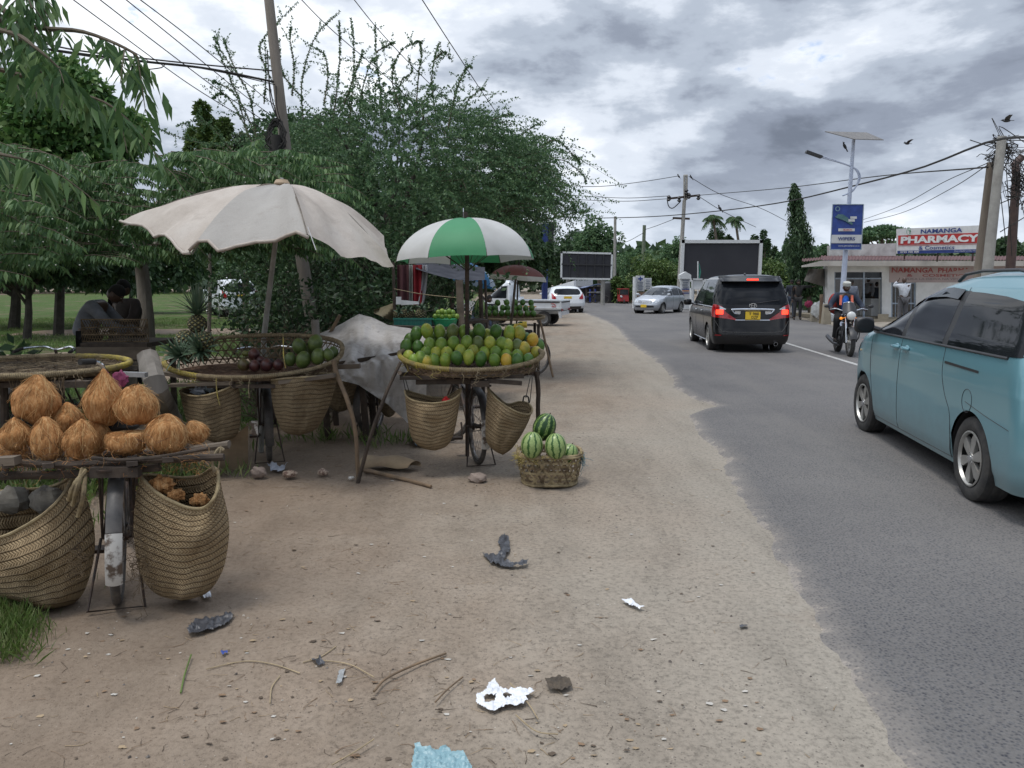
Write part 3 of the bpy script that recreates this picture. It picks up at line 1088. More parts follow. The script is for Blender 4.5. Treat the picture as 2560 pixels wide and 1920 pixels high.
 # light blue minivan
def blue_van():
 wf,wr=G(2158,1079),G(2424,1250)
 d=(wf-wr);d.z=0;L_=d.length
 k=L_/2.70
 d.normalize();nleft=Vector((-d.y,d.x,0))
 mid=(wf+wr)/2-nleft*(0.80*k)
 t=thing('minivan','light blue minivan driving past close on the right, dark tinted windows and six-spoke alloy wheels','minivan',mid,math.atan2(d.y,d.x),local=True,scale=(k,k,k*1.02))
 W=1.35
 B=Body([(0.20,2.02,-1.98,0.79),(0.30,2.08,-2.03,0.825),(0.45,2.12,-2.05,0.838),(0.66,2.12,-2.045,0.845),(0.84,2.10,-2.02,0.842),(0.97,2.02,-1.99,0.832),(1.05,1.85,-1.97,0.818),(1.11,1.52,-1.95,0.805),(1.165,1.25,-1.94,0.785),(1.23,1.08,-1.92,0.76),(1.32,0.83,-1.88,0.73),(1.44,0.55,-1.82,0.69),(1.53,0.27,-1.72,0.645),(1.60,-0.05,-1.60,0.58),(1.645,-0.35,-1.42,0.47),(1.672,-0.55,-1.25,0.30),(1.68,-0.7,-1.1,0.12)],Lf=0.75,Lr=0.24,nf=2.5,nr=3.0,rear=-.14,wheels=((W,0.30),(-W,0.30)),Ra=0.355,za=0.74)
 B.shell().build('body',M_BLUEVAN,t,sharp=50)
 for sg in(1,-1):
  g=MB()
  zb=1.085
  B.side_patch(g,[1.12,0.95,0.75,0.52,0.30],[zb+.02,zb+.01,zb,zb,zb],[1.125,1.23,1.325,1.405,1.455],sg,0.005)
  g.build('side_window',M_GLASS,t)
  g=MB()
  B.side_patch(g,[0.20,0.0,-0.3,-0.56,-0.66],[zb,zb,zb,zb,zb],[1.475,1.50,1.515,1.515,1.50],sg,0.005)
  g.build('side_window',M_GLASS,t)
  g=MB()
  B.side_patch(g,[-0.76,-1.0,-1.4,-1.75,-1.98],[zb,zb,zb,zb,zb+.01],[1.50,1.495,1.475,1.44,1.36],sg,0.005)
  g.build('side_window',M_GLASS,t)
  p=MB()
  B.side_patch(p,[0.31,0.19],[zb-.005,zb-.005],[1.46,1.485],sg,0.004,4,8)
  B.side_patch(p,[-0.65,-0.77],[zb-.005,zb-.005],[1.505,1.505],sg,0.004,4,8)
  p.tube([(x,sg*B.side(x,zb-0.008,0.004),zb-0.008)for x in np.linspace(1.15,-1.8,30)],0.011,6)
  p.build('window_trim',M_TRIM,t)
  v=MB()
  for xs,hi in(([1.02,0.75,0.5,0.28],[1.17,1.325,1.42,1.47]),([0.20,-0.1,-0.4,-0.66],[1.487,1.52,1.53,1.515])):
   def fn(u,w_,xs=xs,hi=hi):
    x=lerp(xs[0],xs[-1],u);z=interp(xs[::-1],hi[::-1],x)-0.075*w_
    return(x,sg*B.side(x,z,0.008+0.02*w_),z)
   v.grid(fn,20,4)
  v.build('rain_visor',glass_mat('visor_smoke',(0.03,0.035,0.04),0.12),t)
  s_=MB()
  B.seam(s_,[(1.12,1.08),(1.09,0.75),(1.02,0.5),(0.98,0.25)],sg)
  B.seam(s_,[(0.25,1.50),(0.245,1.0),(0.25,0.6),(0.25,0.24)],sg)
  B.seam(s_,[(-0.72,1.53),(-0.74,1.25),(-0.76,1.0),(-0.78,0.86),(-0.86,0.72),(-0.97,0.60),(-1.0,0.45),(-0.99,0.24)],sg,n=40)
  B.seam(s_,[(1.0,0.245),(0,0.24),(-1.0,0.245)],sg)
  B.seam(s_,[(-1.25,0.60+.11),(-1.6,0.56+.1),(-1.95,0.62)],sg,r=0.0025)
  s_.build('door_seam',M_TRIM,t)
  r_=MB()
  B.side_patch(r_,[-0.80,-1.42],[0.945,0.935],[0.965,0.953],sg,0.003,10,2)
  r_.build('slide_rail',M_TRIM,t)
  for hx in(0.36,0.10):
   h=MB()
   y0=B.side(hx,0.97)
   h.ell((hx,sg*(y0-0.012),0.975),(0.075,0.02,0.042),18,10)
   h.tube([(hx-.085,sg*(y0+.004),0.985),(hx-.04,sg*(y0+.03),0.987),(hx+.04,sg*(y0+.03),0.987),(hx+.085,sg*(y0+.004),0.985)],[0.011,0.015,0.015,0.011],8,flat=1.1)
   h.build('door_handle',M_BLUEVAN,t)
  fc=MB()
  if sg>0:
   ring=[(-1.28+0.085*math.cos(a),0.72+0.085*math.sin(a))for a in np.linspace(0,2*PI,25)]
   fc.tube([(x,sg*B.side(x,z,0.001),z)for x,z in ring],0.0022,5)
   fc.build('fuel_flap',M_TRIM,t)
  bx=0.998
  m_=mirror(t,(bx+.03,sg*0.945,1.145),(0.055,0.095,0.08),M_TRIM,(bx,sg*0.80,1.10))
  mg=MB();mg.ell((bx-0.028,sg*0.945,1.145),(0.006,0.085,0.07),16,8);mg.build('mirror_glass',M_GLASS2,m_)
  ind=MB();ind.ell((1.47,sg*B.side(1.47,0.86,0.002),0.86),(0.022,0.006,0.011),10,6);ind.build('side_indicator',mat('amber_lens',(0.6,0.45,0.25),rough=0.2),t)
  hl=MB();B.side_patch(hl,[1.98,1.86,1.70,1.62],[0.80,0.78,0.80,0.86],[0.86,0.92,0.935,0.92],sg,0.006,12,5);hl.build('headlight',M_LAMP,t)
  tl=MB();B.rear_patch(tl,[sg*0.60,sg*0.68,sg*0.76],[0.78,0.76,0.80],[1.04,1.10,1.02],0.008,8,6);tl.build('tail_light',M_RED,t)
  rr=MB()
  rr.tube([(x,sg*0.52,z)for x,z in((-0.15,1.58),(-0.28,1.635),(-0.6,1.66),(-1.2,1.66),(-1.45,1.63),(-1.52,1.57))],0.016,8,flat=0.8)
  rr.build('roof_rail',M_TRIM,t)
  for xw in(W,-W):
   wheel(t,xw,sg*0.825,0.308,0.19,6,steer=0.04 if xw>0 else 0)
 f=MB();B.front_patch(f,[-0.70,0,0.70],[1.19,1.15,1.19],[1.50,1.54,1.50],0.004);f.build('windscreen',M_GLASS2,t)
 f=MB();B.rear_patch(f,[-0.62,0,0.62],[1.05,1.05,1.05],[1.45,1.5,1.45],0.005);f.build('rear_window',M_GLASS,t)
 q=MB();q.box((B.rear(0,.86,.012),0,.86),(.012,.34,.17));q.build('number_plate',M_PLATE,t)
 q=MB();B.seam(q,[(-.72,1.0),(-.66,.62),(0,.55),(.66,.62),(.72,1.0)],face='rear',r=.004,n=40);q.build('tailgate_seam',M_TRIM,t)
 q=MB();q.box((B.rear(0,.98,.012),0,.985),(.02,.5,.03));q.build('chrome_strip',M_CHROME,t)
 liners(t,B)
blue_van()
# black people carrier
def black_van():
 rl,rr_=G(1768,876),G(1948,876)
 s=18.7
 k=0.965
 fwd=Vector((0.235,2.85,0)).normalized();nleft=Vector((-fwd.y,fwd.x,0))
 W=1.43
 rc=(rl+rr_)/2
 mid=rc+fwd*W*k
 t=thing('minivan','shiny black people carrier seen from behind with red brake lights lit, plate T 988 DZP','minivan',mid,math.atan2(fwd.y,fwd.x),local=True,scale=k)
 B=Body([(0.22,2.28,-2.30,0.84),(0.30,2.34,-2.37,0.875),(0.45,2.38,-2.395,0.90),(0.60,2.38,-2.36,0.912),(0.85,2.30,-2.33,0.915),(1.0,2.10,-2.325,0.91),(1.08,1.75,-2.32,0.905),(1.15,1.52,-2.30,0.895),(1.3,1.28,-2.25,0.865),(1.5,0.95,-2.16,0.82),(1.66,0.62,-2.06,0.775),(1.75,0.42,-2.02,0.74),(1.80,0.25,-2.00,0.69),(1.835,0.05,-1.95,0.60),(1.86,-0.1,-1.85,0.45),(1.872,-0.3,-1.7,0.2)],Lf=0.8,Lr=0.27,nf=2.6,nr=3.2,wheels=((W,0.33),(-W,0.33)),Ra=0.385,za=0.80)
 B.shell().build('body',M_BLACKV,t,sharp=50)
 g=MB();B.rear_patch(g,[-0.80,-0.74,0,0.74,0.80],[1.24,1.17,1.16,1.17,1.24],[1.50,1.66,1.70,1.66,1.50],0.006,30,10);g.build('rear_window',M_GLASS,t)
 sp=MB()
 def spf(u,v):
  y=lerp(-0.72,0.72,u);e=1-abs(2*u-1)**6
  z=lerp(1.70,1.825,v)
  return(B.rear(y,min(z,1.78),0.02+0.15*(1-v)**0.8*(0.5+0.5*e)),y,z)
 sp.grid(spf,30,6,thick=0.012)
 sp.add([(B.rear(y,1.70,0.02+0.15),y,1.70)for y in np.linspace(-.7,.7,11)]+[(B.rear(y,1.70,-0.02),y,1.695)for y in np.linspace(-.7,.7,11)],[(i,i+1,i+12,i+11)for i in range(10)])
 sp.build('spoiler',M_BLACKV,t)
 b=MB();b.box((B.rear(0,1.745,0.16),0,1.748),(0.02,0.27,0.034));b.build('brake_light',M_REDLIT,t)
 for sg in(1,-1):
  a=MB()
  def f(u,v,sg=sg):
   y=lerp(0.36,0.885,u)
   lo=interp([0.36,0.6,0.885],[0.79,0.83,0.86],y);hi=interp([0.36,0.62,0.70,0.885],[0.80,0.98,1.12,1.17],y)
   z=lerp(lo,hi,v)
   return(B.rear(y,z,0.010),sg*y,z)
  a.grid(f,22,8)
  def f2(u,v,sg=sg):
   x=lerp(-2.20,-1.98,u);z=lerp(interp([-2.20,-1.98],[0.86,0.95],x),interp([-2.20,-1.98],[1.17,1.08],x),v)
   return(x,sg*B.side(x,z,0.008),z)
  a.grid(f2,8,6)
  o=a.build('tail_light',M_RED,t)
  l=MB()
  def f3(u,v,sg=sg):
   y=lerp(0.68,0.84,u);z=lerp(0.93,1.04,v)
   return(B.rear(y,z,0.016),sg*y,z)
  l.grid(f3,8,4);l.build('brake_light',M_REDLIT,o)
  l=MB()
  def f4(u,v,sg=sg):
   y=lerp(0.62,0.76,u);z=lerp(1.045,interp([0.62,0.76],[1.06,1.13],y),v)
   return(B.rear(y,z,0.016),sg*y,z)
  l.grid(f4,8,3);l.build('reversing_lens',M_LAMP,o)
  rf=MB();B.rear_patch(rf,[sg*0.72,sg*0.86],[0.425,0.425],[0.45,0.45],0.006,6,2);rf.build('reflector',M_RED,t)
  for n_,xs,lo,hi in(('a',[1.22,0.9,0.6,0.42],[1.12]*4,[1.30,1.50,1.61,1.66]),('b',[0.36,0,-0.5,-0.68],[1.12]*4,[1.67,1.70,1.70,1.69]),('c',[-0.74,-1.2,-1.9,-2.04],[1.12,1.12,1.14,1.20],[1.69,1.68,1.62,1.5])):
   g=MB();B.side_patch(g,xs,lo,hi,sg,0.006);g.build('side_window',M_GLASS2 if n_=='b' else M_GLASS,t)
  c=MB();c.tube([(x,sg*B.side(x,1.105,0.004),1.105)for x in np.linspace(1.25,-2.1,30)],0.010,6)
  c.tube([(x,sg*B.side(x,0.245,0.004),0.245)for x in np.linspace(1.0,-1.0,20)],0.014,6)
  c.build('chrome_strip',M_CHROME,t)
  for hx in(0.30,-0.62):
   h=MB();y0=B.side(hx,0.97)
   h.tube([(hx-.09,sg*y0,.97),(hx-.04,sg*(y0+.03),.975),(hx+.04,sg*(y0+.03),.975),(hx+.09,sg*y0,.97)],0.014,8);h.build('door_handle',M_CHROME,t)
  s_=MB()
  B.seam(s_,[(0.39,1.68),(0.39,1.0),(0.38,0.28)],sg);B.seam(s_,[(-0.71,1.68),(-0.72,1.0),(-0.88,0.74),(-0.95,0.3)],sg);B.seam(s_,[(1.2,1.1),(1.1,0.6),(1.0,0.28)],sg)
  s_.build('door_seam',M_UNDER,t)
  m_=mirror(t,(1.02,sg*1.06,1.14),(0.07,0.11,0.085),M_BLACKV,(1.0,sg*0.88,1.08))
  for xw in(W,-W):
   wheel(t,xw,sg*0.885,0.34,0.215,7)
 c=MB()
 c.grid(lambda u,v:(B.rear(lerp(-.48,.48,u),1.01,0.02+0.012*math.sin(v*PI)),lerp(-.50,.50,u),lerp(1.03,1.075,v)-0.012*abs(2*u-1)**3),24,4)
 for sg in(1,-1):
  c.tube([(B.rear(0.5,1.0,0.022),sg*y,z)for y,z in((0.50,1.05),(0.46,1.0),(0.42,0.955),(0.30,0.935))],[0.016,0.02,0.018,0.01],8)
  c.box((B.rear(0.36,0.98,0.014),sg*0.35,0.975),(0.02,0.13,0.06))
 c.tube([(B.rear(y,0.80,0.008),y,0.795+0.004*abs(y))for y in np.linspace(-.40,.40,12)],0.011,6)
 c.build('chrome_garnish',M_CHROME,t)
 e=MB()
 xx=B.rear(0,1.11,0.016)
 for(ry,rz,oz)in((0.085,0.056,0),(0.036,0.052,0.0),(0.062,0.026,0.026)):
  e.tube([(xx,ry*math.cos(a),1.135+oz+rz*math.sin(a))for a in np.linspace(0,2*PI,25)[:-1]],0.0085,6,closed=True)
 e.build('emblem',M_CHROME,t)
 Mp=Matrix.Translation((B.rear(0,0.91,0.03),0,0.905))@Matrix.Rotation(-PI/2,4,'Z')
 plate_text(t,[('T 988',0.06,0.66),('DZP',0.12,0.44)],Mp,0.345,0.185)
 s_=MB()
 B.seam(s_,[(-0.86,0.78),(-0.72,0.56),(-0.60,0.515),(0,0.505),(0.60,0.515),(0.72,0.56),(0.86,0.78)],face='rear',r=0.007,n=40)
 B.seam(s_,[(-0.84,1.19),(-0.3,1.165),(0.3,1.165),(0.84,1.19)],face='rear',r=0.005)
 s_.build('tailgate_seam',mat('seam_grey',(0.06,0.06,0.06)),t)
 ex=MB();ex.lathe([(0.035,-0.1),(0.045,0.08),(0.04,0.08),(0.03,-0.1)],n=14,M=Matrix.Rotation(-PI/2,4,'Y'),c=(-2.30,-0.55,0.235));ex.build('exhaust',M_CHROME,t)
 wp=MB();wp.tube([(B.rear(0,1.19,0.02),0.0,1.18),(B.rear(0,1.22,0.02),-0.35,1.235),(B.rear(-.6,1.25,0.02),-0.62,1.27)],0.008,6);wp.build('wiper',M_TRIM,t)
 f=MB();B.front_patch(f,[-0.75,0,0.75],[1.18,1.14,1.18],[1.68,1.72,1.68],0.004);f.build('windscreen',M_GLASS2,t)
 liners(t,B)
 an=MB();an.ell((-1.75,0.1,1.875),(0.09,0.02,0.035),10,6);an.build('aerial',M_BLACKV,t)
black_van()
# hatchback shape shared by small far cars
def hatch(label,mid,rz,k,M_paint,view='front',H_=1.53,plate=True,kind='car',name='parked_car',rows=None,ll=1.92,group=None,hw=0.84,Wb=1.2,Rw=0.30,glass=None):
 t=thing(name,label,kind,mid,rz,local=True,scale=k,group=group)
 h=H_/1.53
 B=Body(rows or[(0.2,ll-.10,-ll+.06,hw-.06),(0.32,ll-.02,-ll,hw-.02),(0.5,ll,-ll,hw),(0.68*h,ll-.08,-ll+.02,hw+.005),(0.82*h,ll-.22,-ll+.04,hw),(0.92*h,ll-.62,-ll+.06,hw-.015),(0.98*h,ll-.95,-ll+.07,hw-.03),(1.1*h,ll-1.22,-ll+.10,hw-.07),(1.25*h,ll-1.5,-ll+.18,hw-.12),(1.38*h,ll-1.8,-ll+.28,hw-.175),(1.46*h,ll-2.0,-ll+.36,hw-.24),(1.51*h,ll-2.25,-ll+.5,hw-.36),(1.53*h,ll-2.5,-ll+.8,hw-.6)],Lf=0.6,Lr=0.38,nf=2.5,nr=2.8,wheels=((Wb,0.30),(-Wb,0.30)),Ra=Rw+0.055,za=0.72)
 B.shell(ns=70,nz=24).build('body',M_paint,t,sharp=50)
 gl=glass or M_GLASS2
 zb=0.985*h
 for sg in(1,-1):
  for xs,hi in(([ll-1.0,ll-1.35,ll-1.85,ll-1.95],[1.02*h,1.2*h,1.4*h,1.41*h]),([ll-2.03,ll-2.5,ll-2.85],[1.42*h,1.42*h,1.39*h]),([ll-2.93,ll-3.2,ll-3.45],[1.38*h,1.33*h,1.16*h])):
   g=MB();B.side_patch(g,xs,[zb+.005]*len(xs),hi,sg,0.006,12,5);g.build('side_window',gl,t)
  s_=MB()
  B.seam(s_,[(ll-1.0,0.95*h),(ll-1.05,0.6),(ll-1.1,0.25)],sg,0.006);B.seam(s_,[(ll-1.99,1.4*h),(ll-2.0,.8),(ll-2.0,0.25)],sg,0.006);B.seam(s_,[(ll-2.89,1.38*h),(ll-2.9,.8),(ll-2.75,0.5)],sg,0.006)
  s_.build('door_seam',M_TRIM,t)
  for hx in(ll-1.78,ll-2.7):
   hd=MB();hd.ell((hx,sg*B.side(hx,0.86*h,0.01),0.86*h),(0.08,0.02,0.02),10,6);hd.build('door_handle',M_paint,t)
  mirror(t,(ll-1.15,sg*(hw+.10),1.04*h),(0.06,0.10,0.07),M_paint,(ll-1.18,sg*(hw-.06),0.99*h))
  hl=MB();B.front_patch(hl,[sg*0.50,sg*0.65,sg*0.80],[0.62*h,0.60*h,0.62*h],[0.72*h,0.78*h,0.84*h],0.012,10,6);hl.build('headlight',M_LAMP,t)
  tl=MB();B.rear_patch(tl,[sg*0.60,sg*0.74,sg*0.82],[0.80*h,0.78*h,0.80*h],[0.86*h,1.05*h,1.16*h],0.012,8,6);tl.build('tail_light',M_RED,t)
  for xw in(Wb,-Wb):
   wheel(t,xw,sg*(hw-.02),Rw,0.19,6 if view!='front' else 7,style='alloy')
 g=MB();B.front_patch(g,[-0.72,0,0.72],[1.03*h,1.0*h,1.03*h],[1.40*h,1.44*h,1.40*h],0.006);g.build('windscreen',gl,t)
 g=MB();B.rear_patch(g,[-0.68,-.6,0,.6,0.68],[1.10*h,1.04*h,1.03*h,1.04*h,1.10*h],[1.22*h,1.36*h,1.39*h,1.36*h,1.22*h],0.008);g.build('rear_window',M_GLASS,t)
 gr=MB()
 B.front_patch(gr,[-0.42,0,0.42],[0.60*h,0.585*h,0.60*h],[0.74*h,0.745*h,0.74*h],0.010,12,3)
 gr.build('grille',M_TRIM,t)
 gb=MB()
 for zc_ in(0.62,0.67,0.72):
  gb.tube([(B.front(y,zc_*h,0.02),y,zc_*h)for y in np.linspace(-.42,.42,9)],0.013,6)
 gb.build('grille_bar',M_CHROME,t)
 lo=MB();B.front_patch(lo,[-0.55,0,0.55],[0.36,0.35,0.36],[0.46,0.47,0.46],0.010,12,3);lo.build('air_intake',M_TRIM,t)
 lo=MB();B.rear_patch(lo,[-0.7,0,0.7],[0.24,0.22,0.24],[0.42,0.40,0.42],0.012,14,3);lo.build('rear_bumper',M_TRIM,t)
 if plate:
  p=MB();p.box((B.front(0,0.43,0.025),0,0.44),(0.012,0.34,0.16));p.build('number_plate',M_PLATE,t)
  p=MB();p.box((B.rear(0,0.88*h,0.02),0,0.88*h),(0.012,0.40,0.15));p.build('number_plate',M_PLATE,t)
 liners(t,B)
 return t,B
def heading(d):return math.atan2(d[1],d[0])
def silver_car():
 f=G(1657,785);r=f+Vector((1.35,1.9,0))
 hd=(f-r).normalized();nl=Vector((-hd.y,hd.x,0))
 k=0.93
 mid=f-hd*1.2*k-nl*0.80*k
 t,B=hatch('silver hatchback turning towards the camera at the road junction',mid,heading(hd),k,M_SILVER,ll=1.93,name='hatchback',kind='car')
 s_=MB()
 for y in(-0.62,-0.56):
  pass
 for(y,z)in((0.50,1.10),(0.50,1.22)):
  s_.box((B.front(y,z,0.012),y,z),(0.008,0.075,0.06))
 s_.build('windscreen_sticker',mat('sticker',(0.7,0.75,0.8),rough=0.5),t)
silver_car()
def white_suv():
 rr_=G(1447,781)
 rows=[(0.28,2.25,-2.2,0.86),(0.42,2.33,-2.30,0.905),(0.62,2.36,-2.31,0.925),(0.85,2.28,-2.26,0.93),(1.0,2.0,-2.22,0.915),(1.08,1.5,-2.20,0.895),(1.2,1.1,-2.12,0.85),(1.35,0.75,-1.98,0.79),(1.5,0.4,-1.84,0.715),(1.6,0.1,-1.74,0.64),(1.66,-0.3,-1.6,0.5),(1.685,-0.6,-1.3,0.25)]
 hd=Vector((-0.08,1,0)).normalized()
 k=0.90
 mid=rr_+hd*1.4*k+Vector((-0.78*k,0,0))
 t,B=hatch('white sport utility car seen from behind, stopped on the dirt beside the pickup',mid,heading(hd),k,M_WHITE,view='rear',rows=rows,H_=1.69,ll=2.3,hw=0.915,Wb=1.40,Rw=0.36,name='sport_utility_car')
 t.scale=(k,k*1.13,k*.92)
white_suv()
def field_suv():
 rows=[(0.38,2.2,-2.2,0.86),(0.5,2.30,-2.28,0.90),(0.8,2.3,-2.27,0.92),(1.0,2.2,-2.25,0.92),(1.12,1.8,-2.24,0.90),(1.2,1.2,-2.22,0.885),(1.4,0.9,-2.16,0.82),(1.6,0.6,-2.08,0.75),(1.75,0.3,-2.0,0.66),(1.82,0.0,-1.8,0.45),(1.835,-.3,-1.5,0.2)]
 c=G(590,792)
 hd=Vector((-0.62,1,0)).normalized()
 t,B=hatch('white four-wheel-drive car parked on the grass under the trees',c+hd*1.0,heading(hd),0.95,M_WHITE,view='rear',rows=rows,H_=1.83,ll=2.25,hw=0.90,Wb=1.38,Rw=0.39,name='four_wheel_drive_car')
 c=G(1990,797)
 hd=Vector((-0.15,-1,0)).normalized()
 t,B=hatch('grey four-wheel-drive car half hidden behind the black people carrier',c+Vector((-0.45,2.9,0)),heading(hd),0.95,M_GREYV,rows=rows,H_=1.83,ll=2.25,hw=0.90,Wb=1.38,Rw=0.39,name='four_wheel_drive_car')
field_suv()
def pickup():
 w_=G(1358,815)
 hd=Vector((-1,0.30,0)).normalized();nl=Vector((-hd.y,hd.x,0))
 k=1.0
 mid=w_+hd*0.98-nl*0.70
 t=thing('pickup_truck','small white drop-side pickup truck parked on the dirt behind the mango stall','truck',mid,heading(hd),local=True,scale=k)
 B=Body([(0.32,1.55,0.40,0.70),(0.5,1.62,0.38,0.72),(0.8,1.60,0.38,0.725),(1.0,1.45,0.38,0.72),(1.12,1.22,0.38,0.705),(1.3,0.98,0.40,0.675),(1.5,0.74,0.42,0.635),(1.6,0.6,0.44,0.59),(1.68,0.40+.2,0.44,0.5)],Lf=0.45,Lr=0.08,nf=2.4,nr=4,wheels=((0.98,0.27),(-9,0.27)),Ra=0.31,za=0.64)
 B=Body([(a,b,c-0.1,d)for a,b,c,d in B.rows],Lf=0.45,Lr=0.08,nf=2.4,nr=4,wheels=((1.08,0.27),(-9,0.27)),Ra=0.31,za=0.64)
 B.shell(ns=50,nz=20).build('cab',M_WHITE,t,sharp=50)
 for sg in(1,-1):
  g=MB();B.side_patch(g,[1.08,0.9,0.7,0.44],[1.03,1.02,1.02,1.02],[1.06,1.28,1.46,1.47],sg,0.008,12,5);g.build('side_window',M_GLASS,t)
  s_=MB();B.seam(s_,[(1.12,1.02),(0.98,0.9),(0.78,0.62),(0.74,0.4)],sg,0.006);B.seam(s_,[(0.42,1.5),(0.41,0.9),(0.41,0.4)],sg,0.006);s_.build('door_seam',M_TRIM,t)
  h=MB();h.ell((0.52,sg*.735,0.93),(0.06,0.02,0.018),8,5);h.build('door_handle',M_TRIM,t)
 g=MB();B.front_patch(g,[-0.6,0,0.6],[1.10,1.06,1.10],[1.50,1.54,1.5],0.008);g.build('windscreen',M_GLASS2,t)
 bed=MB()
 bed.box((-0.72,0,0.62),(1.86,1.46,0.05))
 for sg in(1,-1):
  bed.box((-0.72,sg*0.735,0.79),(1.86,0.03,0.30))
  for x in np.linspace(-1.6,0.16,7):bed.box((x,sg*0.755,0.79),(0.03,0.012,0.28))
  bed.box((-0.72,sg*0.735,0.945),(1.88,0.05,0.025));bed.box((-0.72,sg*0.755,0.665),(1.88,0.02,0.03))
 bed.box((-1.655,0,0.79),(0.03,1.5,0.30));bed.box((0.20,0,0.85),(0.03,1.5,0.42))
 bed.box((-1.60,0,0.47),(0.1,1.4,0.14));bed.box((-0.7,0.4,0.5),(1.9,0.06,0.12));bed.box((-0.7,-0.4,0.5),(1.9,0.06,0.12))
 bed.box((-0.1,0.62,0.49),(0.55,0.03,0.16));bed.box((-1.62,0.62,0.40),(0.05,0.22,0.2))
 bed.build('cargo_bed',M_WHITE,t,sharp=20)
 st=MB();st.box((-0.72,0.764,0.885),(1.8,0.004,0.05));st.box((-1.675,0,0.885),(0.006,1.4,0.05));st.build('side_stripe',M_TRIM,t)
 st=MB()
 st.box((-0.35,0.764,0.715),(0.75,0.004,0.04));st.build('side_graphic',mat('orange_graphic',(0.55,0.25,0.06)),t)
 st=MB()
 for k_ in range(2):st.tube([(-1.38+0.10*math.cos(a)*(1-.3*k_),0.768,0.77+0.06*math.sin(a)*(1-.3*k_)+0.03*math.cos(a))for a in np.linspace(0.4,5.4,14)],0.006,4)
 st.build('swirl_graphic',mat('red_graphic',(0.5,0.05,0.05)),t)
 lt=MB();lt.box((-1.68,0.60,0.60),(0.03,0.16,0.08));lt.box((-1.68,-0.60,0.60),(0.03,0.16,0.08));lt.build('tail_light',M_RED,t)
 for x,y in((1.08,1),(1.08,-1),(-0.98,1),(-0.98,-1)):
  wheel(t,x,y*0.70,0.275,0.15,style='steel',M_rim=mat('steel_rim',(0.22,0.22,0.22),rough=0.5,metal=0.6))
 u=MB();u.box((0.0,0,0.42),(2.9,0.8,0.12));u.box((1.08,0,.45),(.62,1.2,.3));u.build('underbody',M_UNDER,t)
pickup()
# trees and plants
M_BARK=mat('bark',(0.085,0.068,0.052),(0.16,0.14,0.115),scale=6,rough=0.95,bump=0.8,bscale=18,stretch=(1,1,0.25),bd=0.02)
M_TWIG=mat('twig_bark',(0.07,0.055,0.035),(0.12,0.10,0.07),scale=10,rough=0.9)
L_MID=leafmat('leaf_tamarind',(0.048,0.10,0.048),(0.09,0.17,0.075),(0.155,0.24,0.105),trans=.32)
L_MUN=leafmat('leaf_jam_tree',(0.042,0.098,0.036),(0.08,0.16,0.053),(0.15,0.24,0.085),rough=0.55,trans=0.3)
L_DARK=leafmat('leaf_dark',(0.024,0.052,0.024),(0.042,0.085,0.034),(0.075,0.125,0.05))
L_MANGO=leafmat('leaf_mango',(0.04,0.10,0.03),(0.09,0.19,0.05),(0.20,0.30,0.10))
L_LIGHT=leafmat('leaf_light',(0.045,0.085,0.022),(0.085,0.145,0.035),(0.16,0.21,0.07))
L_PALE=leafmat('leaf_pale',(0.05,0.08,0.04),(0.075,0.11,0.055),(0.12,0.15,0.08))
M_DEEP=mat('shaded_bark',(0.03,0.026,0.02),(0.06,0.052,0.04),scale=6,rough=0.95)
def shoots(starts,dirs,lens,droop,rs,step,lf,seg=9):
 """leafy shoots: returns leaf positions, leaf axes and stem polylines"""
 n=len(starts)
 t=np.linspace(0,1,seg)
 d=dirs/np.linalg.norm(dirs,axis=1,keepdims=True)
 wob=rs.normal(size=(n,1,3))*0.24
 line=starts[:,None,:]+d[:,None,:]*(lens[:,None,None]*t[None,:,None])+wob*(t[None,:,None]**2)*lens[:,None,None]
 line[:,:,2]-=(droop*lens)[:,None]*t[None,:]**2.2
 P_,A_=[],[]
 for i in range(n):
  m=max(3,int(lens[i]/step))
  u=np.linspace(0.04,1,m)+rs.uniform(-.5,.5,m)/m
  u=np.clip(u,0,1)
  p=np.stack([np.interp(u,t,line[i,:,k])for k in range(3)],1)
  ax=np.stack([np.interp(np.clip(u+.03,0,1),t,line[i,:,k])-np.interp(np.clip(u-.03,0,1),t,line[i,:,k])for k in range(3)],1)
  ax/=np.linalg.norm(ax,axis=1,keepdims=True)+1e-9
  r=rs.normal(size=(m,3))
  s=np.cross(ax,r);s/=np.linalg.norm(s,axis=1,keepdims=True)+1e-9
  P_.append(p);A_.append(s+ax*0.5+rs.normal(size=(m,3))*0.15)
 return np.concatenate(P_),np.concatenate(A_),line
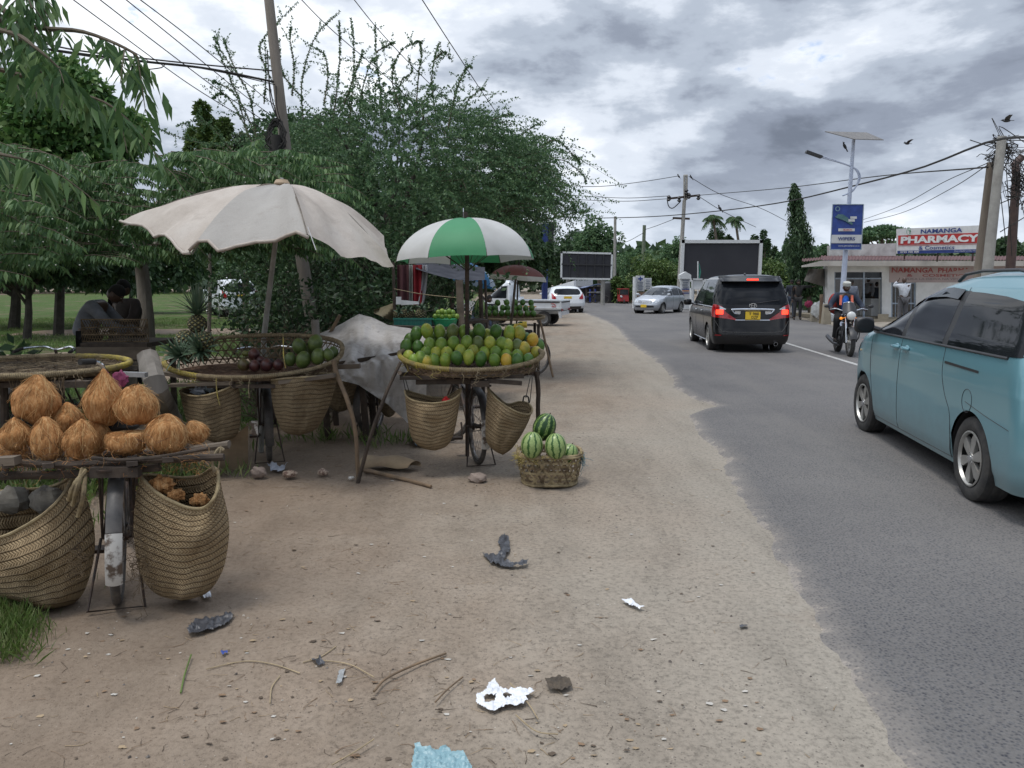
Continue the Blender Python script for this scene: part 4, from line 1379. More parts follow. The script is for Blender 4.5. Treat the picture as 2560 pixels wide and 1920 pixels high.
 # the big feathery tree in the middle
def middle_tree():
 rs=np.random.RandomState(11)
 base=G(905,872)
 t=thing('feathery_tree','large feathery tree with long arching leafy shoots rising behind the two umbrellas','tree',base)
 tr=MB()
 C0=P(1000,470,14.5)
 limbs=[((905,872,base.y),(925,700,14.2),(960,560,14.4),(1010,420,14.5)),((925,720,14.2),(860,560,14.4),(760,400,14.6)),((950,620,14.4),(1080,520,14.2),(1200,430,14.0)),((940,660,14.4),(1120,600,14.6),(1290,520,14.4)),((930,700,14.2),(980,520,15.6),(1000,330,16.0)),((960,560,14.4),(900,430,13.6),(840,320,13.4)),((880,700,14.4),(780,640,13.4),(700,560,13.0)),((1010,520,14.4),(1050,380,14.4),(1060,260,14.4))]
 for i,l in enumerate(limbs):
  q=spline([P(*a)for a in l],9)
  tr.tube(q,[0.15 if i==0 else 0.05,0.015],8)
 tr.build('trunk',M_DEEP,t)
 n=1950
 cx_,cz=985,490
 st,dr,ln,dp=[],[],[],[]
 while len(st)<n:
  a=rs.uniform(0,2*PI);r=math.sqrt(rs.uniform(0,1))
  px=cx_+345*r*math.cos(a);py=cz+225*r*math.sin(a)
  top=interp([560,650,760,900,1050,1180,1290,1400],[400,330,260,240,235,270,350,440],px)
  if py<top or py>(720 if px<1060 else 540):continue
  Y=14.5+rs.uniform(-2.4,2.2)*math.sqrt(max(0.05,1-r*r*0.8))
  p=P(px,py,Y)
  out=Vector((p.x-C0.x,(p.y-C0.y)*0.8,(p.z-C0.z)*0.8))
  out.normalize()
  out.z*=.45;out.x*=1.3
  d=out+Vector((rs.normal()*.35+0.25,rs.normal()*.35-0.1,0.26+rs.normal()*.20))
  st.append(p);dr.append(d);ln.append(rs.uniform(0.5,1.25));dp.append(rs.uniform(0.3,0.75))
 for _ in range(170):
  px,py=rs.uniform(1180,1330),rs.uniform(340,520)
  st.append(P(px,py,14.3+rs.uniform(-1.4,1.4)));dr.append(Vector((1.0,rs.normal()*.3,0.42+rs.normal()*.25)));ln.append(rs.uniform(0.55,1.15));dp.append(rs.uniform(0.55,1.0))
 for _ in range(260):
  px,py=rs.uniform(600,1060),rs.uniform(560,690)
  st.append(P(px,py,14.0+rs.uniform(-1.8,1.8)));dr.append(Vector((rs.normal()*.8,rs.normal()*.5-.3,0.15)));ln.append(rs.uniform(0.4,0.9));dp.append(rs.uniform(0.6,1.1))
 pos,ax,line=shoots(np.array([tuple(q)for q in st]),np.array([tuple(q)for q in dr]),np.array(ln),np.array(dp),rs,0.0115,0.05)
 leaf_mesh('crown',pos,ax,rs.uniform(0.033,0.058,len(pos)),0.62,L_MID,t,rs,droop=0.1)
 SK=[[(700,330),(690,230),(650,130),(672,80),(745,5)],[(760,330),(755,200),(790,90),(850,28)],[(830,320),(845,200),(850,110),(848,50)],[(870,330),(880,240),(885,130),(878,45)],[(860,260),(890,180),(908,125)],[(900,300),(905,230),(930,150),(945,180)],[(960,330),(950,220),(940,130),(937,66)],[(940,130),(975,110),(985,108)],[(1010,300),(980,200),(1000,130),(1040,105),(1055,108)],[(1040,290),(1045,200),(1053,140),(1050,104)],[(1090,300),(1080,210),(1085,150),(1100,105)],[(1085,150),(1110,130),(1132,155)],[(1120,320),(1140,230),(1165,170),(1180,168)],[(1160,330),(1165,260),(1200,225),(1210,222)],[(640,330),(620,230),(560,140),(535,92)],[(650,360),(590,230),(560,160),(537,112)],[(620,340),(590,240),(540,205),(532,205)],[(640,380),(600,290),(560,235),(532,245)],[(600,200),(570,130),(560,95)],[(760,250),(705,180),(700,95)],[(660,260),(665,180),(662,100)],[(810,260),(820,190),(812,140),(790,120)],[(1190,330),(1230,300),(1280,285),(1262,290)],[(1260,370),(1330,318),(1352,310)],[(1300,430),(1380,350),(1440,395),(1450,410)],[(1300,470),(1390,400),(1450,430),(1466,458)],[(1300,520),(1370,470),(1430,510),(1440,530)],[(1290,560),(1380,545),(1450,530),(1472,528)],[(730,240),(735,170),(725,95),(728,68)],[(985,260),(1005,200),(1030,180),(1020,140)],[(600,400),(540,330),(500,300),(440,315)],[(620,420),(560,370),(470,350),(390,320)]]
 P_,A_=[],[]
 stem=MB()
 for sh in SK:
  Y=14.3+rs.uniform(-1.6,1.2)
  q=spline([P(a,b,Y+0.12*i)for i,(a,b)in enumerate(sh)],40)
  stem.tube(q[::3],[0.012,0.003],4)
  arr=np.array([tuple(v)for v in q])
  L=np.linalg.norm(np.diff(arr,axis=0),axis=1).sum()
  m=int(L/0.0048)
  u=np.sort(rs.uniform(0,1,m));tt=np.linspace(0,1,len(arr))
  u=u[vnoise(u*37,u*0+Y*5,0.8,3)>0.12]
  m=len(u)
  p=np.stack([np.interp(u,tt,arr[:,k])for k in range(3)],1)
  e=np.stack([np.interp(np.clip(u+.02,0,1),tt,arr[:,k])-np.interp(np.clip(u-.02,0,1),tt,arr[:,k])for k in range(3)],1)
  e/=np.linalg.norm(e,axis=1,keepdims=True)+1e-9
  s_=np.cross(e,rs.normal(size=(m,3)));s_/=np.linalg.norm(s_,axis=1,keepdims=True)
  P_.append(p);A_.append(s_+e*0.4)
  for _ in range(14):
   j=rs.randint(6,len(arr)-2)
   d=rs.normal(size=3);d[2]+=0.3;d/=np.linalg.norm(d)
   ll=rs.uniform(0.06,0.28)
   k=int(ll/0.009)
   w_=np.linspace(0,1,k)[:,None]
   P_.append(arr[j]+d*ll*w_);A_.append(rs.normal(size=(k,3))+d*.5)
 for l in line[::4]:
  stem.tube([Vector(l[0]),Vector(l[4]),Vector(l[8])],[0.007,0.002],3,cap=False)
 pos=np.concatenate(P_);ax=np.concatenate(A_)
 leaf_mesh('long_shoots',pos,ax,rs.uniform(0.022,0.044,len(pos)),0.66,L_MID,t,rs,droop=0.05)
 stem.build('branches',M_TWIG,t)
middle_tree()
# drooping-leaf tree on the left
def hanging_sprays(P0,D0,LN,DP,rs,leaf,step,stems,every=1):
 """leaves in two drooping rows along a near-horizontal stem"""
 PP,AA,SS=[],[],[]
 for p0,d0,ln,dp in zip(P0,D0,LN,DP):
  d=d0/np.linalg.norm(d0)
  seg=8
  t=np.linspace(0,1,seg)
  line=p0+d*(ln*t)[:,None]+rs.normal(size=3)*0.06*ln*(t**2)[:,None]
  line[:,2]-=dp*ln*t**2
  m=max(3,int(ln/step))
  u=(np.arange(m)+0.5)/m
  p=np.stack([np.interp(u,t,line[:,k])for k in range(3)],1)
  e=np.stack([np.interp(np.clip(u+.06,0,1),t,line[:,k])-np.interp(np.clip(u-.06,0,1),t,line[:,k])for k in range(3)],1)
  e/=np.linalg.norm(e,axis=1,keepdims=True)+1e-9
  s=np.cross(e,np.array([0,0,1.0]));s/=np.linalg.norm(s,axis=1,keepdims=True)+1e-9
  sg=np.where(np.arange(m)%2==0,1.0,-1.0)[:,None]
  ax=s*sg*0.75+e*0.45+np.array([0,0,-0.75])+rs.normal(size=(m,3))*0.16
  PP.append(p);AA.append(ax);SS.append(np.full(m,leaf)*(0.65+0.5*np.sin(u*2.6+.3))*rs.uniform(0.75,1.15,m))
  if stems is not None and rs.uniform()<every:
   stems.tube([Vector(q)for q in line[::2]]+[Vector(line[-1])],[0.008*ln+0.002,0.0015],4,cap=False)
 return np.concatenate(PP),np.concatenate(AA),np.concatenate(SS)
def left_tree():
 rs=np.random.RandomState(21)
 base=G(372,965)
 t=thing('drooping_tree','dense tree with rows of hanging leaves over the vendors on the left','tree',base)
 tr=MB()
 Y=base.y
 tr.tube(spline([base-Vector((0,0,.05)),P(368,850,Y),P(362,740,Y+.1),P(350,640,Y+.1),P(340,560,Y)],12),[0.13,0.12,0.10,0.10,0.09],12,rough=0.06)
 top=[P(350,640,Y),P(345,560,Y)]
 for a in([(350,660,Y),(230,560,Y-1),(60,480,Y-2.2)],[(348,640,Y),(480,560,Y-.8),(640,500,Y-1.4),(760,470,Y-1.6)],[(345,600,Y),(330,480,Y-.6),(300,390,Y-1.2)],[(345,580,Y),(430,470,Y+.6),(560,390,Y+.8)],[(350,650,Y),(160,600,Y+1),(0,560,Y+1.6)],[(350,660,Y),(300,640,Y-1.6),(180,600,Y-3.0)]):
  tr.tube(spline([P(*q)for q in a],10),[0.06,0.012],7)
 tr.build('trunk',M_BARK,t)
 stems=MB()
 P0,D0,LN,DP=[],[],[],[]
 def addp(px,py,Yd,d,ln,dp):
  P0.append(np.array(P(px,py,Yd)));D0.append(np.array(d,dtype=float));LN.append(ln);DP.append(dp)
 N_=0
 while N_<900:
  px,py=rs.uniform(-130,800),rs.uniform(330,720)
  topy=interp([-130,0,120,250,370,480,600,720,820],[330,345,385,410,385,365,375,385,440],px)
  boty=interp([-130,0,300,420,600,720,800],[700,660,620,620,600,610,600],px)
  if py<topy or py>boty:continue
  Yd=rs.uniform(6.4,10.4)if px<110 else rs.uniform(8.7,10.6)
  sgn=1 if(px>330)else(-1 if rs.uniform()<0.55 else 1)
  addp(px,py,Yd,(sgn*rs.uniform(0.4,1.0),-rs.uniform(0.0,0.9),rs.uniform(-0.05,0.22)),rs.uniform(0.4,0.9),rs.uniform(0.15,0.45))
  N_+=1
 for _ in range(60):
  px=rs.uniform(-60,760)
  py=interp([-130,0,300,420,600,720,800],[655,650,630,610,590,615,600],px)+rs.uniform(-12,12)
  addp(px,py,rs.uniform(6.4,8.0)if px<90 else rs.uniform(8.5,9.2),((1 if px>200 else rs.choice([-1,1]))*rs.uniform(.6,1),-0.3,0.12),rs.uniform(0.4,0.65),0.3)
 pos,ax,sz=hanging_sprays(P0,D0,LN,DP,rs,0.088,0.0165,stems,0.5)
 leaf_mesh('crown',pos,ax,sz,0.33,L_MUN,t,rs,droop=0.25)
 stems.build('branches',M_TWIG,t)
 fl=MB()
 for _ in range(70):
  px,py=rs.uniform(0,760),rs.uniform(380,680)
  fl.ell(P(px,py,rs.uniform(6.3,7.0)if px<200 else 8.4),(0.007,0.007,0.005),6,4)
 fl.build('blossoms',mat('blossom',(0.7,0.7,0.62)),t)
left_tree()
def overhanging_branch():
 rs=np.random.RandomState(31)
 base=G(-900,1180)
 t=thing('overhanging_tree','near tree at the far left whose big-leaved boughs hang across the top left corner','tree',base)
 tr=MB()
 tr.tube(spline([base,base+Vector((0.1,0,1.5)),P(-560,300,base.y),P(-420,60,base.y)],10),[0.14,0.12,0.10,0.07],10)
 stems=MB()
 boughs=[[(-420,60,4.6),(-120,-40,4.2),(60,60,4.0),(210,80,3.9),(330,130,3.8),(348,165,3.8)],[(-420,100,4.6),(-150,60,4.0),(20,80,3.8),(90,120,3.7),(170,190,3.7)],[(-400,130,4.6),(-120,150,4.5),(60,190,4.5),(170,225,4.4),(260,255,4.3),(322,300,4.3)],[(-420,40,4.6),(-100,-120,4.2),(40,-60,4.0),(80,20,3.9)],[(-420,200,4.6),(-200,330,3.6),(-20,380,3.4),(70,400,3.4)],[(-420,60,4.6),(-60,20,4.2),(0,50,4.1),(30,110,4.0)]]
 P0,D0,LN,DP=[],[],[],[]
 for b in boughs:
  q=spline([P(*a)for a in b],26)
  stems.tube(q,[0.02,0.003],6)
  for i in range(2,26):
   for k in range(2):
    if rs.uniform()<0.5:continue
    d=(q[min(i+1,25)]-q[i-1]).normalized()
    sd=d.cross(Vector((0,0,1))).normalized()*(1 if k else-1)
    P0.append(np.array(q[i]));D0.append(np.array(d*0.7+sd*0.7+Vector((0,0,-0.05+rs.normal()*.12))));LN.append(rs.uniform(0.10,0.24));DP.append(rs.uniform(0.25,0.6))
  P0.append(np.array(q[-3]));D0.append(np.array(q[-1]-q[-4]));LN.append(0.3);DP.append(0.5)
 pos,ax,sz=hanging_sprays(P0,D0,LN,DP,rs,0.105,0.026,stems,0.4)
 leaf_mesh('crown',pos,ax,sz,0.30,L_MUN,t,rs,droop=0.3)
 tr.build('trunk',M_BARK,t)
 stems.build('branches',M_TWIG,t)
overhanging_branch()
# clumped crowns for everything further away
def clump_tree(name,label,base,c,r,n,leaf,m,seed,lumps=26,trunk_r=0.12,lump_r=0.42,shell=0.5,flat=1.0,cat='tree',group=None,trunk=True,cone=False,droop=0.15,wid=0.55,fork=True,m_tr=None,down=0.0):
 rs=np.random.RandomState(seed)
 t=thing(name,label,cat,base,group=group)
 c=np.array(c,dtype=float);r=np.array(r,dtype=float)
 LC,LR=[],[]
 for i in range(lumps):
  d=rs.normal(size=3);d/=np.linalg.norm(d)
  if d[2]<-0.75:d[2]*=-1
  k=rs.uniform(shell,0.92)
  q=c+d*r*k
  lr=lump_r*rs.uniform(0.65,1.2)
  if cone:
   h=rs.uniform(0,1)
   w_=(1-h)**0.8*0.85+0.08
   a=rs.uniform(0,2*PI)
   q=c+np.array([math.cos(a)*r[0]*w_*rs.uniform(.3,.8),math.sin(a)*r[1]*w_*rs.uniform(.3,.8),(h*2-1)*r[2]])
   lr*=0.45+0.55*w_
  LC.append(q);LR.append(lr)
 LC,LR=np.array(LC),np.array(LR)
 idx=rs.choice(len(LC),n,p=LR**2/(LR**2).sum())
 d=rs.normal(size=(n,3));d/=np.linalg.norm(d,axis=1,keepdims=True)
 rad=rs.uniform(0.45,1.05,n)**0.6
 rr_=np.min(r)
 sc3=np.array([1,1,flat])*(r/rr_)**0.5
 pos=LC[idx]+d*sc3*(LR[idx]*rr_*rad)[:,None]
 ax=d*0.7+rs.normal(size=(n,3))*0.6+np.array([0,0,-0.25-down])
 leaf_mesh('crown',pos,ax,rs.uniform(0.6,1.25,n)*leaf,wid,m,t,rs,droop=droop)
 if trunk:
  tr=MB()
  b=Vector(base);cc=Vector(c)
  tr.tube([b-Vector((0,0,.1)),b.lerp(cc,0.35)+Vector((0.05,0,0)),cc],[trunk_r,trunk_r*.8,trunk_r*.4],8)
  if fork:
   for i in range(min(9,lumps)):
    s_=b.lerp(cc,rs.uniform(.45,.8))
    tr.tube([s_,(s_+Vector(LC[i]))/2+Vector((0,0,.1)),Vector(LC[i])],[trunk_r*.4,trunk_r*.1],5)
  tr.build('trunk',m_tr or M_BARK,t)
 return t
def gz(px,Y):
 p=P(px,900,Y);return Vector((p.x,Y,0))
def px_tree(name,label,px,Y,ytop,ybot,wpx,n,leaf,m,seed,**k):
 """crown whose silhouette spans ytop..ybot and +-wpx around px at distance Y"""
 c=(P(px,ytop,Y)+P(px,ybot,Y))/2
 rz=abs(P(px,ytop,Y).z-P(px,ybot,Y).z)/2
 rx=wpx/F*Y
 return clump_tree(name,label,gz(px,Y),c,(rx,k.pop('ry',rx*0.8),rz),n,leaf,m,seed,**k)
px_tree('mango_tree','big round mango tree with pale new leaves behind the power lines on the left',150,24,165,640,225,30000,0.26,L_MANGO,41,lumps=60,lump_r=0.30,shell=0.6,trunk_r=0.16,m_tr=M_DEEP)
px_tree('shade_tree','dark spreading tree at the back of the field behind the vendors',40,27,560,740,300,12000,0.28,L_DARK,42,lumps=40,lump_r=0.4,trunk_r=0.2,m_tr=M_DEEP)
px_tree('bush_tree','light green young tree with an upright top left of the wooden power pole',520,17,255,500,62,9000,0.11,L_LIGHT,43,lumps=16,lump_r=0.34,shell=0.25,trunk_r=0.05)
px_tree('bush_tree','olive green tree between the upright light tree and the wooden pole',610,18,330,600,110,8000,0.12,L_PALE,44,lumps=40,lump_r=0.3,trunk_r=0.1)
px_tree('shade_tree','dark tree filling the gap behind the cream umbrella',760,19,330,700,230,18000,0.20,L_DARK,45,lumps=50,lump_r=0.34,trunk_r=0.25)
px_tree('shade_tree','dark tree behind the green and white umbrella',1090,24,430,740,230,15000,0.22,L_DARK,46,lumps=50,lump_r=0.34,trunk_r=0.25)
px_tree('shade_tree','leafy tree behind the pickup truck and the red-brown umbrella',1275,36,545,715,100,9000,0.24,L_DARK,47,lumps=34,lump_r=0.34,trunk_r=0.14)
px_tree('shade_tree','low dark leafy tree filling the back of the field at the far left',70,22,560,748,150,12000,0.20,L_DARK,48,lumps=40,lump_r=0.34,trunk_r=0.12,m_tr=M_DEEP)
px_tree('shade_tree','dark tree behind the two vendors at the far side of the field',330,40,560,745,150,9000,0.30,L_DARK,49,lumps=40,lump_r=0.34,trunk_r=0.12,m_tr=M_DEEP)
FAR=[('round_tree','tall leafy tree in front of the grey flats left of the concrete pole',1495,74,548,700,58,L_MID,0),('round_tree','bushy tree in the gap between the distant flats and the hanging tree',1425,78,585,720,60,L_DARK,0),('round_tree','rounded tree right of the concrete pole beyond the junction',1600,70,610,760,62,L_MID,0),('bushy_tree','yellow-green bushy tree behind the clinic signs',1640,62,645,768,75,L_LIGHT,1),('bushy_tree','low green bush left of the clinic signs',1545,60,690,770,36,L_LIGHT,1),('round_tree','dark tree rising behind the left edge of the large black billboard',1690,84,598,740,55,L_MID,0),('tall_tree','dark domed tree top under the left palm above the billboard',1790,96,570,690,34,L_DARK,0),('tall_tree','small dark domed treetop under the right palm',1822,95,582,680,12,L_DARK,0),('tall_tree','rounded dark treetop at the left end of the row right of the billboard',1888,92,568,760,15,L_DARK,0),('tall_tree','taller dark treetop second in the row right of the billboard',1912,91,567,760,14,L_DARK,0),('tall_tree','narrow dark treetop third in the row right of the billboard',1936,93,571,760,13,L_DARK,0),('tall_tree','wide loose treetop in the row beside the drooping conical tree',1962,90,570,760,20,L_MID,0),('shrub','layered green shrubs between the billboard and the conical tree',1930,55,655,790,80,L_LIGHT,1),('shrub','dark green shrub in the shade under the conical tree',2030,46,665,790,55,L_MID,1),('round_tree','leafy tree behind the shop eave left of the lamp post',2055,60,620,740,42,L_MID,1)]
for i,(nm,lb,px,Y,yt,yb,wp,m,lo)in enumerate(FAR):
 px_tree(nm,lb,px,Y,yt,yb,wp,5200 if wp>30 else 2600,0.34 if Y>70 else 0.26,m,60+i,lumps=26 if wp>30 else 14,lump_r=0.36,trunk_r=0.2,shell=0.45)
def far_wood():
 rs=np.random.RandomState(77)
 n=26000
 X=rs.uniform(-110,150,n);Y=rs.uniform(100,135,n)
 top=4.3+2.6*vnoise(X,Y*0+1,6,3)+1.8*vnoise(X,Y*0,17,4)
 Z=top*rs.uniform(0.02,1,n)**0.7
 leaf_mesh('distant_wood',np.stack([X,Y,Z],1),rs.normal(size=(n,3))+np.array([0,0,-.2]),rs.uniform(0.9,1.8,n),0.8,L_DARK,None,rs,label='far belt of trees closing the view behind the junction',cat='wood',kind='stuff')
far_wood()
px_tree('flat_topped_tree','flat-topped spreading tree behind the pharmacy roof right of the lamp post',2205,58,562,618,62,6500,0.26,L_MID,90,lumps=22,lump_r=0.5,flat=0.4,shell=0.3,trunk_r=0.25)
px_tree('flat_topped_tree','thin spreading tree behind the banner sign left of the pharmacy roof',2135,60,572,640,40,4000,0.24,L_MID,91,lumps=16,lump_r=0.45,flat=0.5,shell=0.3,trunk_r=0.2)
px_tree('shade_tree','dark broad tree at the right edge behind the telegraph poles',2510,44,590,690,60,6000,0.22,L_DARK,92,lumps=22,lump_r=0.42,trunk_r=0.2)
def ashoka():
 Y=38;px=2005
 top,bot=P(1986,462,Y),P(2017,735,Y)
 rs=np.random.RandomState(95)
 base=gz(2022,Y)
 t=thing('drooping_conical_tree','tall conical tree with drooping branches beside the shop','tree',base)
 n=10000
 h=rs.uniform(0,1,n)
 prof=np.interp(h,[0,0.05,0.2,0.45,0.7,0.9,1],[0.05,0.22,0.42,0.68,0.66,0.4,0.15])
 k=rs.randint(0,70,n);ka=rs.uniform(0,2*PI,70);kh=rs.uniform(0,1,70)
 a=ka[k]+rs.normal(size=n)*0.30;h=np.clip(kh[k]+rs.normal(size=n)*0.05,0,1)
 prof=np.interp(h,[0,0.05,0.2,0.45,0.7,0.9,1],[0.04,0.18,0.36,0.62,0.72,0.5,0.2])*rs.uniform(0.3,1.0,n)*rs.uniform(.5,1.45,70)[k]
 ax0=np.array(top)[None,:]*(1-h)[:,None]+np.array(bot)[None,:]*h[:,None]
 pos=ax0+np.stack([np.cos(a)*prof,np.sin(a)*prof,-prof*0.5+0.1],1)
 leaf_mesh('crown',pos,rs.normal(size=(n,3))*0.35+np.array([0,0,-1]),rs.uniform(0.12,0.24,n),0.34,L_DARK,t,rs)
 tr=MB();tr.tube([base,P(2012,650,Y),top],[0.14,0.03],8)
 tr.build('trunk',M_BARK,t)
ashoka()
def palm(px,pytop,Y,label,seed,fr=1.7):
 rs=np.random.RandomState(seed)
 base=gz(px+6,Y)
 t=thing('coconut_palm',label,'palm',base,group=None)
 top=P(px,pytop,Y)
 tr=MB();tr.tube(spline([base,base.lerp(top,0.5)+Vector((.3,0,0)),top],8),[0.22,0.13],8);tr.build('trunk',M_BARK,t)
 fd=MB()
 P_,A_,S_=[],[],[]
 for k in range(17):
  a=2*PI*k/17+rs.normal()*.15
  el=rs.uniform(-0.3,1.0)
  d=np.array([math.cos(a)*math.cos(el),math.sin(a)*math.cos(el),math.sin(el)])
  ln=fr*rs.uniform(.8,1.15)
  u=np.linspace(0,1,34)
  line=np.array(top)+d*(ln*u)[:,None];line[:,2]-=(0.75*ln)*u**2.2
  fd.tube([Vector(q)for q in line[::6]],[0.04,0.012],4)
  for sg in(1,-1):
   s_=np.cross(d,[0,0,1.0]);s_/=np.linalg.norm(s_)+1e-6
   P_.append(line[3:]);A_.append(np.tile(s_*sg*.7+d*.5+np.array([0,0,-0.55]),(31,1))+rs.normal(size=(31,3))*.08)
   S_.append(0.45*np.sin(np.linspace(0.35,2.9,31))+.12)
 leaf_mesh('fronds',np.concatenate(P_),np.concatenate(A_),np.concatenate(S_),0.14,L_MID,t,rs,droop=.3)
 fd.build('frond_stems',M_TWIG,t)
palm(1783,545,92,'left one of the two coconut palms above the large billboard',5,1.45)
palm(1838,548,94,'right one of the two coconut palms above the large billboard',6,1.25)
# dark undergrowth and dead brush behind the stalls
def brush(name,label,px0,px1,Y0,Y1,h,n,m,seed,leafn=0,lm=None,cat='brush',leaf=0.07):
 rs=np.random.RandomState(seed)
 c=gz((px0+px1)/2,(Y0+Y1)/2)
 t=thing(name,label,cat,c)
 mb=MB()
 ends=[]
 for _ in range(n):
  Y=rs.uniform(Y0,Y1);p=gz(rs.uniform(px0,px1),Y)
  d=Vector((rs.normal()*.5,rs.normal()*.4,1)).normalized();ln=h*rs.uniform(.4,1.1)
  q=[p+d*ln*k/4+Vector((rs.normal(),rs.normal(),rs.normal()*.4))*0.05*k for k in range(5)]
  mb.tube(q,[0.011,0.003],4,cap=False)
  for k in range(5):
   a=q[rs.randint(1,5)];e=a+Vector((rs.normal()*.22,rs.normal()*.2,rs.normal()*.14+.03))*h*.6
   mb.tube([a,(a+e)/2+Vector((0,0,.02)),e],[0.005,0.0015],3,cap=False);ends.append(e)
   ends.append((a+e)/2)
 mb.build('twigs',m,t)
 if leafn:
  E=np.array([tuple(e)for e in ends]);i=rs.randint(0,len(E),leafn)
  leaf_mesh('leaves',E[i]+rs.normal(size=(leafn,3))*0.07,rs.normal(size=(leafn,3)),rs.uniform(.6,1.2,leafn)*leaf,0.5,lm,t,rs)
 return t
brush('dry_brush','tangle of dry brown brush behind the pineapple tray',640,830,8.9,10.6,1.0,150,M_TWIG,71,1500,mat('dead_leaf',(0.10,0.07,0.045),(0.15,0.11,0.07)),leaf=0.05)
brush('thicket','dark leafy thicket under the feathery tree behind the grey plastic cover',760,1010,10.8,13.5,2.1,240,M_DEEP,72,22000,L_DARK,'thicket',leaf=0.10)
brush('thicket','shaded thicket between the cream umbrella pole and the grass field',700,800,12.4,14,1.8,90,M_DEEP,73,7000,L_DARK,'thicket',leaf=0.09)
brush('shrub','strap-leaved shrub at the left edge behind the straw tray',-40,45,7.8,8.6,0.9,26,M_DEEP,74,900,L_DARK,'shrub',leaf=0.16)
# fruit bicycles in the foreground
M_WOOD=mat('old_wood',(0.17,0.135,0.10),(0.085,0.065,0.048),scale=7,rough=0.9,bump=0.5,bscale=30,stretch=(0.3,1,1))
M_WOODD=mat('dark_wood',(0.075,0.055,0.04),(0.035,0.026,0.02),scale=9,rough=0.9,bump=0.5,bscale=30)
M_STICK=mat('peeled_stick',(0.20,0.135,0.08),(0.12,0.085,0.055),scale=9,rough=0.85,bump=0.3)
M_GREYW=mat('weathered_post',(0.22,0.20,0.175),(0.12,0.108,0.092),scale=5,rough=0.9,bump=0.5,bscale=24,stretch=(1,1,0.2))
M_IRON=mat('rusty_black_iron',(0.025,0.022,0.02),(0.075,0.045,0.03),scale=20,rough=0.65,metal=0.3,bump=0.2)
M_SPOKE=mat('spoke_steel',(0.30,0.29,0.28),(0.16,0.13,0.11),scale=20,rough=0.45,metal=0.8)
M_GUARD=mat('flaking_white_guard',(0.50,0.48,0.44),(0.10,0.07,0.05),scale=9,rough=0.6,lo=0.52,hi=0.60,bump=0.2)
M_GUARDB=mat('black_guard',(0.045,0.042,0.04),(0.11,0.10,0.09),scale=8,rough=0.5)
M_TYREB=mat('bicycle_tyre',(0.045,0.042,0.04),(0.11,0.095,0.08),scale=10,rough=0.9,bump=0.4,bscale=80)
M_ROPE=mat('rope',(0.30,0.24,0.15),(0.17,0.13,0.08),scale=30,rough=0.95,bump=0.6,bscale=90)
M_YROPE=mat('yellow_rope',(0.46,0.37,0.07),(0.22,0.175,0.09),scale=9,rough=0.9,bump=0.6,bscale=90)
M_CORD=mat('dark_cord',(0.03,0.028,0.025),rough=0.9)
def reed_mat(name,a,b,c):
 t=NT(name)
 v=t.coord('Object')
 t.color(t.ramp(t.noise(v,9,5,0.7),[(0.32,a),(0.5,b),(0.7,c)]))
 t.set(Roughness=0.75,Specular_IOR_Level=0.25)
 t.bump(t.noise(v,60,3,0.6),0.4,0.003)
 return t.m
M_REED=reed_mat('split_reed',(0.10,0.075,0.045),(0.24,0.185,0.105),(0.36,0.29,0.165))
M_REED2=reed_mat('split_reed_old',(0.05,0.036,0.024),(0.12,0.085,0.05),(0.20,0.145,0.085))
M_SOIL=mat('husk_bedding',(0.085,0.045,0.028),(0.16,0.095,0.06),scale=26,rough=0.98,bump=0.9,bscale=60)
def woven_mat(name,pale,mid,dark,band=0.036):
 t=NT(name)
 v=t.coord(attr='uvw')
 sp=t.n('ShaderNodeSeparateXYZ');t.l(v,sp.inputs[0])
 wv=t.noise(v,5,3,0.5)
 y=t.math('ADD',sp.outputs[1],t.math('MULTIPLY',t.math('SUBTRACT',wv,0.5),0.02))
 yb=t.math('DIVIDE',y,band)
 fr=t.math('FRACT',yb)
 row=t.math('FLOOR',yb)
 tri=t.math('ABSOLUTE',t.math('SUBTRACT',fr,0.5))
 ch=t.math('FRACT',t.math('ADD',t.math('MULTIPLY',sp.outputs[0],62.0),t.math('MULTIPLY',tri,2.2)))
 strand=t.math('ABSOLUTE',t.math('SUBTRACT',ch,0.5))
 groove=t.ramp(tri,[(0.36,0.0),(0.5,1.0)])
 hs=t.ramp(strand,[(0.05,1.0),(0.5,0.0)])
 n1=t.noise(v,26,4,0.7)
 c=t.ramp(n1,[(0.3,mid),(0.7,pale)])
 rt=t.noise(t.coord(attr='uvw',scale=(1.5,26,1)),1.0,2,0.5)
 c=t.mix(t.math('MULTIPLY',t.ramp(rt,[(0.35,1.0),(0.6,0.0)]),0.45),c,mid)
 c=t.mix(t.math('MULTIPLY',t.math('SUBTRACT',1.0,hs),0.55),c,dark)
 c=t.mix(t.math('MULTIPLY',groove,t.math('ADD',0.15,t.math('MULTIPLY',wv,0.8))),c,dark)
 c=t.mix(t.ramp(t.noise(v,3.0,4,0.6),[(0.52,0.0),(0.75,0.55)]),c,dark)
 t.color(c)
 t.set(Roughness=0.8,Specular_IOR_Level=0.2)
 h=t.math('SUBTRACT',t.math('MULTIPLY',hs,0.55),t.math('MULTIPLY',groove,1.2))
 t.bump(h,0.9,0.012)
 return t.m
M_WOVEN=woven_mat('plaited_palm',(0.50,0.385,0.23),(0.33,0.235,0.13),(0.085,0.055,0.032))
M_WOVEN2=woven_mat('plaited_palm_old',(0.33,0.255,0.15),(0.20,0.145,0.085),(0.07,0.05,0.03),0.03)
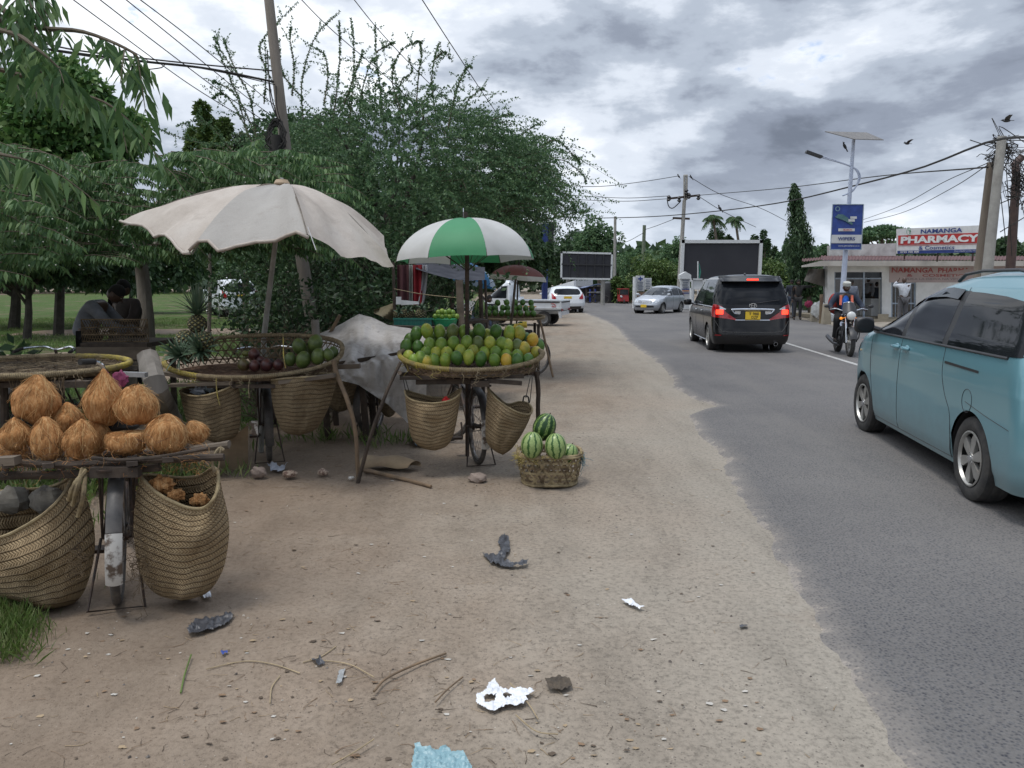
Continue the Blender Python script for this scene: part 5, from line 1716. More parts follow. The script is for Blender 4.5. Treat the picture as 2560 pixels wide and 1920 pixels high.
def bike_wheel(parent,M,r=0.335,wd=0.045,spokes=32,name='wheel'):
 """plane of the wheel = local XZ, hub on local Y, placed with matrix M"""
 tr=MB()
 n=48
 tr.tube([(r*0.965*math.cos(2*PI*k/n),0,r*0.965*math.sin(2*PI*k/n))for k in range(n)],wd/2*1.0,10,closed=True)
 tr.xf(M);o=tr.build(name,M_TYREB,parent)
 rm=MB()
 rm.tube([(r*0.885*math.cos(2*PI*k/n),0,r*0.885*math.sin(2*PI*k/n))for k in range(n)],0.013,6,closed=True,flat=1.0)
 rm.xf(M);rm.build('rim',M_SPOKE,o)
 s=MB()
 for k in range(spokes):
  a=2*PI*k/spokes
  sg=1 if k%2 else-1
  b=a+(0.35 if(k//2)%2 else-0.35)
  s.tube([(0.022*math.cos(b),sg*0.03,0.022*math.sin(b)),(r*.885*math.cos(a),0,r*.885*math.sin(a))],0.0014,3,cap=False)
 s.xf(M);s.build('spokes',M_SPOKE,o)
 h=MB();h.cyl((0,-0.05,0),(0,0.05,0),0.018,n=10);h.cyl((0,-0.032,0),(0,-0.028,0),0.032,n=12);h.cyl((0,0.028,0),(0,0.032,0),0.032,n=12);h.cyl((0,-0.075,0),(0,0.075,0),0.006,n=6)
 h.xf(M);h.build('hub',M_IRON,o)
 return o
def bicycle(label,loc,hd,steer=0.0,tail='white',lean=0.0,bars=True):
 t=thing('bicycle',label,'bicycle',loc,hd,local=True)
 t.rotation_euler=(lean,0,hd)
 r=0.335
 T=Matrix.Translation
 bike_wheel(t,T((0,0,r)),r,name='rear_wheel')
 fx=1.12
 hx,hz=0.86,0.86
 S=T((hx+.09,0,0))@Matrix.Rotation(steer,4,'Z')@T((-(hx+.09),0,0))
 bike_wheel(t,S@T((fx,0,r)),r,name='front_wheel')
 f=MB()
 bb=(0.44,0,0.30);st=(0.28,0,0.82);ht=(hx,0,hz);hb=(hx+.05,0,hz-.16)
 f.tube([bb,st],0.015,8);f.tube([(0.30,0,.78),ht],0.014,8);f.tube([bb,hb],0.016,8);f.tube([ht,hb],0.019,8)
 for sg in(1,-1):
  f.tube([bb,(0.2,sg*.055,.31),(0,sg*0.065,r)],0.010,6);f.tube([st,(0.15,sg*.05,.6),(0,sg*0.065,r)],0.009,6)
 f.build('frame',M_IRON,t)
 fk=MB()
 for sg in(1,-1):
  fk.tube([(hx+.06,sg*.01,.72),(hx+.10,sg*.05,.68),(hx+.17,sg*.055,.50),(fx,sg*.055,r)],0.011,6)
 fk.tube([(hx,0,hz),(hx-.03,0,hz+.10)],0.014,8)
 fk.xf(S);fk.build('fork',M_IRON,t)
 if bars:
  b=MB()
  b.tube(spline([(hx-.20,.30,hz+.10),(hx-.12,.28,hz+.12),(hx+.0,.14,hz+.13),(hx-.01,0,hz+.10),(hx+.0,-.14,hz+.13),(hx-.12,-.28,hz+.12),(hx-.20,-.30,hz+.10)],22),0.012,8)
  b.xf(S);bo=b.build('handlebar',M_CHROME,t)
  for sg in(1,-1):
   g=MB();g.tube([(hx-.13,sg*.282,hz+.118),(hx-.23,sg*.305,hz+.092)],0.017,8);g.xf(S);g.build('grip',M_CORD,bo)
 sd=MB();sd.ell((0.24,0,0.89),(0.14,0.10,0.045),16,8,fn=lambda d:1-0.35*max(0,d.x));sd.cyl((0.27,0,.80),(0.26,0,.87),0.012,n=8);sd.build('saddle',M_CORD,t)
 m=MB()
 def guard(mb,c,a0,a1,w=0.035,R_=r+0.028):
  n=22
  def fn(u,v):
   a=lerp(a0,a1,u);y=lerp(-1,1,v)
   rr=R_-0.012*y*y
   return(c[0]+rr*math.cos(a),w*y,c[1]+rr*math.sin(a))
  mb.grid(fn,n,6,thick=0.002)
 guard(m,(0,r),R(40),R(160));m.build('mudguard',M_GUARDB,t)
 m=MB();guard(m,(0,r),R(160.5),R(203),0.037);m.build('mudguard_tail',M_GUARD if tail=='white' else M_GUARDB,t)
 m=MB();guard(m,(fx,r),R(20),R(150));m.xf(S);m.build('front_mudguard',M_GUARDB,t)
 c=MB()
 for sg in(1,-1):
  c.tube([(-0.22,sg*.075,.735),(.26,sg*.075,.735)],0.008,6)
  for x in(-0.16,0.05):c.tube([(x,sg*.075,.735),(0,sg*.075,r)],0.006,5)
 for x in(-.22,-.1,.02,.14,.26):c.tube([(x,-.075,.735),(x,.075,.735)],0.007,5)
 c.build('carrier',M_IRON,t)
 s=MB()
 s.tube([(0,.08,r),(-.16,.13,.01),(-.16,-.13,.01),(0,-.08,r)],0.008,6);s.build('stand',M_IRON,t)
 p=MB()
 p.lathe([(0.0,-.004),(0.095,-.004),(0.095,.004),(0,.004)],n=24,M=Matrix.Rotation(PI/2,4,'X'),c=(bb[0],-.045,bb[2]))
 p.tube([(bb[0],.06,bb[2]),(bb[0]-.10,.07,bb[2]-.13)],0.009,6);p.tube([(bb[0],-.06,bb[2]),(bb[0]+.10,-.07,bb[2]+.13)],0.009,6)
 p.box((bb[0]-.10,.12,bb[2]-.13),(.09,.09,.02));p.box((bb[0]+.10,-.12,bb[2]+.13),(.09,.09,.02))
 p.tube([(0,-.045,r+.035),(bb[0],-.045,bb[2]+.095)],0.004,4);p.tube([(0,-.045,r-.035),(bb[0],-.045,bb[2]-.095)],0.004,4)
 p.build('crank',M_IRON,t)
 return t
def polyline(pts,t):
 """point at fraction t along a pixel polyline"""
 L=[0]
 for a,b in zip(pts,pts[1:]):L.append(L[-1]+math.hypot(b[0]-a[0],b[1]-a[1]))
 return(float(np.interp(t*L[-1],L,[p[0]for p in pts])),float(np.interp(t*L[-1],L,[p[1]for p in pts])))
def smooth_poly(pts,n=40):
 return[(p.x,p.y)for p in spline([(a,b,0)for a,b in pts],n)]
def woven_bag(label,frim,brim,left,right,Y,depth,m=M_WOVEN,handles=True,cat='basket',cords=None,extra=None,turn=0.0,bulge=1.0):
 """soft plaited pannier: rim lines and side outlines as pixels at distance Y, with a real depth front to back"""
 frim,brim,left,right=[smooth_poly(q)for q in(frim,brim,left,right)]
 top=P(*polyline(frim,0.5),Y)
 t=thing('woven_pannier',label,cat,top)
 s_m=Y/F
 def pos(s,u,sgn):
  a,b=polyline(left,u),polyline(right,u)
  rim=frim if sgn<0 else brim
  r=polyline(rim,s)
  a0,b0=polyline(left,0),polyline(right,0)
  k=(1-u)**1.6
  x=lerp(a[0],b[0],s)+(r[0]-lerp(a0[0],b0[0],s))*k
  y=lerp(a[1],b[1],s)+(r[1]-lerp(a0[1],b0[1],s))*k
  y+=math.sin(s*PI)*16*(Y and(4.0/Y))*(1-k)*(1-u**3)
  bl=(math.sin(s*PI)**0.75)*max(0.0,1-u**3.2)**0.5*depth*bulge
  cr=((float(vnoise(s*3.0,u*3.0+Y*7,0.8,3))-0.5)*0.45+(float(vnoise(s*9.0,u*7.0+Y*3,0.8,5))-0.5)*0.14)*depth*math.sin(s*PI)
  y+=(float(vnoise(s*4,u*2.2+label.__len__(),.6,9))-.5)*26*(4.0/Y)*(1-u)*min(1,u*5)*math.sin(s*PI)
  yy=Y+sgn*(bl+cr)*0.5+turn*(s-0.5)
  return P(x,y,yy)
 for sgn,nm in((-1,'bag_front'),(1,'bag_back')):
  mb=MB()
  width=abs(polyline(right,.3)[0]-polyline(left,.3)[0])*s_m
  hgt=abs(polyline(left,1)[1]-polyline(left,0)[1])*s_m
  if sgn<0:
   mb.grid(lambda u,v:pos(u,v,-1),34,30,uvf=lambda u,v:(u*width*1.15,v*hgt*1.15,0))
  else:
   mb.grid(lambda u,v:pos(1-u,v,1),34,24,uvf=lambda u,v:(u*width*1.15,v*hgt*1.15,0))
  mb.build(nm,m,t,sharp=180)
 rim=[pos(k/30,0,-1)for k in range(31)]+[pos(1-k/24,0,1)for k in range(1,24)]
 rb=MB();rb.tube([p+Vector((0,0,.003))for p in rim],0.0085,7,closed=True,rough=0.12);rb.build('rim',M_REED,t)
 return t,pos
def tray(label,C,a,b,zrim,zfloor,weave=True,name='wicker_tray',wall_in=0.07,rimr=0.016,rim_mats=None,floor_m=None,cat='tray',strips=46,reed=None):
 """oval basket tray. zrim(angle), zfloor(y fraction -1..1)"""
 t=thing(name,label,cat,(C[0],C[1],zfloor(0)))
 def top(a_):return Vector((C[0]+a*math.cos(a_),C[1]+b*math.sin(a_),zrim(a_)))
 def bot(a_):
  k=1-wall_in/a;k2=1-wall_in/b
  return Vector((C[0]+a*k*math.cos(a_),C[1]+b*k2*math.sin(a_),zfloor(math.sin(a_))+0.0))
 fl=MB()
 n=48
 vs=[Vector((C[0],C[1],zfloor(0)))]+[bot(2*PI*k/n)for k in range(n)]
 rings=[vs[0]]
 fs=[]
 for ri in range(1,7):
  for k in range(n):
   q=vs[0].lerp(vs[1+k],ri/6)
   q=Vector((q.x,q.y,zfloor((q.y-C[1])/b)+(rnd.uniform(-.006,.010)if ri<6 else 0)))
   rings.append(q)
 for k in range(n):fs.append((0,1+k,1+(k+1)%n))
 for ri in range(5):
  for k in range(n):
   i0=1+ri*n;i1=i0+n
   fs.append((i0+k,i1+k,i1+(k+1)%n,i0+(k+1)%n))
 fl.add(rings,fs)
 under=[v-Vector((0,0,.015))for v in rings]
 fl.add(under,[tuple(reversed(f))for f in fs])
 fl.build('tray_floor',floor_m or M_SOIL,t)
 w=MB()
 def ribbon(path,wd):
  vs=[]
  for i,(p,up)in enumerate(path):
   vs+=[p-up*wd/2,p+up*wd/2]
  w.add(vs,[(2*i,2*i+2,2*i+3,2*i+1)for i in range(len(path)-1)])
 def wallp(a_,v,off=0.0):
  p=bot(a_).lerp(top(a_),v)
  o=Vector((math.cos(a_),math.sin(a_),0))*off
  return p+o
 if weave:
  for sg in(1,-1):
   for k in range(strips):
    a0=2*PI*k/strips
    hgt=(top(a0)-bot(a0)).length
    span=sg*hgt*0.62/((a+b)/2)
    path=[]
    for i in range(7):
     v=i/6
     an=a0+span*v
     p=wallp(an,v,0.002*sg+0.0015*math.sin(v*14+k))
     d=(wallp(an+0.01*sg,v+.01)-p).normalized()
     nrm=Vector((math.cos(an),math.sin(an),0))
     path.append((p,d.cross(nrm).normalized()))
    ribbon(path,0.013)
  m_=3
  for r_ in range(m_):
   v=(r_+0.5)/m_
   path=[(wallp(2*PI*k/60,v+rnd.uniform(-.02,.02),0.0),Vector((0,0,1)))for k in range(61)]
   ribbon(path,0.012)
 else:
  for k in range(60):
   a0=2*PI*k/60
   w.tube([wallp(a0,0),wallp(a0+0.03*(-1)**k,0.5,.004*(-1)**k),wallp(a0,1)],0.005,5,rough=.2)
  for r_ in range(8):
   v=(r_+0.3)/8
   w.tube([wallp(2*PI*k/90,v+rnd.uniform(-.03,.03),0.006*(-1)**(k+r_))for k in range(90)],0.006,5,closed=True,rough=.2)
 w.build('wicker_wall',reed or M_REED2,t,sharp=180)
 r=MB()
 nn=120
 pts=[top(2*PI*k/nn)for k in range(nn)]
 r.tube(pts,rimr,9,closed=True,rough=0.14)
 rim=r.build('rim',M_REED,t)
 wr=MB();col_seg=[]
 turns=int((a+b)*PI/0.013)
 for k in range(turns):
  an=2*PI*k/turns
  wr.cur=1 if(rim_mats and rim_mats(an))else 0
  c=top(an);tan=(top(an+.01)-top(an-.01)).normalized()
  n1=Vector((0,0,1))-tan*tan.z;n1.normalize();n2=tan.cross(n1)
  q=[]
  for i in range(8):
   b_=2*PI*i/8
   q.append(c+(n1*math.cos(b_)+n2*math.sin(b_))*(rimr+0.002)+tan*(0.012*(i/8-.5))+Vector([rnd.uniform(-.0015,.0015)for _ in range(3)]))
  wr.tube(q,0.0042,4,closed=True)
 wr.build('rim_binding',[M_ROPE,M_YROPE],rim,sharp=180)
 h=MB()
 for _ in range(16):
  an=rnd.uniform(PI*1.05,PI*1.95)
  c=top(an)+Vector((0,-rimr,0));L_=rnd.uniform(0.04,0.14)
  h.cur=1 if(rim_mats and rim_mats(an))else 0
  q=[c+Vector((rnd.uniform(-.012,.012)*k,-0.004*k+rnd.uniform(-.004,.004),-L_*k/5))for k in range(6)]
  h.tube(q,[0.0028,0.0012],4)
 h.build('loose_ends',[M_ROPE,M_YROPE],rim)
 return t
def straw(name,label,fn,n,mats,ln=(0.05,0.16),r=0.0014,cat='straw',parent=None,seed=0):
 rs=np.random.RandomState(seed)
 mb=MB()
 for _ in range(n):
  c=Vector(fn(rs));a=rs.uniform(0,6.28);l=rs.uniform(*ln)
  d=Vector((math.cos(a),math.sin(a),rs.normal()*.12))
  e=Vector((rs.normal(),rs.normal(),abs(rs.normal())*.3))*l*.16
  mb.cur=int(rs.randint(0,len(mats)))
  mb.tube([c-d*l/2,c+e,c+d*l/2+Vector((0,0,rs.normal()*.008))],[r,r*.6],3,cap=False)
 return mb.build(name,mats,parent,label=label,cat=cat,kind='stuff')
 # fruit shapes
def fruit_mat(name,a,b,spot=(0.05,0.035,0.02),rough=0.42,lo=0.42,hi=0.62,sc_=9,spots=0.5):
 t=NT(name)
 v=t.coord('Object')
 oi=t.n('ShaderNodeObjectInfo')
 m=t.n('ShaderNodeVectorMath',operation='ADD')
 t.l(v,m.inputs[0])
 cx3=t.n('ShaderNodeCombineXYZ')
 t.l(t.math('MULTIPLY',oi.outputs['Random'],40.0),cx3.inputs[0]);t.l(cx3.outputs[0],m.inputs[1])
 v=m.outputs[0]
 c=t.ramp(t.noise(v,sc_,4,0.6),[(lo,a),(hi,b)])
 c=t.mix(1.0,c,t.ramp(t.noise(v,60,3,0.6),[(0.3,0.88),(0.7,1.1)]),'MULTIPLY')
 s=t.ramp(t.noise(v,42,3,0.7),[(0.64,0.0),(0.72,spots)])
 c=t.mix(s,c,spot)
 t.color(c);t.set(Roughness=rough,Specular_IOR_Level=0.45)
 t.bump(t.noise(v,22,3,0.5),0.10,0.01)
 return t.m
PAP={'dark green':fruit_mat('papaya_dark',(0.045,0.115,0.018),(0.09,0.18,0.028)),'green':fruit_mat('papaya_green',(0.11,0.20,0.026),(0.20,0.28,0.036)),'yellow-green':fruit_mat('papaya_lime',(0.20,0.30,0.04),(0.38,0.38,0.05)),'yellow':fruit_mat('papaya_yellow',(0.22,0.25,0.035),(0.48,0.36,0.045),sc_=6),'orange':fruit_mat('papaya_orange',(0.55,0.30,0.03),(0.50,0.36,0.04),sc_=6,spots=0.8),'dull olive':fruit_mat('papaya_olive',(0.10,0.135,0.035),(0.17,0.17,0.045))}
def papaya_mesh(m,r=(0.0465,0.0465,0.062)):
 mb=MB()
 mb.ell((0,0,0),r,26,18,fn=lambda d:1-0.10*max(0,-d.z)*(1-abs(d.z))*2+0.008*math.cos(5*math.atan2(d.y,d.x))*(1-abs(d.z)))
 mb.cur=1
 mb.ell((0,0,r[2]*.985),(0.0065,0.0065,0.005),8,4)
 me_o=mb.build('papaya',[m,M_TWIG],None)
 return me_o
def avocado_mat():return fruit_mat('avocado_green',(0.055,0.085,0.02),(0.10,0.14,0.032),sc_=14,spots=0.35)
# papaya bicycle
PB=G(1189,1180)
bicycle('black bicycle under the papaya tray, white flaking rear mudguard and front wheel turned sideways',PB+Vector((0,0.36,0)),R(90+15),steer=R(62),tail='white')
pa,pb_=0.618,0.40
PC=(P(1178,885,6.75).x,6.75)
zfr,zsd,zbk=P(1180,925,6.35).z,P(998,882,6.75).z,1.07
def pz(a):return zsd+(zfr-zsd)*max(0,-math.sin(a))+(zbk-zsd)*max(0,math.sin(a))
tray('oval wicker tray heaped with papayas, rim bound in yellow and pale cord',PC,pa,pb_,pz,lambda k:0.885+0.03*k,rim_mats=lambda a:PI*1.0<a<PI*1.42,weave=True,strips=52)
def Z3(x,y):return(980+x*.26525,800+y*.26525)
papayas=[('top row',7.02,[(231,132,'dark green'),(330,107,'yellow-green'),(450,113,'green'),(571,110,'dull olive'),(683,118,'green'),(822,108,'dark green'),(982,108,'dark green'),(1107,128,'yellow-green'),(1202,125,'yellow'),(1323,190,'orange')]),('second row',6.90,[(130,255,'dark green'),(247,263,'dark green'),(354,240,'green'),(465,237,'green'),(580,223,'green'),(703,217,'green'),(813,226,'dull olive'),(924,222,'yellow-green'),(1033,228,'green'),(1090,250,'yellow-green'),(1184,250,'dull olive'),(1244,280,'yellow'),(1360,318,'yellow')]),('low middle row',6.82,[(325,325,'green'),(415,328,'yellow-green'),(520,322,'yellow-green'),(645,305,'yellow-green'),(765,305,'yellow'),(868,322,'yellow-green'),(975,315,'green'),(1075,350,'green'),(1182,352,'green')]),('front row',6.68,[(155,355,'yellow-green'),(208,390,'yellow-green'),(270,365,'green'),(330,402,'yellow'),(398,387,'green'),(501,383,'yellow-green'),(612,360,'dark green'),(722,352,'yellow-green'),(837,370,'dark green'),(967,385,'green'),(1080,390,'orange'),(1180,390,'dark green'),(1284,385,'dark green')]),('hidden back row',7.12,[(165,200,'dark green'),(400,185,'green'),(505,185,'dull olive'),(770,165,'green'),(900,155,'yellow-green'),(1265,195,'dark green'),(1385,245,'dark green')])]
ORD=['first','second','third','fourth','fifth','sixth','seventh','eighth','ninth','tenth','eleventh','twelfth','thirteenth']
pm={k:papaya_mesh(v)for k,v in PAP.items()}
used=set()
for row,Yd,lst in papayas:
 for i,(x,y,c)in enumerate(lst):
  src=pm[c]
  if c in used:
   o=src.copy();col.objects.link(o)
  else:
   o=src;used.add(c)
  p=P(*Z3(x,y),Yd+rnd.uniform(-.02,.02))
  o.location=p
  k=1.17 if row!='front row' else 1.10
  if(x,y)==(822,108):k=1.22
  o.scale=(k*rnd.uniform(.95,1.05),k,k*rnd.uniform(.94,1.06))
  o.rotation_euler=(rnd.uniform(-.22,.22),rnd.uniform(-.22,.22),rnd.uniform(0,6.28))
  tag(o,f'{c} papaya, {ORD[i]} from the left in the {row} of the heap','papaya','papayas heaped on the oval tray')
for c in PAP:
 if c not in used:bpy.data.objects.remove(pm[c])
straw('husk_bedding','brown husk fibre bedding under the papayas',lambda rs:(PC[0]+rs.uniform(-.45,.45),6.42+rs.uniform(0,.2),0.905+rs.uniform(0,.012)),260,[M_SOIL,M_WOODD,M_STICK],(0.03,0.09),0.0016,cat='bedding',seed=2)
def zz(x,y):return(900+x*.43415,520+y*.43415)
woven_bag('plaited bag hanging on the left of the papaya bicycle, red scrap in its mouth',[zz(258,1052),zz(268,1088),zz(320,1115),zz(420,1127),zz(520,1110),zz(572,1075),zz(582,1042)],[zz(258,1050),zz(330,1072),zz(420,1092),zz(500,1088),zz(582,1040)],[zz(258,1050),zz(264,1140),zz(280,1250),zz(300,1330),zz(350,1378),zz(430,1396)],[zz(582,1040),zz(572,1130),zz(552,1250),zz(532,1320),zz(498,1372),zz(430,1398)],6.55,0.30)
woven_bag('plaited bag hanging on the right of the papaya bicycle, its mouth sloping down',[zz(735,1040),zz(775,1092),zz(835,1140),zz(905,1178),zz(960,1192),zz(988,1180),zz(992,1158)],[zz(735,1038),zz(800,1098),zz(850,1132),zz(920,1118),zz(970,1128),zz(992,1155)],[zz(735,1040),zz(728,1120),zz(722,1230),zz(728,1340),zz(770,1395),zz(820,1421)],[zz(992,1155),zz(975,1215),zz(950,1270),zz(915,1330),zz(870,1390),zz(820,1423)],6.55,0.28)
mb=MB()
for a,b in((zz(250,985),zz(262,1050)),(zz(262,985),zz(282,1055)),(zz(980,975),zz(955,1095)),(zz(993,975),zz(978,1120))):
 mb.tube([P(*a,6.5),P(*b,6.5)],0.0035,5)
mb.tube(spline([P(*zz(938,1115),6.48),P(*zz(945,1085),6.46),P(*zz(968,1088),6.46),P(*zz(973,1122),6.48)],10),0.007,6)
mb.build('cord',M_CORD,None,label='dark cords that hold the two panniers of the papaya bicycle',cat='cord')
mb=MB();mb.ell(P(*zz(497,1103),6.5),(0.032,0.02,0.022),10,7,fn=lambda d:1+.35*math.sin(9*d.x+7*d.z));mb.build('red_scrap',mat('red_cloth',(0.5,0.02,0.02),rough=0.8),None,label='red scrap sticking out of the left papaya pannier',cat='cloth')
t=thing('wooden_rack','rough wooden bars carrying the papaya tray on the bicycle','rack',(PC[0],6.6,0.8))
for a,b,w_,h_,Yd in(((1000,945),(1310,941),.05,.028,6.5),((1040,955),(1210,953),.05,.04,6.55),((1220,952),(1305,958),.035,.035,6.45),((1000,935),(1350,932),.05,.03,6.95)):
 q=MB();q.beam(P(*a,Yd),P(*b,Yd),w_,h_);q.build('bar',M_WOODD,t)
q=MB();q.cyl(P(*zz(228,948),6.3),P(*zz(232,948),6.9),0.018,n=10);q.build('bar',M_WOOD,t)
q=MB();q.beam(P(*zz(640,1010),6.45),P(*zz(745,1010),6.45),0.06,0.05);q.build('bar',M_WOODD,t)
def stick(name,label,pts,r,m,cat='pole'):
 mb=MB();q=spline(pts,14)
 mb.tube(q,r,9,rough=0.07)
 return mb.build(name,m,None,label=label,cat=cat)
g1=G(1348,1062)
stick('prop_stick','dark stick propping the right end of the papaya tray behind the watermelons',[P(1341,928,6.75),P(1346,980,6.78),P(1345,1020,6.8),G(1349,1180)+Vector((0,0.2,-.03))],[0.021,0.019],M_WOODD)
stick('prop_stick','pale forked stick propping the pineapple tray, left one of the crossing pair',[P(834,900,6.5),P(842,935,6.5),P(868,1000,6.42),P(888,1075,6.4),G(896,1200)-Vector((0,0,.02))],[0.020,0.017],M_STICK)
stick('prop_stick','dark slanting stick crossing in front of the pale prop, leaning on the papaya tray',[P(1002,905,6.35),P(965,985,6.3),P(930,1080,6.3),G(894,1203)-Vector((0,0,.02))],[0.013,0.017],M_WOODD)
def rock(name,label,px,py,r,m,seed,cat='stone',sq=(1,.8,.62)):
 rs=np.random.RandomState(seed)
 c=G(px,py);k=rs.uniform(0,9,3)
 mb=MB();mb.ell((c.x,c.y,r*sq[2]*.75),(r*sq[0],r*sq[1],r*sq[2]),18,12,fn=lambda d:1+0.16*math.sin(3.1*d.x+k[0])*math.cos(2.7*d.y+k[1])+0.09*math.sin(7*d.z+5*d.x+k[2])+.05*math.sin(13*d.y+11*d.x))
 return mb.build(name,m,None,label=label,cat=cat,sharp=30)
M_ROCK=mat('stone',(0.30,0.24,0.20),(0.20,0.155,0.13),scale=22,rough=0.95,bump=0.8,bscale=60)
M_CORAL=mat('coral_stone',(0.40,0.31,0.24),(0.16,0.10,0.075),scale=40,rough=0.95,bump=1.0,bscale=70,lo=.42,hi=.58)
rock('stone','pinkish stone wedged at the rear wheel of the papaya bicycle',1195,1205,0.072,M_ROCK,1)
rock('stone','flat grey stone at the foot of the pineapple bicycle',648,1192,0.07,M_ROCK,2,sq=(.85,.5,.75))
rock('stone','rough brown lump of coral stone, left one of the two on the dirt',725,1192,0.055,M_CORAL,3)
rock('stone','rough brown lump of coral stone, right one of the two on the dirt',808,1187,0.048,M_CORAL,4)
rock('stone','small white stone left of the crossing prop sticks',878,1198,0.024,mat('white_stone',(0.6,0.57,0.52)),5)
# watermelons in the round basket
def melon_mat(name,a,b,veins=0.5,nst=11,wd=(0.46,0.6)):
 t=NT(name)
 v=t.coord('Object')
 sp=t.n('ShaderNodeSeparateXYZ');t.l(v,sp.inputs[0])
 an=t.math('ARCTAN2',sp.outputs[1],sp.outputs[0])
 nz=t.noise(v,22,4,0.7)
 w_=t.math('SINE',t.math('ADD',t.math('MULTIPLY',an,float(nst)),t.math('MULTIPLY',nz,5.5)))
 w_=t.math('ADD',t.math('MULTIPLY',w_,0.5),0.5)
 f=t.ramp(w_,[(wd[0],0.0),(wd[1],1.0)])
 c=t.mix(f,b,a)
 vn=t.voro(v,34,'DISTANCE_TO_EDGE')
 c=t.mix(t.ramp(vn.outputs['Distance'],[(0.02,veins),(0.09,0.0)]),c,a)
 t.color(c);t.set(Roughness=0.33,Specular_IOR_Level=0.45)
 return t.m
ML=melon_mat('melon_light',(0.035,0.095,0.02),(0.27,0.36,0.13),0.25,9,(.70,.86))
MD=melon_mat('melon_dark',(0.014,0.05,0.010),(0.20,0.29,0.085),0.9,10,(.30,.50))
def melon(label,px,py,Y,rx,rz,m,tilt=0.0):
 mb=MB();mb.ell((0,0,0),(rx,rx,rz),32,22)
 o=mb.build('watermelon',m,None,label=label,cat='watermelon',group='watermelons in the round basket')
 o.location=P(px,py,Y);o.rotation_euler=(tilt*.4,tilt,0.3)
 mb=MB();mb.tube([(0,0,rz*.97),(0.004,0,rz+.012)],0.004,6);mb.build('stalk',M_TWIG,o)
 return o
MLY=6.12
melon('dark green watermelon with fine pale marbling on top of the other two',*zz(1062,1262),6.30,0.094,0.118,MD,0.35)
melon('light striped watermelon standing at the left of the basket',*zz(990,1365),6.14,0.088,0.108,ML,0.05)
melon('light striped watermelon standing at the right of the basket',*zz(1127,1372),6.12,0.086,0.105,ML,-0.08)
melon('pale watermelon barely showing above the right rim of the basket',*zz(1203,1412),6.25,0.075,0.08,ML,0.3)
def round_basket():
 C=G(1374,1206);Y=C.y+0.04
 cx_=P(1374,1150,Y).x
 zt=P(1374,1128,Y).z
 a=0.262
 t=thing('reed_basket','round open-weave reed basket on the dirt holding watermelons','basket',(cx_,Y,0))
 rs=np.random.RandomState(9)
 def wp(an,v,off=0.0):
  r=lerp(0.86,1.0,math.sin(min(1,v*1.15)*PI/2))*a+off
  return Vector((cx_+r*math.cos(an),Y+r*math.sin(an),0.012+v*(zt-0.012)+0.008*math.sin(an*3)))
 w=MB()
 def rib(path,wd):
  vs=[]
  for p,up in path:vs+=[p-up*wd/2,p+up*wd/2]
  w.add(vs,[(2*i,2*i+2,2*i+3,2*i+1)for i in range(len(path)-1)])
 for sg in(1,-1):
  for k in range(22):
   a0=2*PI*k/22+rs.normal()*.02
   path=[]
   for i in range(13):
    v=i/12;an=a0+sg*0.62*v
    p=wp(an,v,0.005*math.sin(v*19*sg+k*PI));n_=Vector((math.cos(an),math.sin(an),0));d=(wp(an+.02*sg,v+.03)-wp(an,v)).normalized()
    path.append((p,d.cross(n_).normalized()))
   w.cur=int(rs.randint(0,2))
   rib(path,rs.uniform(0.013,0.021))
 for v in(0.08,0.24,0.42,0.60,0.78,0.93):
  w.cur=int(rs.randint(0,2))
  rib([(wp(2*PI*k/44,v+rs.normal()*.008,0.006*(-1)**k),Vector((0,0,1)))for k in range(45)],0.017)
 w.build('open_weave',[M_REED,M_REED2],t,sharp=180)
 b=MB()
 for v,r_ in((0.0,0.013),(1.0,0.016)):
  b.tube([wp(2*PI*k/60,v)for k in range(60)],r_,8,closed=True,rough=.15)
 b.tube([wp(2*PI*k/60,0.97,0.012)for k in range(60)],0.008,6,closed=True,rough=.2)
 b.build('rim',M_REED,t)
 f=MB();f.lathe([(0,0.015),(a*.86,0.015)],c=(cx_,Y,0),n=30);f.build('basket_floor',M_REED2,t)
 c=MB()
 for k in range(130):
  an=PI+0.35+rs.normal()*.28 if k<70 else(rs.uniform(PI,2*PI)if k<95 else 6.1+rs.normal()*.10)
  c.cur=0 if k<95 else 1
  p=wp(an,1.0-abs(rs.normal())*.12,0.012)
  q=[p]
  for _ in range(4):q.append(q[-1]+Vector((rs.normal()*.014,rs.normal()*.008,-abs(rs.normal())*.018 if c.cur else rs.normal()*.014)))
  c.tube(q,[0.003,0.001],4)
 c.build('frayed_cord',[mat('faded_yellow_cord',(0.42,0.34,0.10),(0.3,0.24,0.1)),mat('faded_blue_cord',(0.16,0.26,0.28),(0.1,0.17,0.19))],t)
 for v in(0,):
  sp=MB()
  for k in range(60):
   an=rs.uniform(0,2*PI);p=wp(an,rs.uniform(0,1),.006)
   sp.tube([p,p+Vector((math.cos(an),math.sin(an),rs.normal()*.6))*rs.uniform(.01,.035)],[0.0016,0.0008],3)
  sp.build('splinters',M_REED,t)
round_basket()
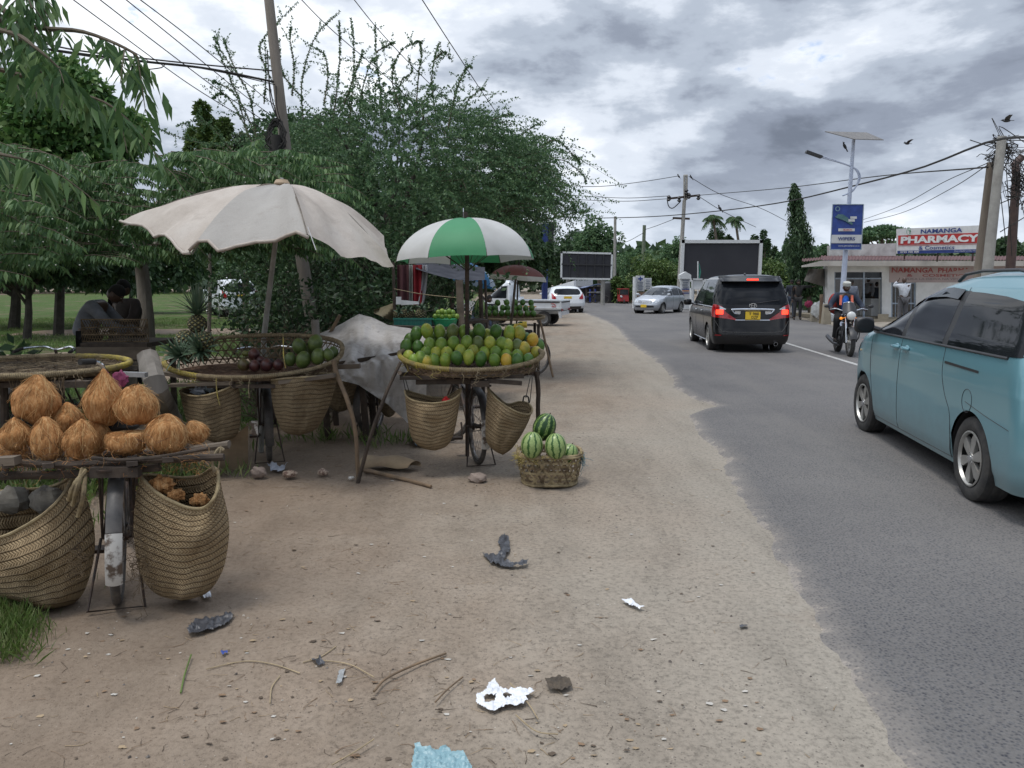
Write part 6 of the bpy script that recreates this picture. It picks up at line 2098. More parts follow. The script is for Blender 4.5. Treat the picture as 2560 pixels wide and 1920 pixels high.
# pineapple bicycle
bicycle('old bicycle under the pineapple tray, narrow rusted white plate on its mudguard',G(642,1172)+Vector((0,0.36,0)),R(90+19),steer=0.1,tail='dark')
q=MB();q.box(P(637,1070,6.62),(0.052,0.012,0.125));q.build('mudguard_plate',M_GUARD,None,label='narrow rust-stained white plate hanging on the rear mudguard of the pineapple bicycle',cat='plate')
qa=220/F*6.85
QC=(P(636,900,6.85).x,6.85)
zf2,zs2,zb2=P(620,943,6.45).z,P(415,884,6.85).z,P(640,838,7.27).z
def qz(a):return zs2+(zf2-zs2)*max(0,-math.sin(a))**0.8+(zb2-zs2)*max(0,math.sin(a))**0.6+0.012*math.cos(a)
tray('long oval wicker tray with pineapples, passion-coloured fruit and avocados',QC,qa,0.42,qz,lambda k:0.868+0.045*k,rim_mats=lambda a:PI*1.05<a<PI*1.35,wall_in=0.06,strips=60)
straw('husk_bedding','dry husk and straw bedding on the pineapple tray',lambda rs:(QC[0]+rs.uniform(-.62,.62),QC[1]+rs.uniform(-.27,.25),0.875+rs.uniform(0,.02)),480,[M_SOIL,M_WOODD,M_STICK],(0.03,0.10),0.0016,cat='bedding',seed=4)
def Z2(x,y):return(400+x*.217,720+y*.217)
def pine_mat():
 t=NT('pineapple_skin')
 v=t.coord(attr='uvw')
 sp=t.n('ShaderNodeSeparateXYZ');t.l(v,sp.inputs[0])
 a=t.math('MULTIPLY',sp.outputs[0],9.0);b=t.math('MULTIPLY',sp.outputs[1],7.0)
 p=t.math('ABSOLUTE',t.math('SUBTRACT',t.math('FRACT',t.math('ADD',a,b)),0.5))
 q=t.math('ABSOLUTE',t.math('SUBTRACT',t.math('FRACT',t.math('SUBTRACT',a,b)),0.5))
 e=t.math('MAXIMUM',p,q)
 c=t.ramp(e,[(0.05,(0.42,0.34,0.16)),(0.16,(0.20,0.17,0.06)),(0.33,(0.085,0.085,0.032)),(0.44,(0.025,0.022,0.014))])
 t.color(c);t.set(Roughness=0.6)
 t.bump(t.math('SUBTRACT',0.5,e),0.9,0.03)
 return t.m
M_PINE=pine_mat()
L_PINE=mat('pineapple_leaf',(0.06,0.11,0.06),(0.11,0.155,0.10),scale=12,rough=0.5)
def pineapple(label,px,py,Y,rx,rz,tilt=(0,0),crown=(0.16,34),lying=False,group='pineapples'):
 t=thing('pineapple',label,'pineapple',P(px,py,Y),local=True,group=group)
 t.rotation_euler=(tilt[0],tilt[1],0)
 b=MB()
 b.ell((0,0,0),(rx,rx,rz),54,40,fn=lambda d:1+0.0*d.x)
 for i,(v,uv)in enumerate(zip(b.v,b.uv)):
  a_,c_=uv[0]*9,uv[1]*7
  e=max(abs((a_+c_)%1-.5),abs((a_-c_)%1-.5))
  k=1+0.085*(0.5-e)*math.sin(PI*min(1,max(0,uv[1])))
  sq=1.0+0.10*(1-abs(2*uv[1]-1))
  b.v[i]=(v[0]*k*sq,v[1]*k*sq,v[2])
 b.build('skin',M_PINE,t,sharp=180)
 L_,n=crown
 if L_:
  c=MB()
  for k in range(n):
   a=k*2.4;f=k/n
   el=lerp(0.25,1.45,f);ln=L_*(0.65+0.5*math.sin(f*2.6))*rnd.uniform(.85,1.1)
   d=Vector((math.cos(a),math.sin(a),0));up=Vector((0,0,1));s_=up.cross(d)
   vs,w0=[],0.013
   for i in range(6):
    u=i/5
    e2=el-(0.5*u*u if f<.5 else-0.1*u)
    if i==0:c0=d*(0.012*(1-f))+up*(rz*.93+0.015*f)
    else:c0=c0+(d*math.cos(e2)+up*math.sin(e2))*(ln/5)
    w_=w0*(1-u**1.6)+.0008
    vs+=[c0-s_*w_+up*w_*.4,c0,c0+s_*w_+up*w_*.4]
   c.add(vs,[f_ for i in range(5)for f_ in((3*i,3*i+1,3*i+4,3*i+3),(3*i+1,3*i+2,3*i+5,3*i+4))])
  c.build('crown',L_PINE,t)
 return t
pineapple('pineapple standing on top of the other two, tuft spread wide',*Z2(430,415),6.85,0.074,0.086,(0.05,0.05),(0.27,54))
pineapple('left one of the two lower pineapples on the oval tray',*Z2(290,600),6.8,0.078,0.092,(-0.2,-0.15),(0,0))
pineapple('right one of the two lower pineapples on the oval tray',*Z2(505,615),6.75,0.078,0.090,(-0.3,0.2),(0,0))
pineapple('pineapple lying with its tuft toward the viewer at the front of the tray',*Z2(500,770),6.78,0.05,0.06,(R(50),0.1),(0.20,54))
pineapple('pineapple lying tuft first at the left end of the tray',*Z2(300,800),6.72,0.05,0.06,(R(60),-0.6),(0.19,46))
M_AVO=avocado_mat()
M_PUR=fruit_mat('purple_skin',(0.040,0.012,0.014),(0.085,0.028,0.022),sc_=12,spots=0.4)
M_PUR2=fruit_mat('brown_green_skin',(0.10,0.095,0.03),(0.07,0.03,0.018),sc_=9)
def pear(label,cat,px,py,Y,r,rz,m,tilt,group,name,neck=0.30):
 mb=MB();mb.ell((0,0,0),(r,r,rz),24,16,fn=lambda d:1-neck*max(0,d.z)**1.5*0.9+(neck*.5*max(0,d.z)**4))
 mb.cur=1;mb.ell((0,0,rz*.93),(0.004,0.004,0.005),6,4)
 o=mb.build(name,[m,M_TWIG],None,label=label,cat=cat,group=group)
 o.location=P(px,py,Y);o.rotation_euler=(tilt[0],tilt[1],rnd.uniform(0,6))
 return o
for i,(x,y,r,Yd,lb)in enumerate([(1603,670,78,6.86,'tall mottled green avocado on the upper left of the pile'),(1790,635,85,6.9,'large smooth green avocado at the top of the pile'),(1500,820,68,6.72,'green avocado at the left foot of the pile beside the yellow cord'),(1650,825,84,6.70,'round green avocado in the middle of the bottom row'),(1820,785,80,6.72,'green avocado in the bottom row under the largest one'),(1940,765,60,6.72,'small avocado with a pale streak near the right rim'),(2000,735,55,6.85,'dark avocado wedged against the right end of the tray'),(1700,730,55,6.95,'avocado hidden in the gap at the centre of the pile')]):
 k=Yd/F*.217
 pear(lb,'avocado',*Z2(x,y),Yd,r*k,r*1.3*k,M_AVO,(rnd.uniform(-.3,.3),rnd.uniform(-.3,.3)),'green avocados piled on the oval tray','avocado',0.12)
for i,(x,y,r,Yd,m,lb)in enumerate([(1085,760,63,6.88,M_PUR,'dark purple avocado on top of its heap'),(960,880,66,6.72,M_PUR2,'brown-green avocado at the left front of the purple heap'),(1090,890,62,6.70,M_PUR,'dull purple avocado second from the left in the front row'),(1228,880,66,6.68,M_PUR,'pointed red-purple avocado third in the front row'),(1362,880,58,6.70,M_PUR,'purple avocado at the right end of the front row'),(1160,830,48,6.84,M_PUR,'small purple avocado behind the pointed one')]):
 k=Yd/F*.217
 pear(lb,'avocado',*Z2(x,y),Yd,r*1.08*k,r*1.3*k,m,(rnd.uniform(-.2,.2),rnd.uniform(-.2,.2)),'purple avocados on the oval tray','purple_avocado',0.42)
mb=MB();mb.ell(P(*Z2(990,755),6.95),(0.04,0.03,0.026),14,9);mb.build('cut_fruit',fruit_mat('cut_green',(0.12,0.13,0.03),(0.16,0.15,0.04)),None,label='pale green half fruit behind the purple avocados',cat='fruit')
t=thing('wooden_rack','weathered planks carrying the pineapple tray','rack',(QC[0],6.6,0.8))
for a,b,w_,h_,Yd,m in(((425,963),(585,957),.10,.025,6.5,M_WOOD),((700,955),(838,938),.10,.03,6.45,M_WOOD),((410,932),(520,950),.10,.03,6.6,M_WOOD),((520,965),(740,965),.05,.03,6.5,M_WOODD),((430,935),(900,915),.06,.04,7.0,M_WOOD)):
 q=MB();q.beam(P(*a,Yd),P(*b,Yd),w_,h_);q.build('plank',m,t)
def zt_(x,y):return(280+x*.4822,440+y*.4822)
woven_bag('plaited bag under the left end of the pineapple tray with rubbish in its mouth',[zt_(350,1118),zt_(400,1140),zt_(470,1142),zt_(560,1118),zt_(655,1075)],[zt_(352,1108),zt_(450,1090),zt_(560,1070),zt_(655,1065)],[zt_(350,1118),zt_(368,1200),zt_(395,1290),zt_(450,1350),zt_(540,1385)],[zt_(655,1070),zt_(668,1180),zt_(665,1280),zt_(640,1350),zt_(545,1388)],6.55,0.26,m=M_WOVEN2)
woven_bag('full plaited bag under the right end of the pineapple tray',[zt_(822,1060),zt_(900,1052),zt_(1000,1045),zt_(1100,1040),zt_(1172,1032)],[zt_(822,1055),zt_(900,1030),zt_(1000,1020),zt_(1172,1028)],[zt_(822,1058),zt_(828,1150),zt_(850,1250),zt_(890,1325),zt_(960,1346)],[zt_(1172,1030),zt_(1148,1130),zt_(1110,1230),zt_(1060,1310),zt_(965,1348)],6.55,0.30,m=M_WOVEN2,turn=0.05)
def crumple(name,label,c,r,m,seed,cat,amp=.35,n=(16,10)):
 rs=np.random.RandomState(seed);k=rs.uniform(0,9,6)
 mb=MB();mb.ell(c,r,n[0],n[1],fn=lambda d:1+amp*math.sin(6*d.x+k[0])*math.sin(7*d.y+k[1])+amp*.6*math.sin(11*d.z+9*d.x+k[2]))
 return mb.build(name,m,None,label=label,cat=cat,sharp=20)
M_PLAST=mat('clear_grey_plastic',(0.42,0.44,0.47),(0.30,0.32,0.35),rough=0.35)
crumple('plastic_wrapper','crumpled clear plastic in the mouth of the left pineapple pannier',P(*zt_(450,1112),6.56),(.06,.04,.03),M_PLAST,1,'plastic')
crumple('plastic_wrapper','folded pale wrapper beside the crumpled clear plastic',P(*zt_(505,1098),6.60),(.05,.03,.035),mat('pale_wrapper',(0.45,0.5,0.5),rough=.4),2,'plastic',.2)
for a,b,c,lb in((zt_(887,825),zt_(890,930),zt_(900,995),'pale yellow cord tied over the pineapple tray beside the avocados'),(zt_(540,1050),zt_(545,1130),zt_(560,1190),'yellow cord end hanging from the front rim over the left bag'),(zt_(715,1045),zt_(708,1100),zt_(712,1150),'pale cord hanging from the middle of the pineapple tray rim')):
 mb=MB();mb.tube(spline([P(*a,6.42 if a[1]>900 else 6.9),P(*b,6.42),P(*c,6.42)],10),0.0045,5,rough=.2)
 mb.build('cord',M_YROPE if 'yellow' in lb else M_ROPE,None,label=lb,cat='cord')
 # coconut bicycle
CBp=G(272,1560)
bicycle('black bicycle under the coconut rack in the near left, muddy tyre and long mudguard',CBp+Vector((-0.10,0.30,0)),R(90+23),steer=0.1,lean=R(3),tail='white',bars=False)
def coconut(label,px,py,Y,rx,rz,seed,point=0.25,tilt=(0,0),cut=None,pale=0.0):
 rs=np.random.RandomState(seed)
 t=thing('coconut',label,'coconut',P(px,py,Y),local=True,group='husked coconuts on the rack')
 t.rotation_euler=(tilt[0],tilt[1],rs.uniform(0,6))
 k=rs.uniform(0,9,4)
 b=MB()
 b.ell((0,0,0),(rx,rx,rz),30,22,fn=lambda d:(1+0.035*math.sin(3*math.atan2(d.y,d.x)+k[0])*(1-abs(d.z))+.035*math.sin(7*d.z+k[1]+2*d.x)+.04*math.sin(6*d.x+5*d.y+k[2])))
 def tip(v):
  t_=max(0,v[2]/rz);q=1-(0.25+point*.9)*t_**1.7*(1-.25*t_);return(v[0]*q,v[1]*q,v[2]*(1+point*.55*t_**2))
 b.v=[tip(v)for v in b.v]
 if cut is not None:
  for i,v in enumerate(b.v):
   if v[2]>cut*rz:b.v[i]=(v[0]*.93,v[1]*.93,cut*rz+rs.uniform(-.003,.003))
 b.build('husk',M_COIR,t)
 f=MB()
 for _ in range(330):
  a=rs.uniform(0,2*PI);ph0=rs.uniform(0.1,2.0);dph=rs.uniform(0.3,1.0);tw=rs.normal()*0.35
  loose=rs.uniform()<0.32
  q=[]
  for i in range(5):
   u=i/4;ph=min(3.05,ph0+dph*u);aa=a+tw*u
   d=Vector((math.sin(ph)*math.cos(aa),math.sin(ph)*math.sin(aa),math.cos(ph)))
   rr=1.012+(0.16*u*u*rs.uniform(.4,1.5)if loose else 0.012*math.sin(u*PI))
   kk=1+0.05*math.sin(3*math.atan2(d.y,d.x)+k[0])*(1-abs(d.z))
   x_,y_,z_=tip((d.x*rx*kk*rr,d.y*rx*kk*rr,d.z*rz*kk*rr))
   if cut is not None and z_>cut*rz:z_=cut*rz+.002
   q.append(Vector((x_,y_,z_)))
  f.cur=int(rs.randint(0,3))
  f.tube(q,[0.0011,0.0006],3,cap=False)
 f.build('coir_fibres',[M_FIB1,M_FIB2,M_FIB3],t)
 return t
def coir():
 t=NT('coir_husk')
 v=t.coord('Object',(1,1,0.16))
 v2=t.coord('Object')
 c=t.ramp(t.noise(v,60,4,0.7),[(0.28,(0.20,0.09,0.032)),(0.5,(0.42,0.205,0.078)),(0.72,(0.62,0.39,0.19))])
 c=t.mix(t.ramp(t.noise(v2,9,4,0.6),[(0.55,0.0),(0.72,0.6)]),c,(0.18,0.085,0.035))
 t.color(c);t.set(Roughness=0.9,Specular_IOR_Level=0.15)
 t.bump(t.noise(v,70,4,0.7),0.9,0.01)
 return t.m
M_COIR=coir()
M_FIB1=mat('fibre_gold',(0.54,0.295,0.11),rough=0.8);M_FIB2=mat('fibre_rust',(0.40,0.165,0.045),rough=0.8);M_FIB3=mat('fibre_pale',(0.62,0.39,0.17),rough=0.8)
CY=3.95
def rpx(r,Y=CY):return r/F*Y
for i,(lb,px,py,Yd,rx,rz,pt,tl,cut)in enumerate([('large coconut with a blunt pale top, upper left of the heap',90,1003,4.0,54,58,.30,(0.05,-.12),None),('small coconut at the left end of the bottom row',40,1090,3.9,38,40,.25,(0,0),None),('long shaggy coconut second in the bottom row',118,1100,3.84,37,56,.12,(0.1,.05),None),('coconut with a split husk flap, third in the bottom row',201,1102,3.84,40,48,.20,(0.1,-.1),None),('shaggy coconut peeping out between the two tall ones',172,1050,4.05,34,38,.25,(0,0),None),('tallest pointed coconut at the top of the heap',262,1003,4.02,50,60,.50,(0,.02),None),('round coconut with a pale scar, upper right of the heap',341,1014,3.95,52,51,.14,(0.12,.1),None),('flat-topped coconut under the round one',318,1098,3.86,50,42,.0,(0,0),.35),('big round light brown coconut near the right end of the rack',416,1087,3.88,50,52,.05,(0.1,0),None),('small rough coconut at the right end of the rack',489,1082,4.15,30,30,.1,(0,.3),None),('ragged coconut in the shade at the middle of the heap',240,1092,4.02,38,44,.1,(0,.2),None),('coconut at the back left of the heap',30,1120,4.1,36,40,.1,(0,.2),None)]):
 coconut(lb,px,py,Yd,rpx(rx,Yd),rpx(rz,Yd),100+i,pt,tl,cut)
t=thing('branch_rack','dark rack of branches and planks under the coconuts','rack',P(260,1165,3.95))
rk=[([(-60,1150),(150,1162),(330,1152),(560,1142)],3.78,.018,M_WOODD),([(-40,1190),(180,1185),(400,1168)],3.82,.022,M_WOODD),([(-60,1145),(200,1135),(430,1130),(575,1108)],4.15,.017,M_WOOD),([(230,1145),(300,1150),(400,1142),(520,1120)],3.74,.009,M_WOODD)]
for pts,Yd,r_,m in rk:
 q=MB();q.tube(spline([P(a,b,Yd)for a,b in pts],14),r_,8,rough=.12);q.build('branch',m,t)
for a,b in(((20,1165),0),((120,1165),0),((330,1160),0),((420,1150),0)):
 q=MB();q.beam(P(*a,3.7),P(a[0],a[1]-22,4.25),0.05,0.022);q.build('cross_bar',M_WOODD,t)
q=MB();q.beam(P(-40,1155,3.72),P(45,1150,3.72),0.06,.04);q.build('cross_bar',M_WOOD,t)
q=MB();q.beam(P(230,1180,3.75),P(350,1178,3.75),0.05,.05);q.build('cross_bar',M_WOODD,t)
q=MB();q.tube([P(455,1128,3.9),P(520,1118,3.86),P(572,1112,3.86)],[0.016,.02],8);q.build('branch',M_WOOD,t)
def hairs():
 rs=np.random.RandomState(8)
 mb=MB()
 for _ in range(900):
  px=rs.uniform(-20,520);py=1150+rs.normal()*22
  p=P(px,py,rs.uniform(3.72,4.1));q=[p]
  d=Vector((rs.normal(),rs.normal()*.5,rs.normal()*.5-.2)).normalized()
  for _k in range(4):
   d=(d+Vector((rs.normal(),rs.normal(),rs.normal()))*.5).normalized();q.append(q[-1]+d*rs.uniform(.008,.022))
  mb.cur=int(rs.randint(0,4));mb.tube(q,[0.0011,0.0006],3,cap=False)
 mb.build('coir_waste',[M_FIB2,M_WOODD,M_FIB1,M_SOIL],None,label='tangle of loose coir fibre on the coconut rack',cat='coir',kind='stuff')
hairs()
bl,pb2=woven_bag('large plaited pannier on the right of the coconut bicycle, holding husk pieces',[(350,1192),(385,1228),(430,1255),(475,1272),(512,1270),(537,1245),(546,1210),(545,1178)],[(352,1188),(400,1190),(450,1196),(500,1190),(530,1172),(545,1172)],[(350,1190),(338,1250),(334,1330),(344,1410),(362,1455),(395,1488),(450,1500)],[(545,1175),(556,1230),(573,1310),(566,1390),(550,1440),(515,1484),(455,1502)],3.85,0.30)
bl2,_=woven_bag('wide plaited pannier at the left edge under the coconuts, torn near the wheel',[(-150,1352),(-60,1356),(10,1342),(70,1312),(120,1278),(160,1235),(188,1180)],[(-150,1240),(-60,1235),(40,1226),(110,1222),(160,1205),(190,1176)],[(-150,1300),(-140,1400),(-60,1460),(30,1495),(110,1522)],[(190,1178),(222,1260),(238,1350),(225,1440),(190,1505),(115,1525)],3.85,0.34,turn=0.1)
mb=MB()
mb.tube(spline([P(536,1180,3.80),P(530,1150,3.78),P(548,1120,3.80),P(560,1125,3.8)],10),0.007,6,rough=.2)
mb.tube(spline([P(545,1175,3.80),P(549,1150,3.78),P(552,1115,3.80)],8),0.004,5)
mb.build('pannier_strap',M_ROPE,None,label='worn strap tying the right coconut pannier to the branch end',cat='strap')
mb=MB()
for k,(a,b)in enumerate((((172,1250),(215,1175)),((182,1262),(206,1172)),((195,1290),(212,1180)))):
 mb.tube(spline([P(a[0],a[1],3.70),P((a[0]+b[0])/2-8+k*7,(a[1]+b[1])/2,3.66),P(*b,3.74)],10),0.011,7,rough=.22)
mb.build('pannier_strap',M_REED,None,label='plaited straps of the left coconut pannier tied up under the rack',cat='strap')
for i,(px,py,Yd,r_,lb)in enumerate([(405,1212,3.85,.05,'curved pale coconut husk piece at the back of the right pannier'),(440,1238,3.82,.035,'orange husk scrap in the middle of the right pannier'),(500,1250,3.82,.038,'light husk piece at the right side of the right pannier')]):
 crumple('husk_piece',lb,P(px,py,Yd),(r_*1.2,r_,r_*.8),M_COIR,30+i,'husk',.25)
for i,(px,py,w_)in enumerate([(32,1250,.085),(120,1250,.09)]):
 crumple('dirty_sack',['dirty grey sack bundle at the far left behind the pannier rim','dirty grey sack beside the first one inside the left pannier'][i],P(px,py,3.95),(w_,.07,.07),mat('sack_grey',(0.17,0.16,0.135),(0.10,0.09,0.075),scale=20,rough=.95),40+i,'sack',.12)
mb=MB();rs_=np.random.RandomState(12)
for _ in range(90):
 p=P(355+rs_.normal()*14,1395+rs_.normal()*45,3.68);q=[p]
 for _k in range(4):q.append(q[-1]+Vector((rs_.normal()*.018,rs_.normal()*.006,rs_.normal()*.018-.006)))
 mb.tube(q,[0.0016,0.0008],3)
for _ in range(50):
 p=P(205+rs_.normal()*12,1400+rs_.normal()*22,3.64);q=[p]
 for _k in range(3):q.append(q[-1]+Vector((rs_.normal()*.02-.01,rs_.normal()*.006,rs_.normal()*.016)))
 mb.tube(q,[0.0022,0.0012],3)
mb.build('frayed_reed',M_REED2,None,label='frayed reed ends where the coconut panniers rub the wheel',cat='reed',kind='stuff')
t=thing('handlebar','bare handlebar with black grip sticking up behind the tallest coconut','handlebar',P(260,925,4.6))
q=MB();q.tube(spline([P(225,902,4.5),P(248,908,4.55),P(262,925,4.6),P(275,960,4.7),P(270,1010,4.75)],14),0.012,8);q.build('bar',M_CHROME,t)
q=MB();q.tube([P(200,905,4.42),P(236,904,4.52)],0.018,10);q.build('grip',M_CORD,t)
crumple('pink_cloth','crumpled pink cloth behind the tallest coconut',P(300,948,4.7),(.045,.03,.045),mat('pink_cloth',(0.30,0.06,0.13),(0.2,0.04,0.09),rough=.9),50,'cloth',.3)
q=MB();q.beam(P(305,935,5.2),P(366,937,5.2),0.05,0.03);q.build('metal_bar',mat('galvanised',(0.4,0.4,0.4),rough=.4,metal=.6),None,label='pale metal bar beside the leaning stump post',cat='bar')
# straw tray on the left
SC=(P(308,905,6.4).x-0.76,6.4)
def sz_(a):return 0.965+0.02*math.sin(a)
tray('wide wicker tray of dry straw with a yellow bound rim at the left edge',SC,0.76,0.60,sz_,lambda k:0.905,rim_mats=lambda a:a<1.5 or a>5.9 or 3.4<a<4.7,weave=False,strips=40,rimr=0.02)
straw('straw_bedding','dry grey-brown straw filling the left tray',lambda rs:(SC[0]+rs.uniform(-.62,.62),SC[1]+rs.uniform(-.45,.45),0.92+rs.uniform(0,.03)),1500,[mat('straw_grey',(0.19,0.15,0.10),rough=.9),M_WOODD,mat('straw_tan',(0.28,0.215,0.13),rough=.9)],(0.06,0.2),0.0019,seed=6)
bicycle('bicycle carrying the straw tray, bright chrome handlebar above the rim',Vector((-4.55,7.1,0)),R(94),steer=-0.2,tail='dark',lean=0)
t=thing('trestle','dark timber trestle with hanging roots under the straw tray','trestle',(SC[0],6.3,.6))
for x in(-.55,-.1,.35,.6):
 q=MB();q.tube([(SC[0]+x,6.1,0),(SC[0]+x+.03,6.15,.88)],.028,7,rough=.1);q.build('leg',M_WOODD,t)
for Yd in(5.95,6.7):
 q=MB();q.beam((SC[0]-.8,Yd,.87),(SC[0]+.72,Yd,.87),.07,.05);q.build('beam',M_WOODD,t)
mb=MB()
for _ in range(70):
 x=SC[0]+rs_.uniform(-.7,.7);p=Vector((x,5.86+rs_.normal()*.03,.93));q=[p]
 for _k in range(5):q.append(q[-1]+Vector((rs_.normal()*.012,rs_.normal()*.01,-rs_.uniform(.01,.05))))
 mb.tube(q,[0.003,0.0012],4)
mb.build('hanging_reed',M_REED2,None,label='reed ends hanging from the straw tray',cat='reed',kind='stuff')
# stump post, umbrella poles and litter
stick('stump_post','thick grey wooden post leaning beside the straw tray',[G(428,1055)+Vector((0,.1,-.02)),P(400,990,6.35),P(368,890,6.4)],[0.095,0.085],M_GREYW,'post')
# cream parasol
def parasol_cream():
 apex=P(705,463,6.95)
 t=thing('parasol','large weathered cream canvas parasol, one edge turned up, over the pineapple tray','parasol',G(655,1150)+Vector((0,.5,0)))
 ribs=[P(302,562,7.5),P(475,640,6.3),P(770,588,5.75),P(985,668,6.7),P(960,600,7.9),P(740,540,8.4),P(420,520,8.2)]
 mid=[(4,0)]
 n=len(ribs)
 M_CAN=canvas_mat()
 c=MB()
 NU,NV=14,14
 def ribpt(i,v):
  a=apex;b=ribs[i%n]
  p=a.lerp(b,v)
  p.z=apex.z-(apex.z-b.z)*v**[2.0,1.8,1.7,1.8,1.8,1.8,2.0][i%n]+.04*math.sin(v*PI)
  return p
 for i in range(n):
  j=(i+1)%n
  def fn(u,v,i=i,j=j):
   a,b=ribpt(i,v),ribpt(j,v)
   p=a.lerp(b,u)
   cen=(apex.x,apex.y)
   s=math.sin(u*PI)
   p=p.lerp(Vector((apex.x,apex.y,p.z)),0.02*s*v*v)
   sag=[0.02,0.06,0.02,0.02,.03,.03,.03][i]
   p.z-=sag*s*math.sin(v*PI*.9)
   p.z+=[0.05,0.0,-0.03,0.0,0,0,0][i]*s*v**3
   if i==1:p.z+=.10*v**6*math.exp(-((u-.12)/.10)**2)
   w=(float(vnoise(u*4+i*5,v*2,.5,3))-.5)*.09*v+0.02*math.sin(u*17+v*3+i)*v*s*.6
   p.z+=w
   return p
  c.grid(fn,NU,NV,uvf=lambda u,v,i=i:(u*.8+i,v,0))
  if i in(1,0):
   hem=[fn(k/12,1.0)for k in range(13)]
   c.tube([q+Vector((0,-.005,0.01))for q in hem],0.014,7)
 c.build('canopy',M_CAN,t,sharp=180)
 for i in range(n):
  r=MB();r.tube([ribpt(i,v)-Vector((0,0,.012))for v in np.linspace(0.02,.98,12)],0.006,5);r.build('rib',M_GREYW,t)
  s_=MB();s_.tube([P(688,600,6.9),ribpt(i,.5)-Vector((0,0,.015))],0.005,5);s_.build('strut',M_GREYW,t)
 p=MB();p.tube([apex+Vector((0,0,.06)),P(688,610,7.1),P(672,740,7.3),P(660,840,7.42),Vector((P(655,880,7.5).x-.05,7.5,0.0))],[0.016,.022,.024,.026,.026],10);p.build('pole',mat('painted_pole',(0.30,0.30,0.28),(0.20,0.19,0.17),rough=.6),t)
 cap=MB();cap.lathe([(0,0.03),(.05,.025),(.068,-.005),(.062,-.02),(0.03,-.03)],c=apex+Vector((0,0,.02)),n=18);cap.build('cap',mat('cap_tan',(0.40,0.30,0.20),rough=.7),t)
 w=MB();w.tube([ribs[2]+Vector((-.0,-.0,.06)),P(790,625,5.72)],0.0035,5);w.build('loose_rib_end',mat('white_plastic',(0.7,0.7,0.7)),t)
def canvas_mat():
 t=NT('cream_canvas')
 v=t.coord('World');u=t.coord(attr='uvw')
 c=t.ramp(t.noise(v,2.0,5,0.6),[(0.3,(0.38,0.325,0.275)),(0.55,(0.50,0.445,0.39)),(0.75,(0.57,0.525,0.475))])
 sp=t.n('ShaderNodeSeparateXYZ');t.l(u,sp.inputs[0])
 grey=t.math('MULTIPLY',t.math('GREATER_THAN',sp.outputs[0],0.95),t.math('LESS_THAN',sp.outputs[0],1.81))
 c=t.mix(t.math('MULTIPLY',grey,0.8),c,(0.36,0.35,0.33))
 st=t.ramp(t.noise(t.coord('World',(1,1,2.5)),5,6,0.7),[(0.58,0.0),(0.72,0.35)])
 c=t.mix(st,c,(0.27,0.23,0.19))
 c=t.mix(1.0,c,t.ramp(t.noise(v,160,2,0.5),[(0.3,.92),(0.7,1.05)]),'MULTIPLY')
 t.color(c);t.set(Roughness=0.75)
 tr=t.n('ShaderNodeBsdfTranslucent');t.l(c,tr.inputs[0])
 mx=t.n('ShaderNodeMixShader');mx.inputs[0].default_value=0.18
 t.l(t.b.outputs[0],mx.inputs[1]);t.l(tr.outputs[0],mx.inputs[2]);t.l(mx.outputs[0],t.out.inputs[0])
 t.bump(t.noise(v,9,5,0.6),0.35,0.03)
 return t.m
parasol_cream()
# green and white umbrella
def cloth(name,a,b,tl=.22,sc_=3):
 t=NT(name);v=t.coord('World')
 c=t.ramp(t.noise(v,sc_,5,.6),[(.3,a),(.7,b)]);t.color(c);t.set(Roughness=.6)
 tr=t.n('ShaderNodeBsdfTranslucent');t.l(c,tr.inputs[0])
 mx=t.n('ShaderNodeMixShader');mx.inputs[0].default_value=tl
 t.l(t.b.outputs[0],mx.inputs[1]);t.l(tr.outputs[0],mx.inputs[2]);t.l(mx.outputs[0],t.out.inputs[0])
 return t.m
M_UW,M_UG=cloth('umbrella_white',(0.46,0.46,0.44),(0.58,0.58,0.57)),cloth('umbrella_green',(0.035,0.22,0.09),(0.055,0.27,0.12))
def umbrella(label,apex,rad,drop,base,mats,n=8,rot=0.0,tilt=(0,0),bands=None,name='umbrella',polem=None,pr=0.016,ribs=True,belly=0.52,scal=.10):
 t=thing(name,label,'umbrella',base)
 T_=Matrix.Translation(apex)@Matrix.Rotation(tilt[0],4,'X')@Matrix.Rotation(tilt[1],4,'Y')
 c=MB()
 for i in range(n):
  a0,a1=rot+2*PI*i/n,rot+2*PI*(i+1)/n
  c.cur=i%len(mats)if not bands else 0
  def fn(u,v,a0=a0,a1=a1):
   a=lerp(a0,a1,u);s=math.sin(u*PI)
   r=rad*math.sin(v*PI/2*.92)/math.sin(PI/2*.92)
   d=drop*(1-math.cos(v*PI/2*.96))/(1-math.cos(PI/2*.96))
   k=1-scal*s*(0.55+.45*v)
   return T_@Vector((r*k*math.cos(a),r*k*math.sin(a),-d+(0.030*s*v**4)*rad-0.008*s))
  if bands:
   for lo,hi,ci in bands:
    c.cur=ci
    c.grid(lambda u,v,lo=lo,hi=hi:fn(u,lerp(lo,hi,v)),8,6)
  else:
   c.grid(fn,10,14)
 c.build('canopy',mats,t,sharp=180)
 if ribs:
  r=MB()
  for i in range(n):
   a=rot+2*PI*i/n
   q=[]
   for v in np.linspace(0,1.02,10):
    rr=rad*math.sin(min(1,v)*PI/2*.92)/math.sin(PI/2*.92);d=drop*(1-math.cos(min(1,v)*PI/2*.96))/(1-math.cos(PI/2*.96))
    q.append(T_@Vector((rr*math.cos(a),rr*math.sin(a),-d-.006)))
   r.tube(q,.0035,4)
   r.tube([T_@Vector((0,0,-drop*1.25)),q[5]],.003,4)
  r.build('ribs',M_IRON,t)
 p=MB();p.tube([T_@Vector((0,0,.05)),T_@Vector((0,0,-drop)),Vector(base)],pr,9);p.build('pole',polem or M_IRON,t)
 return t
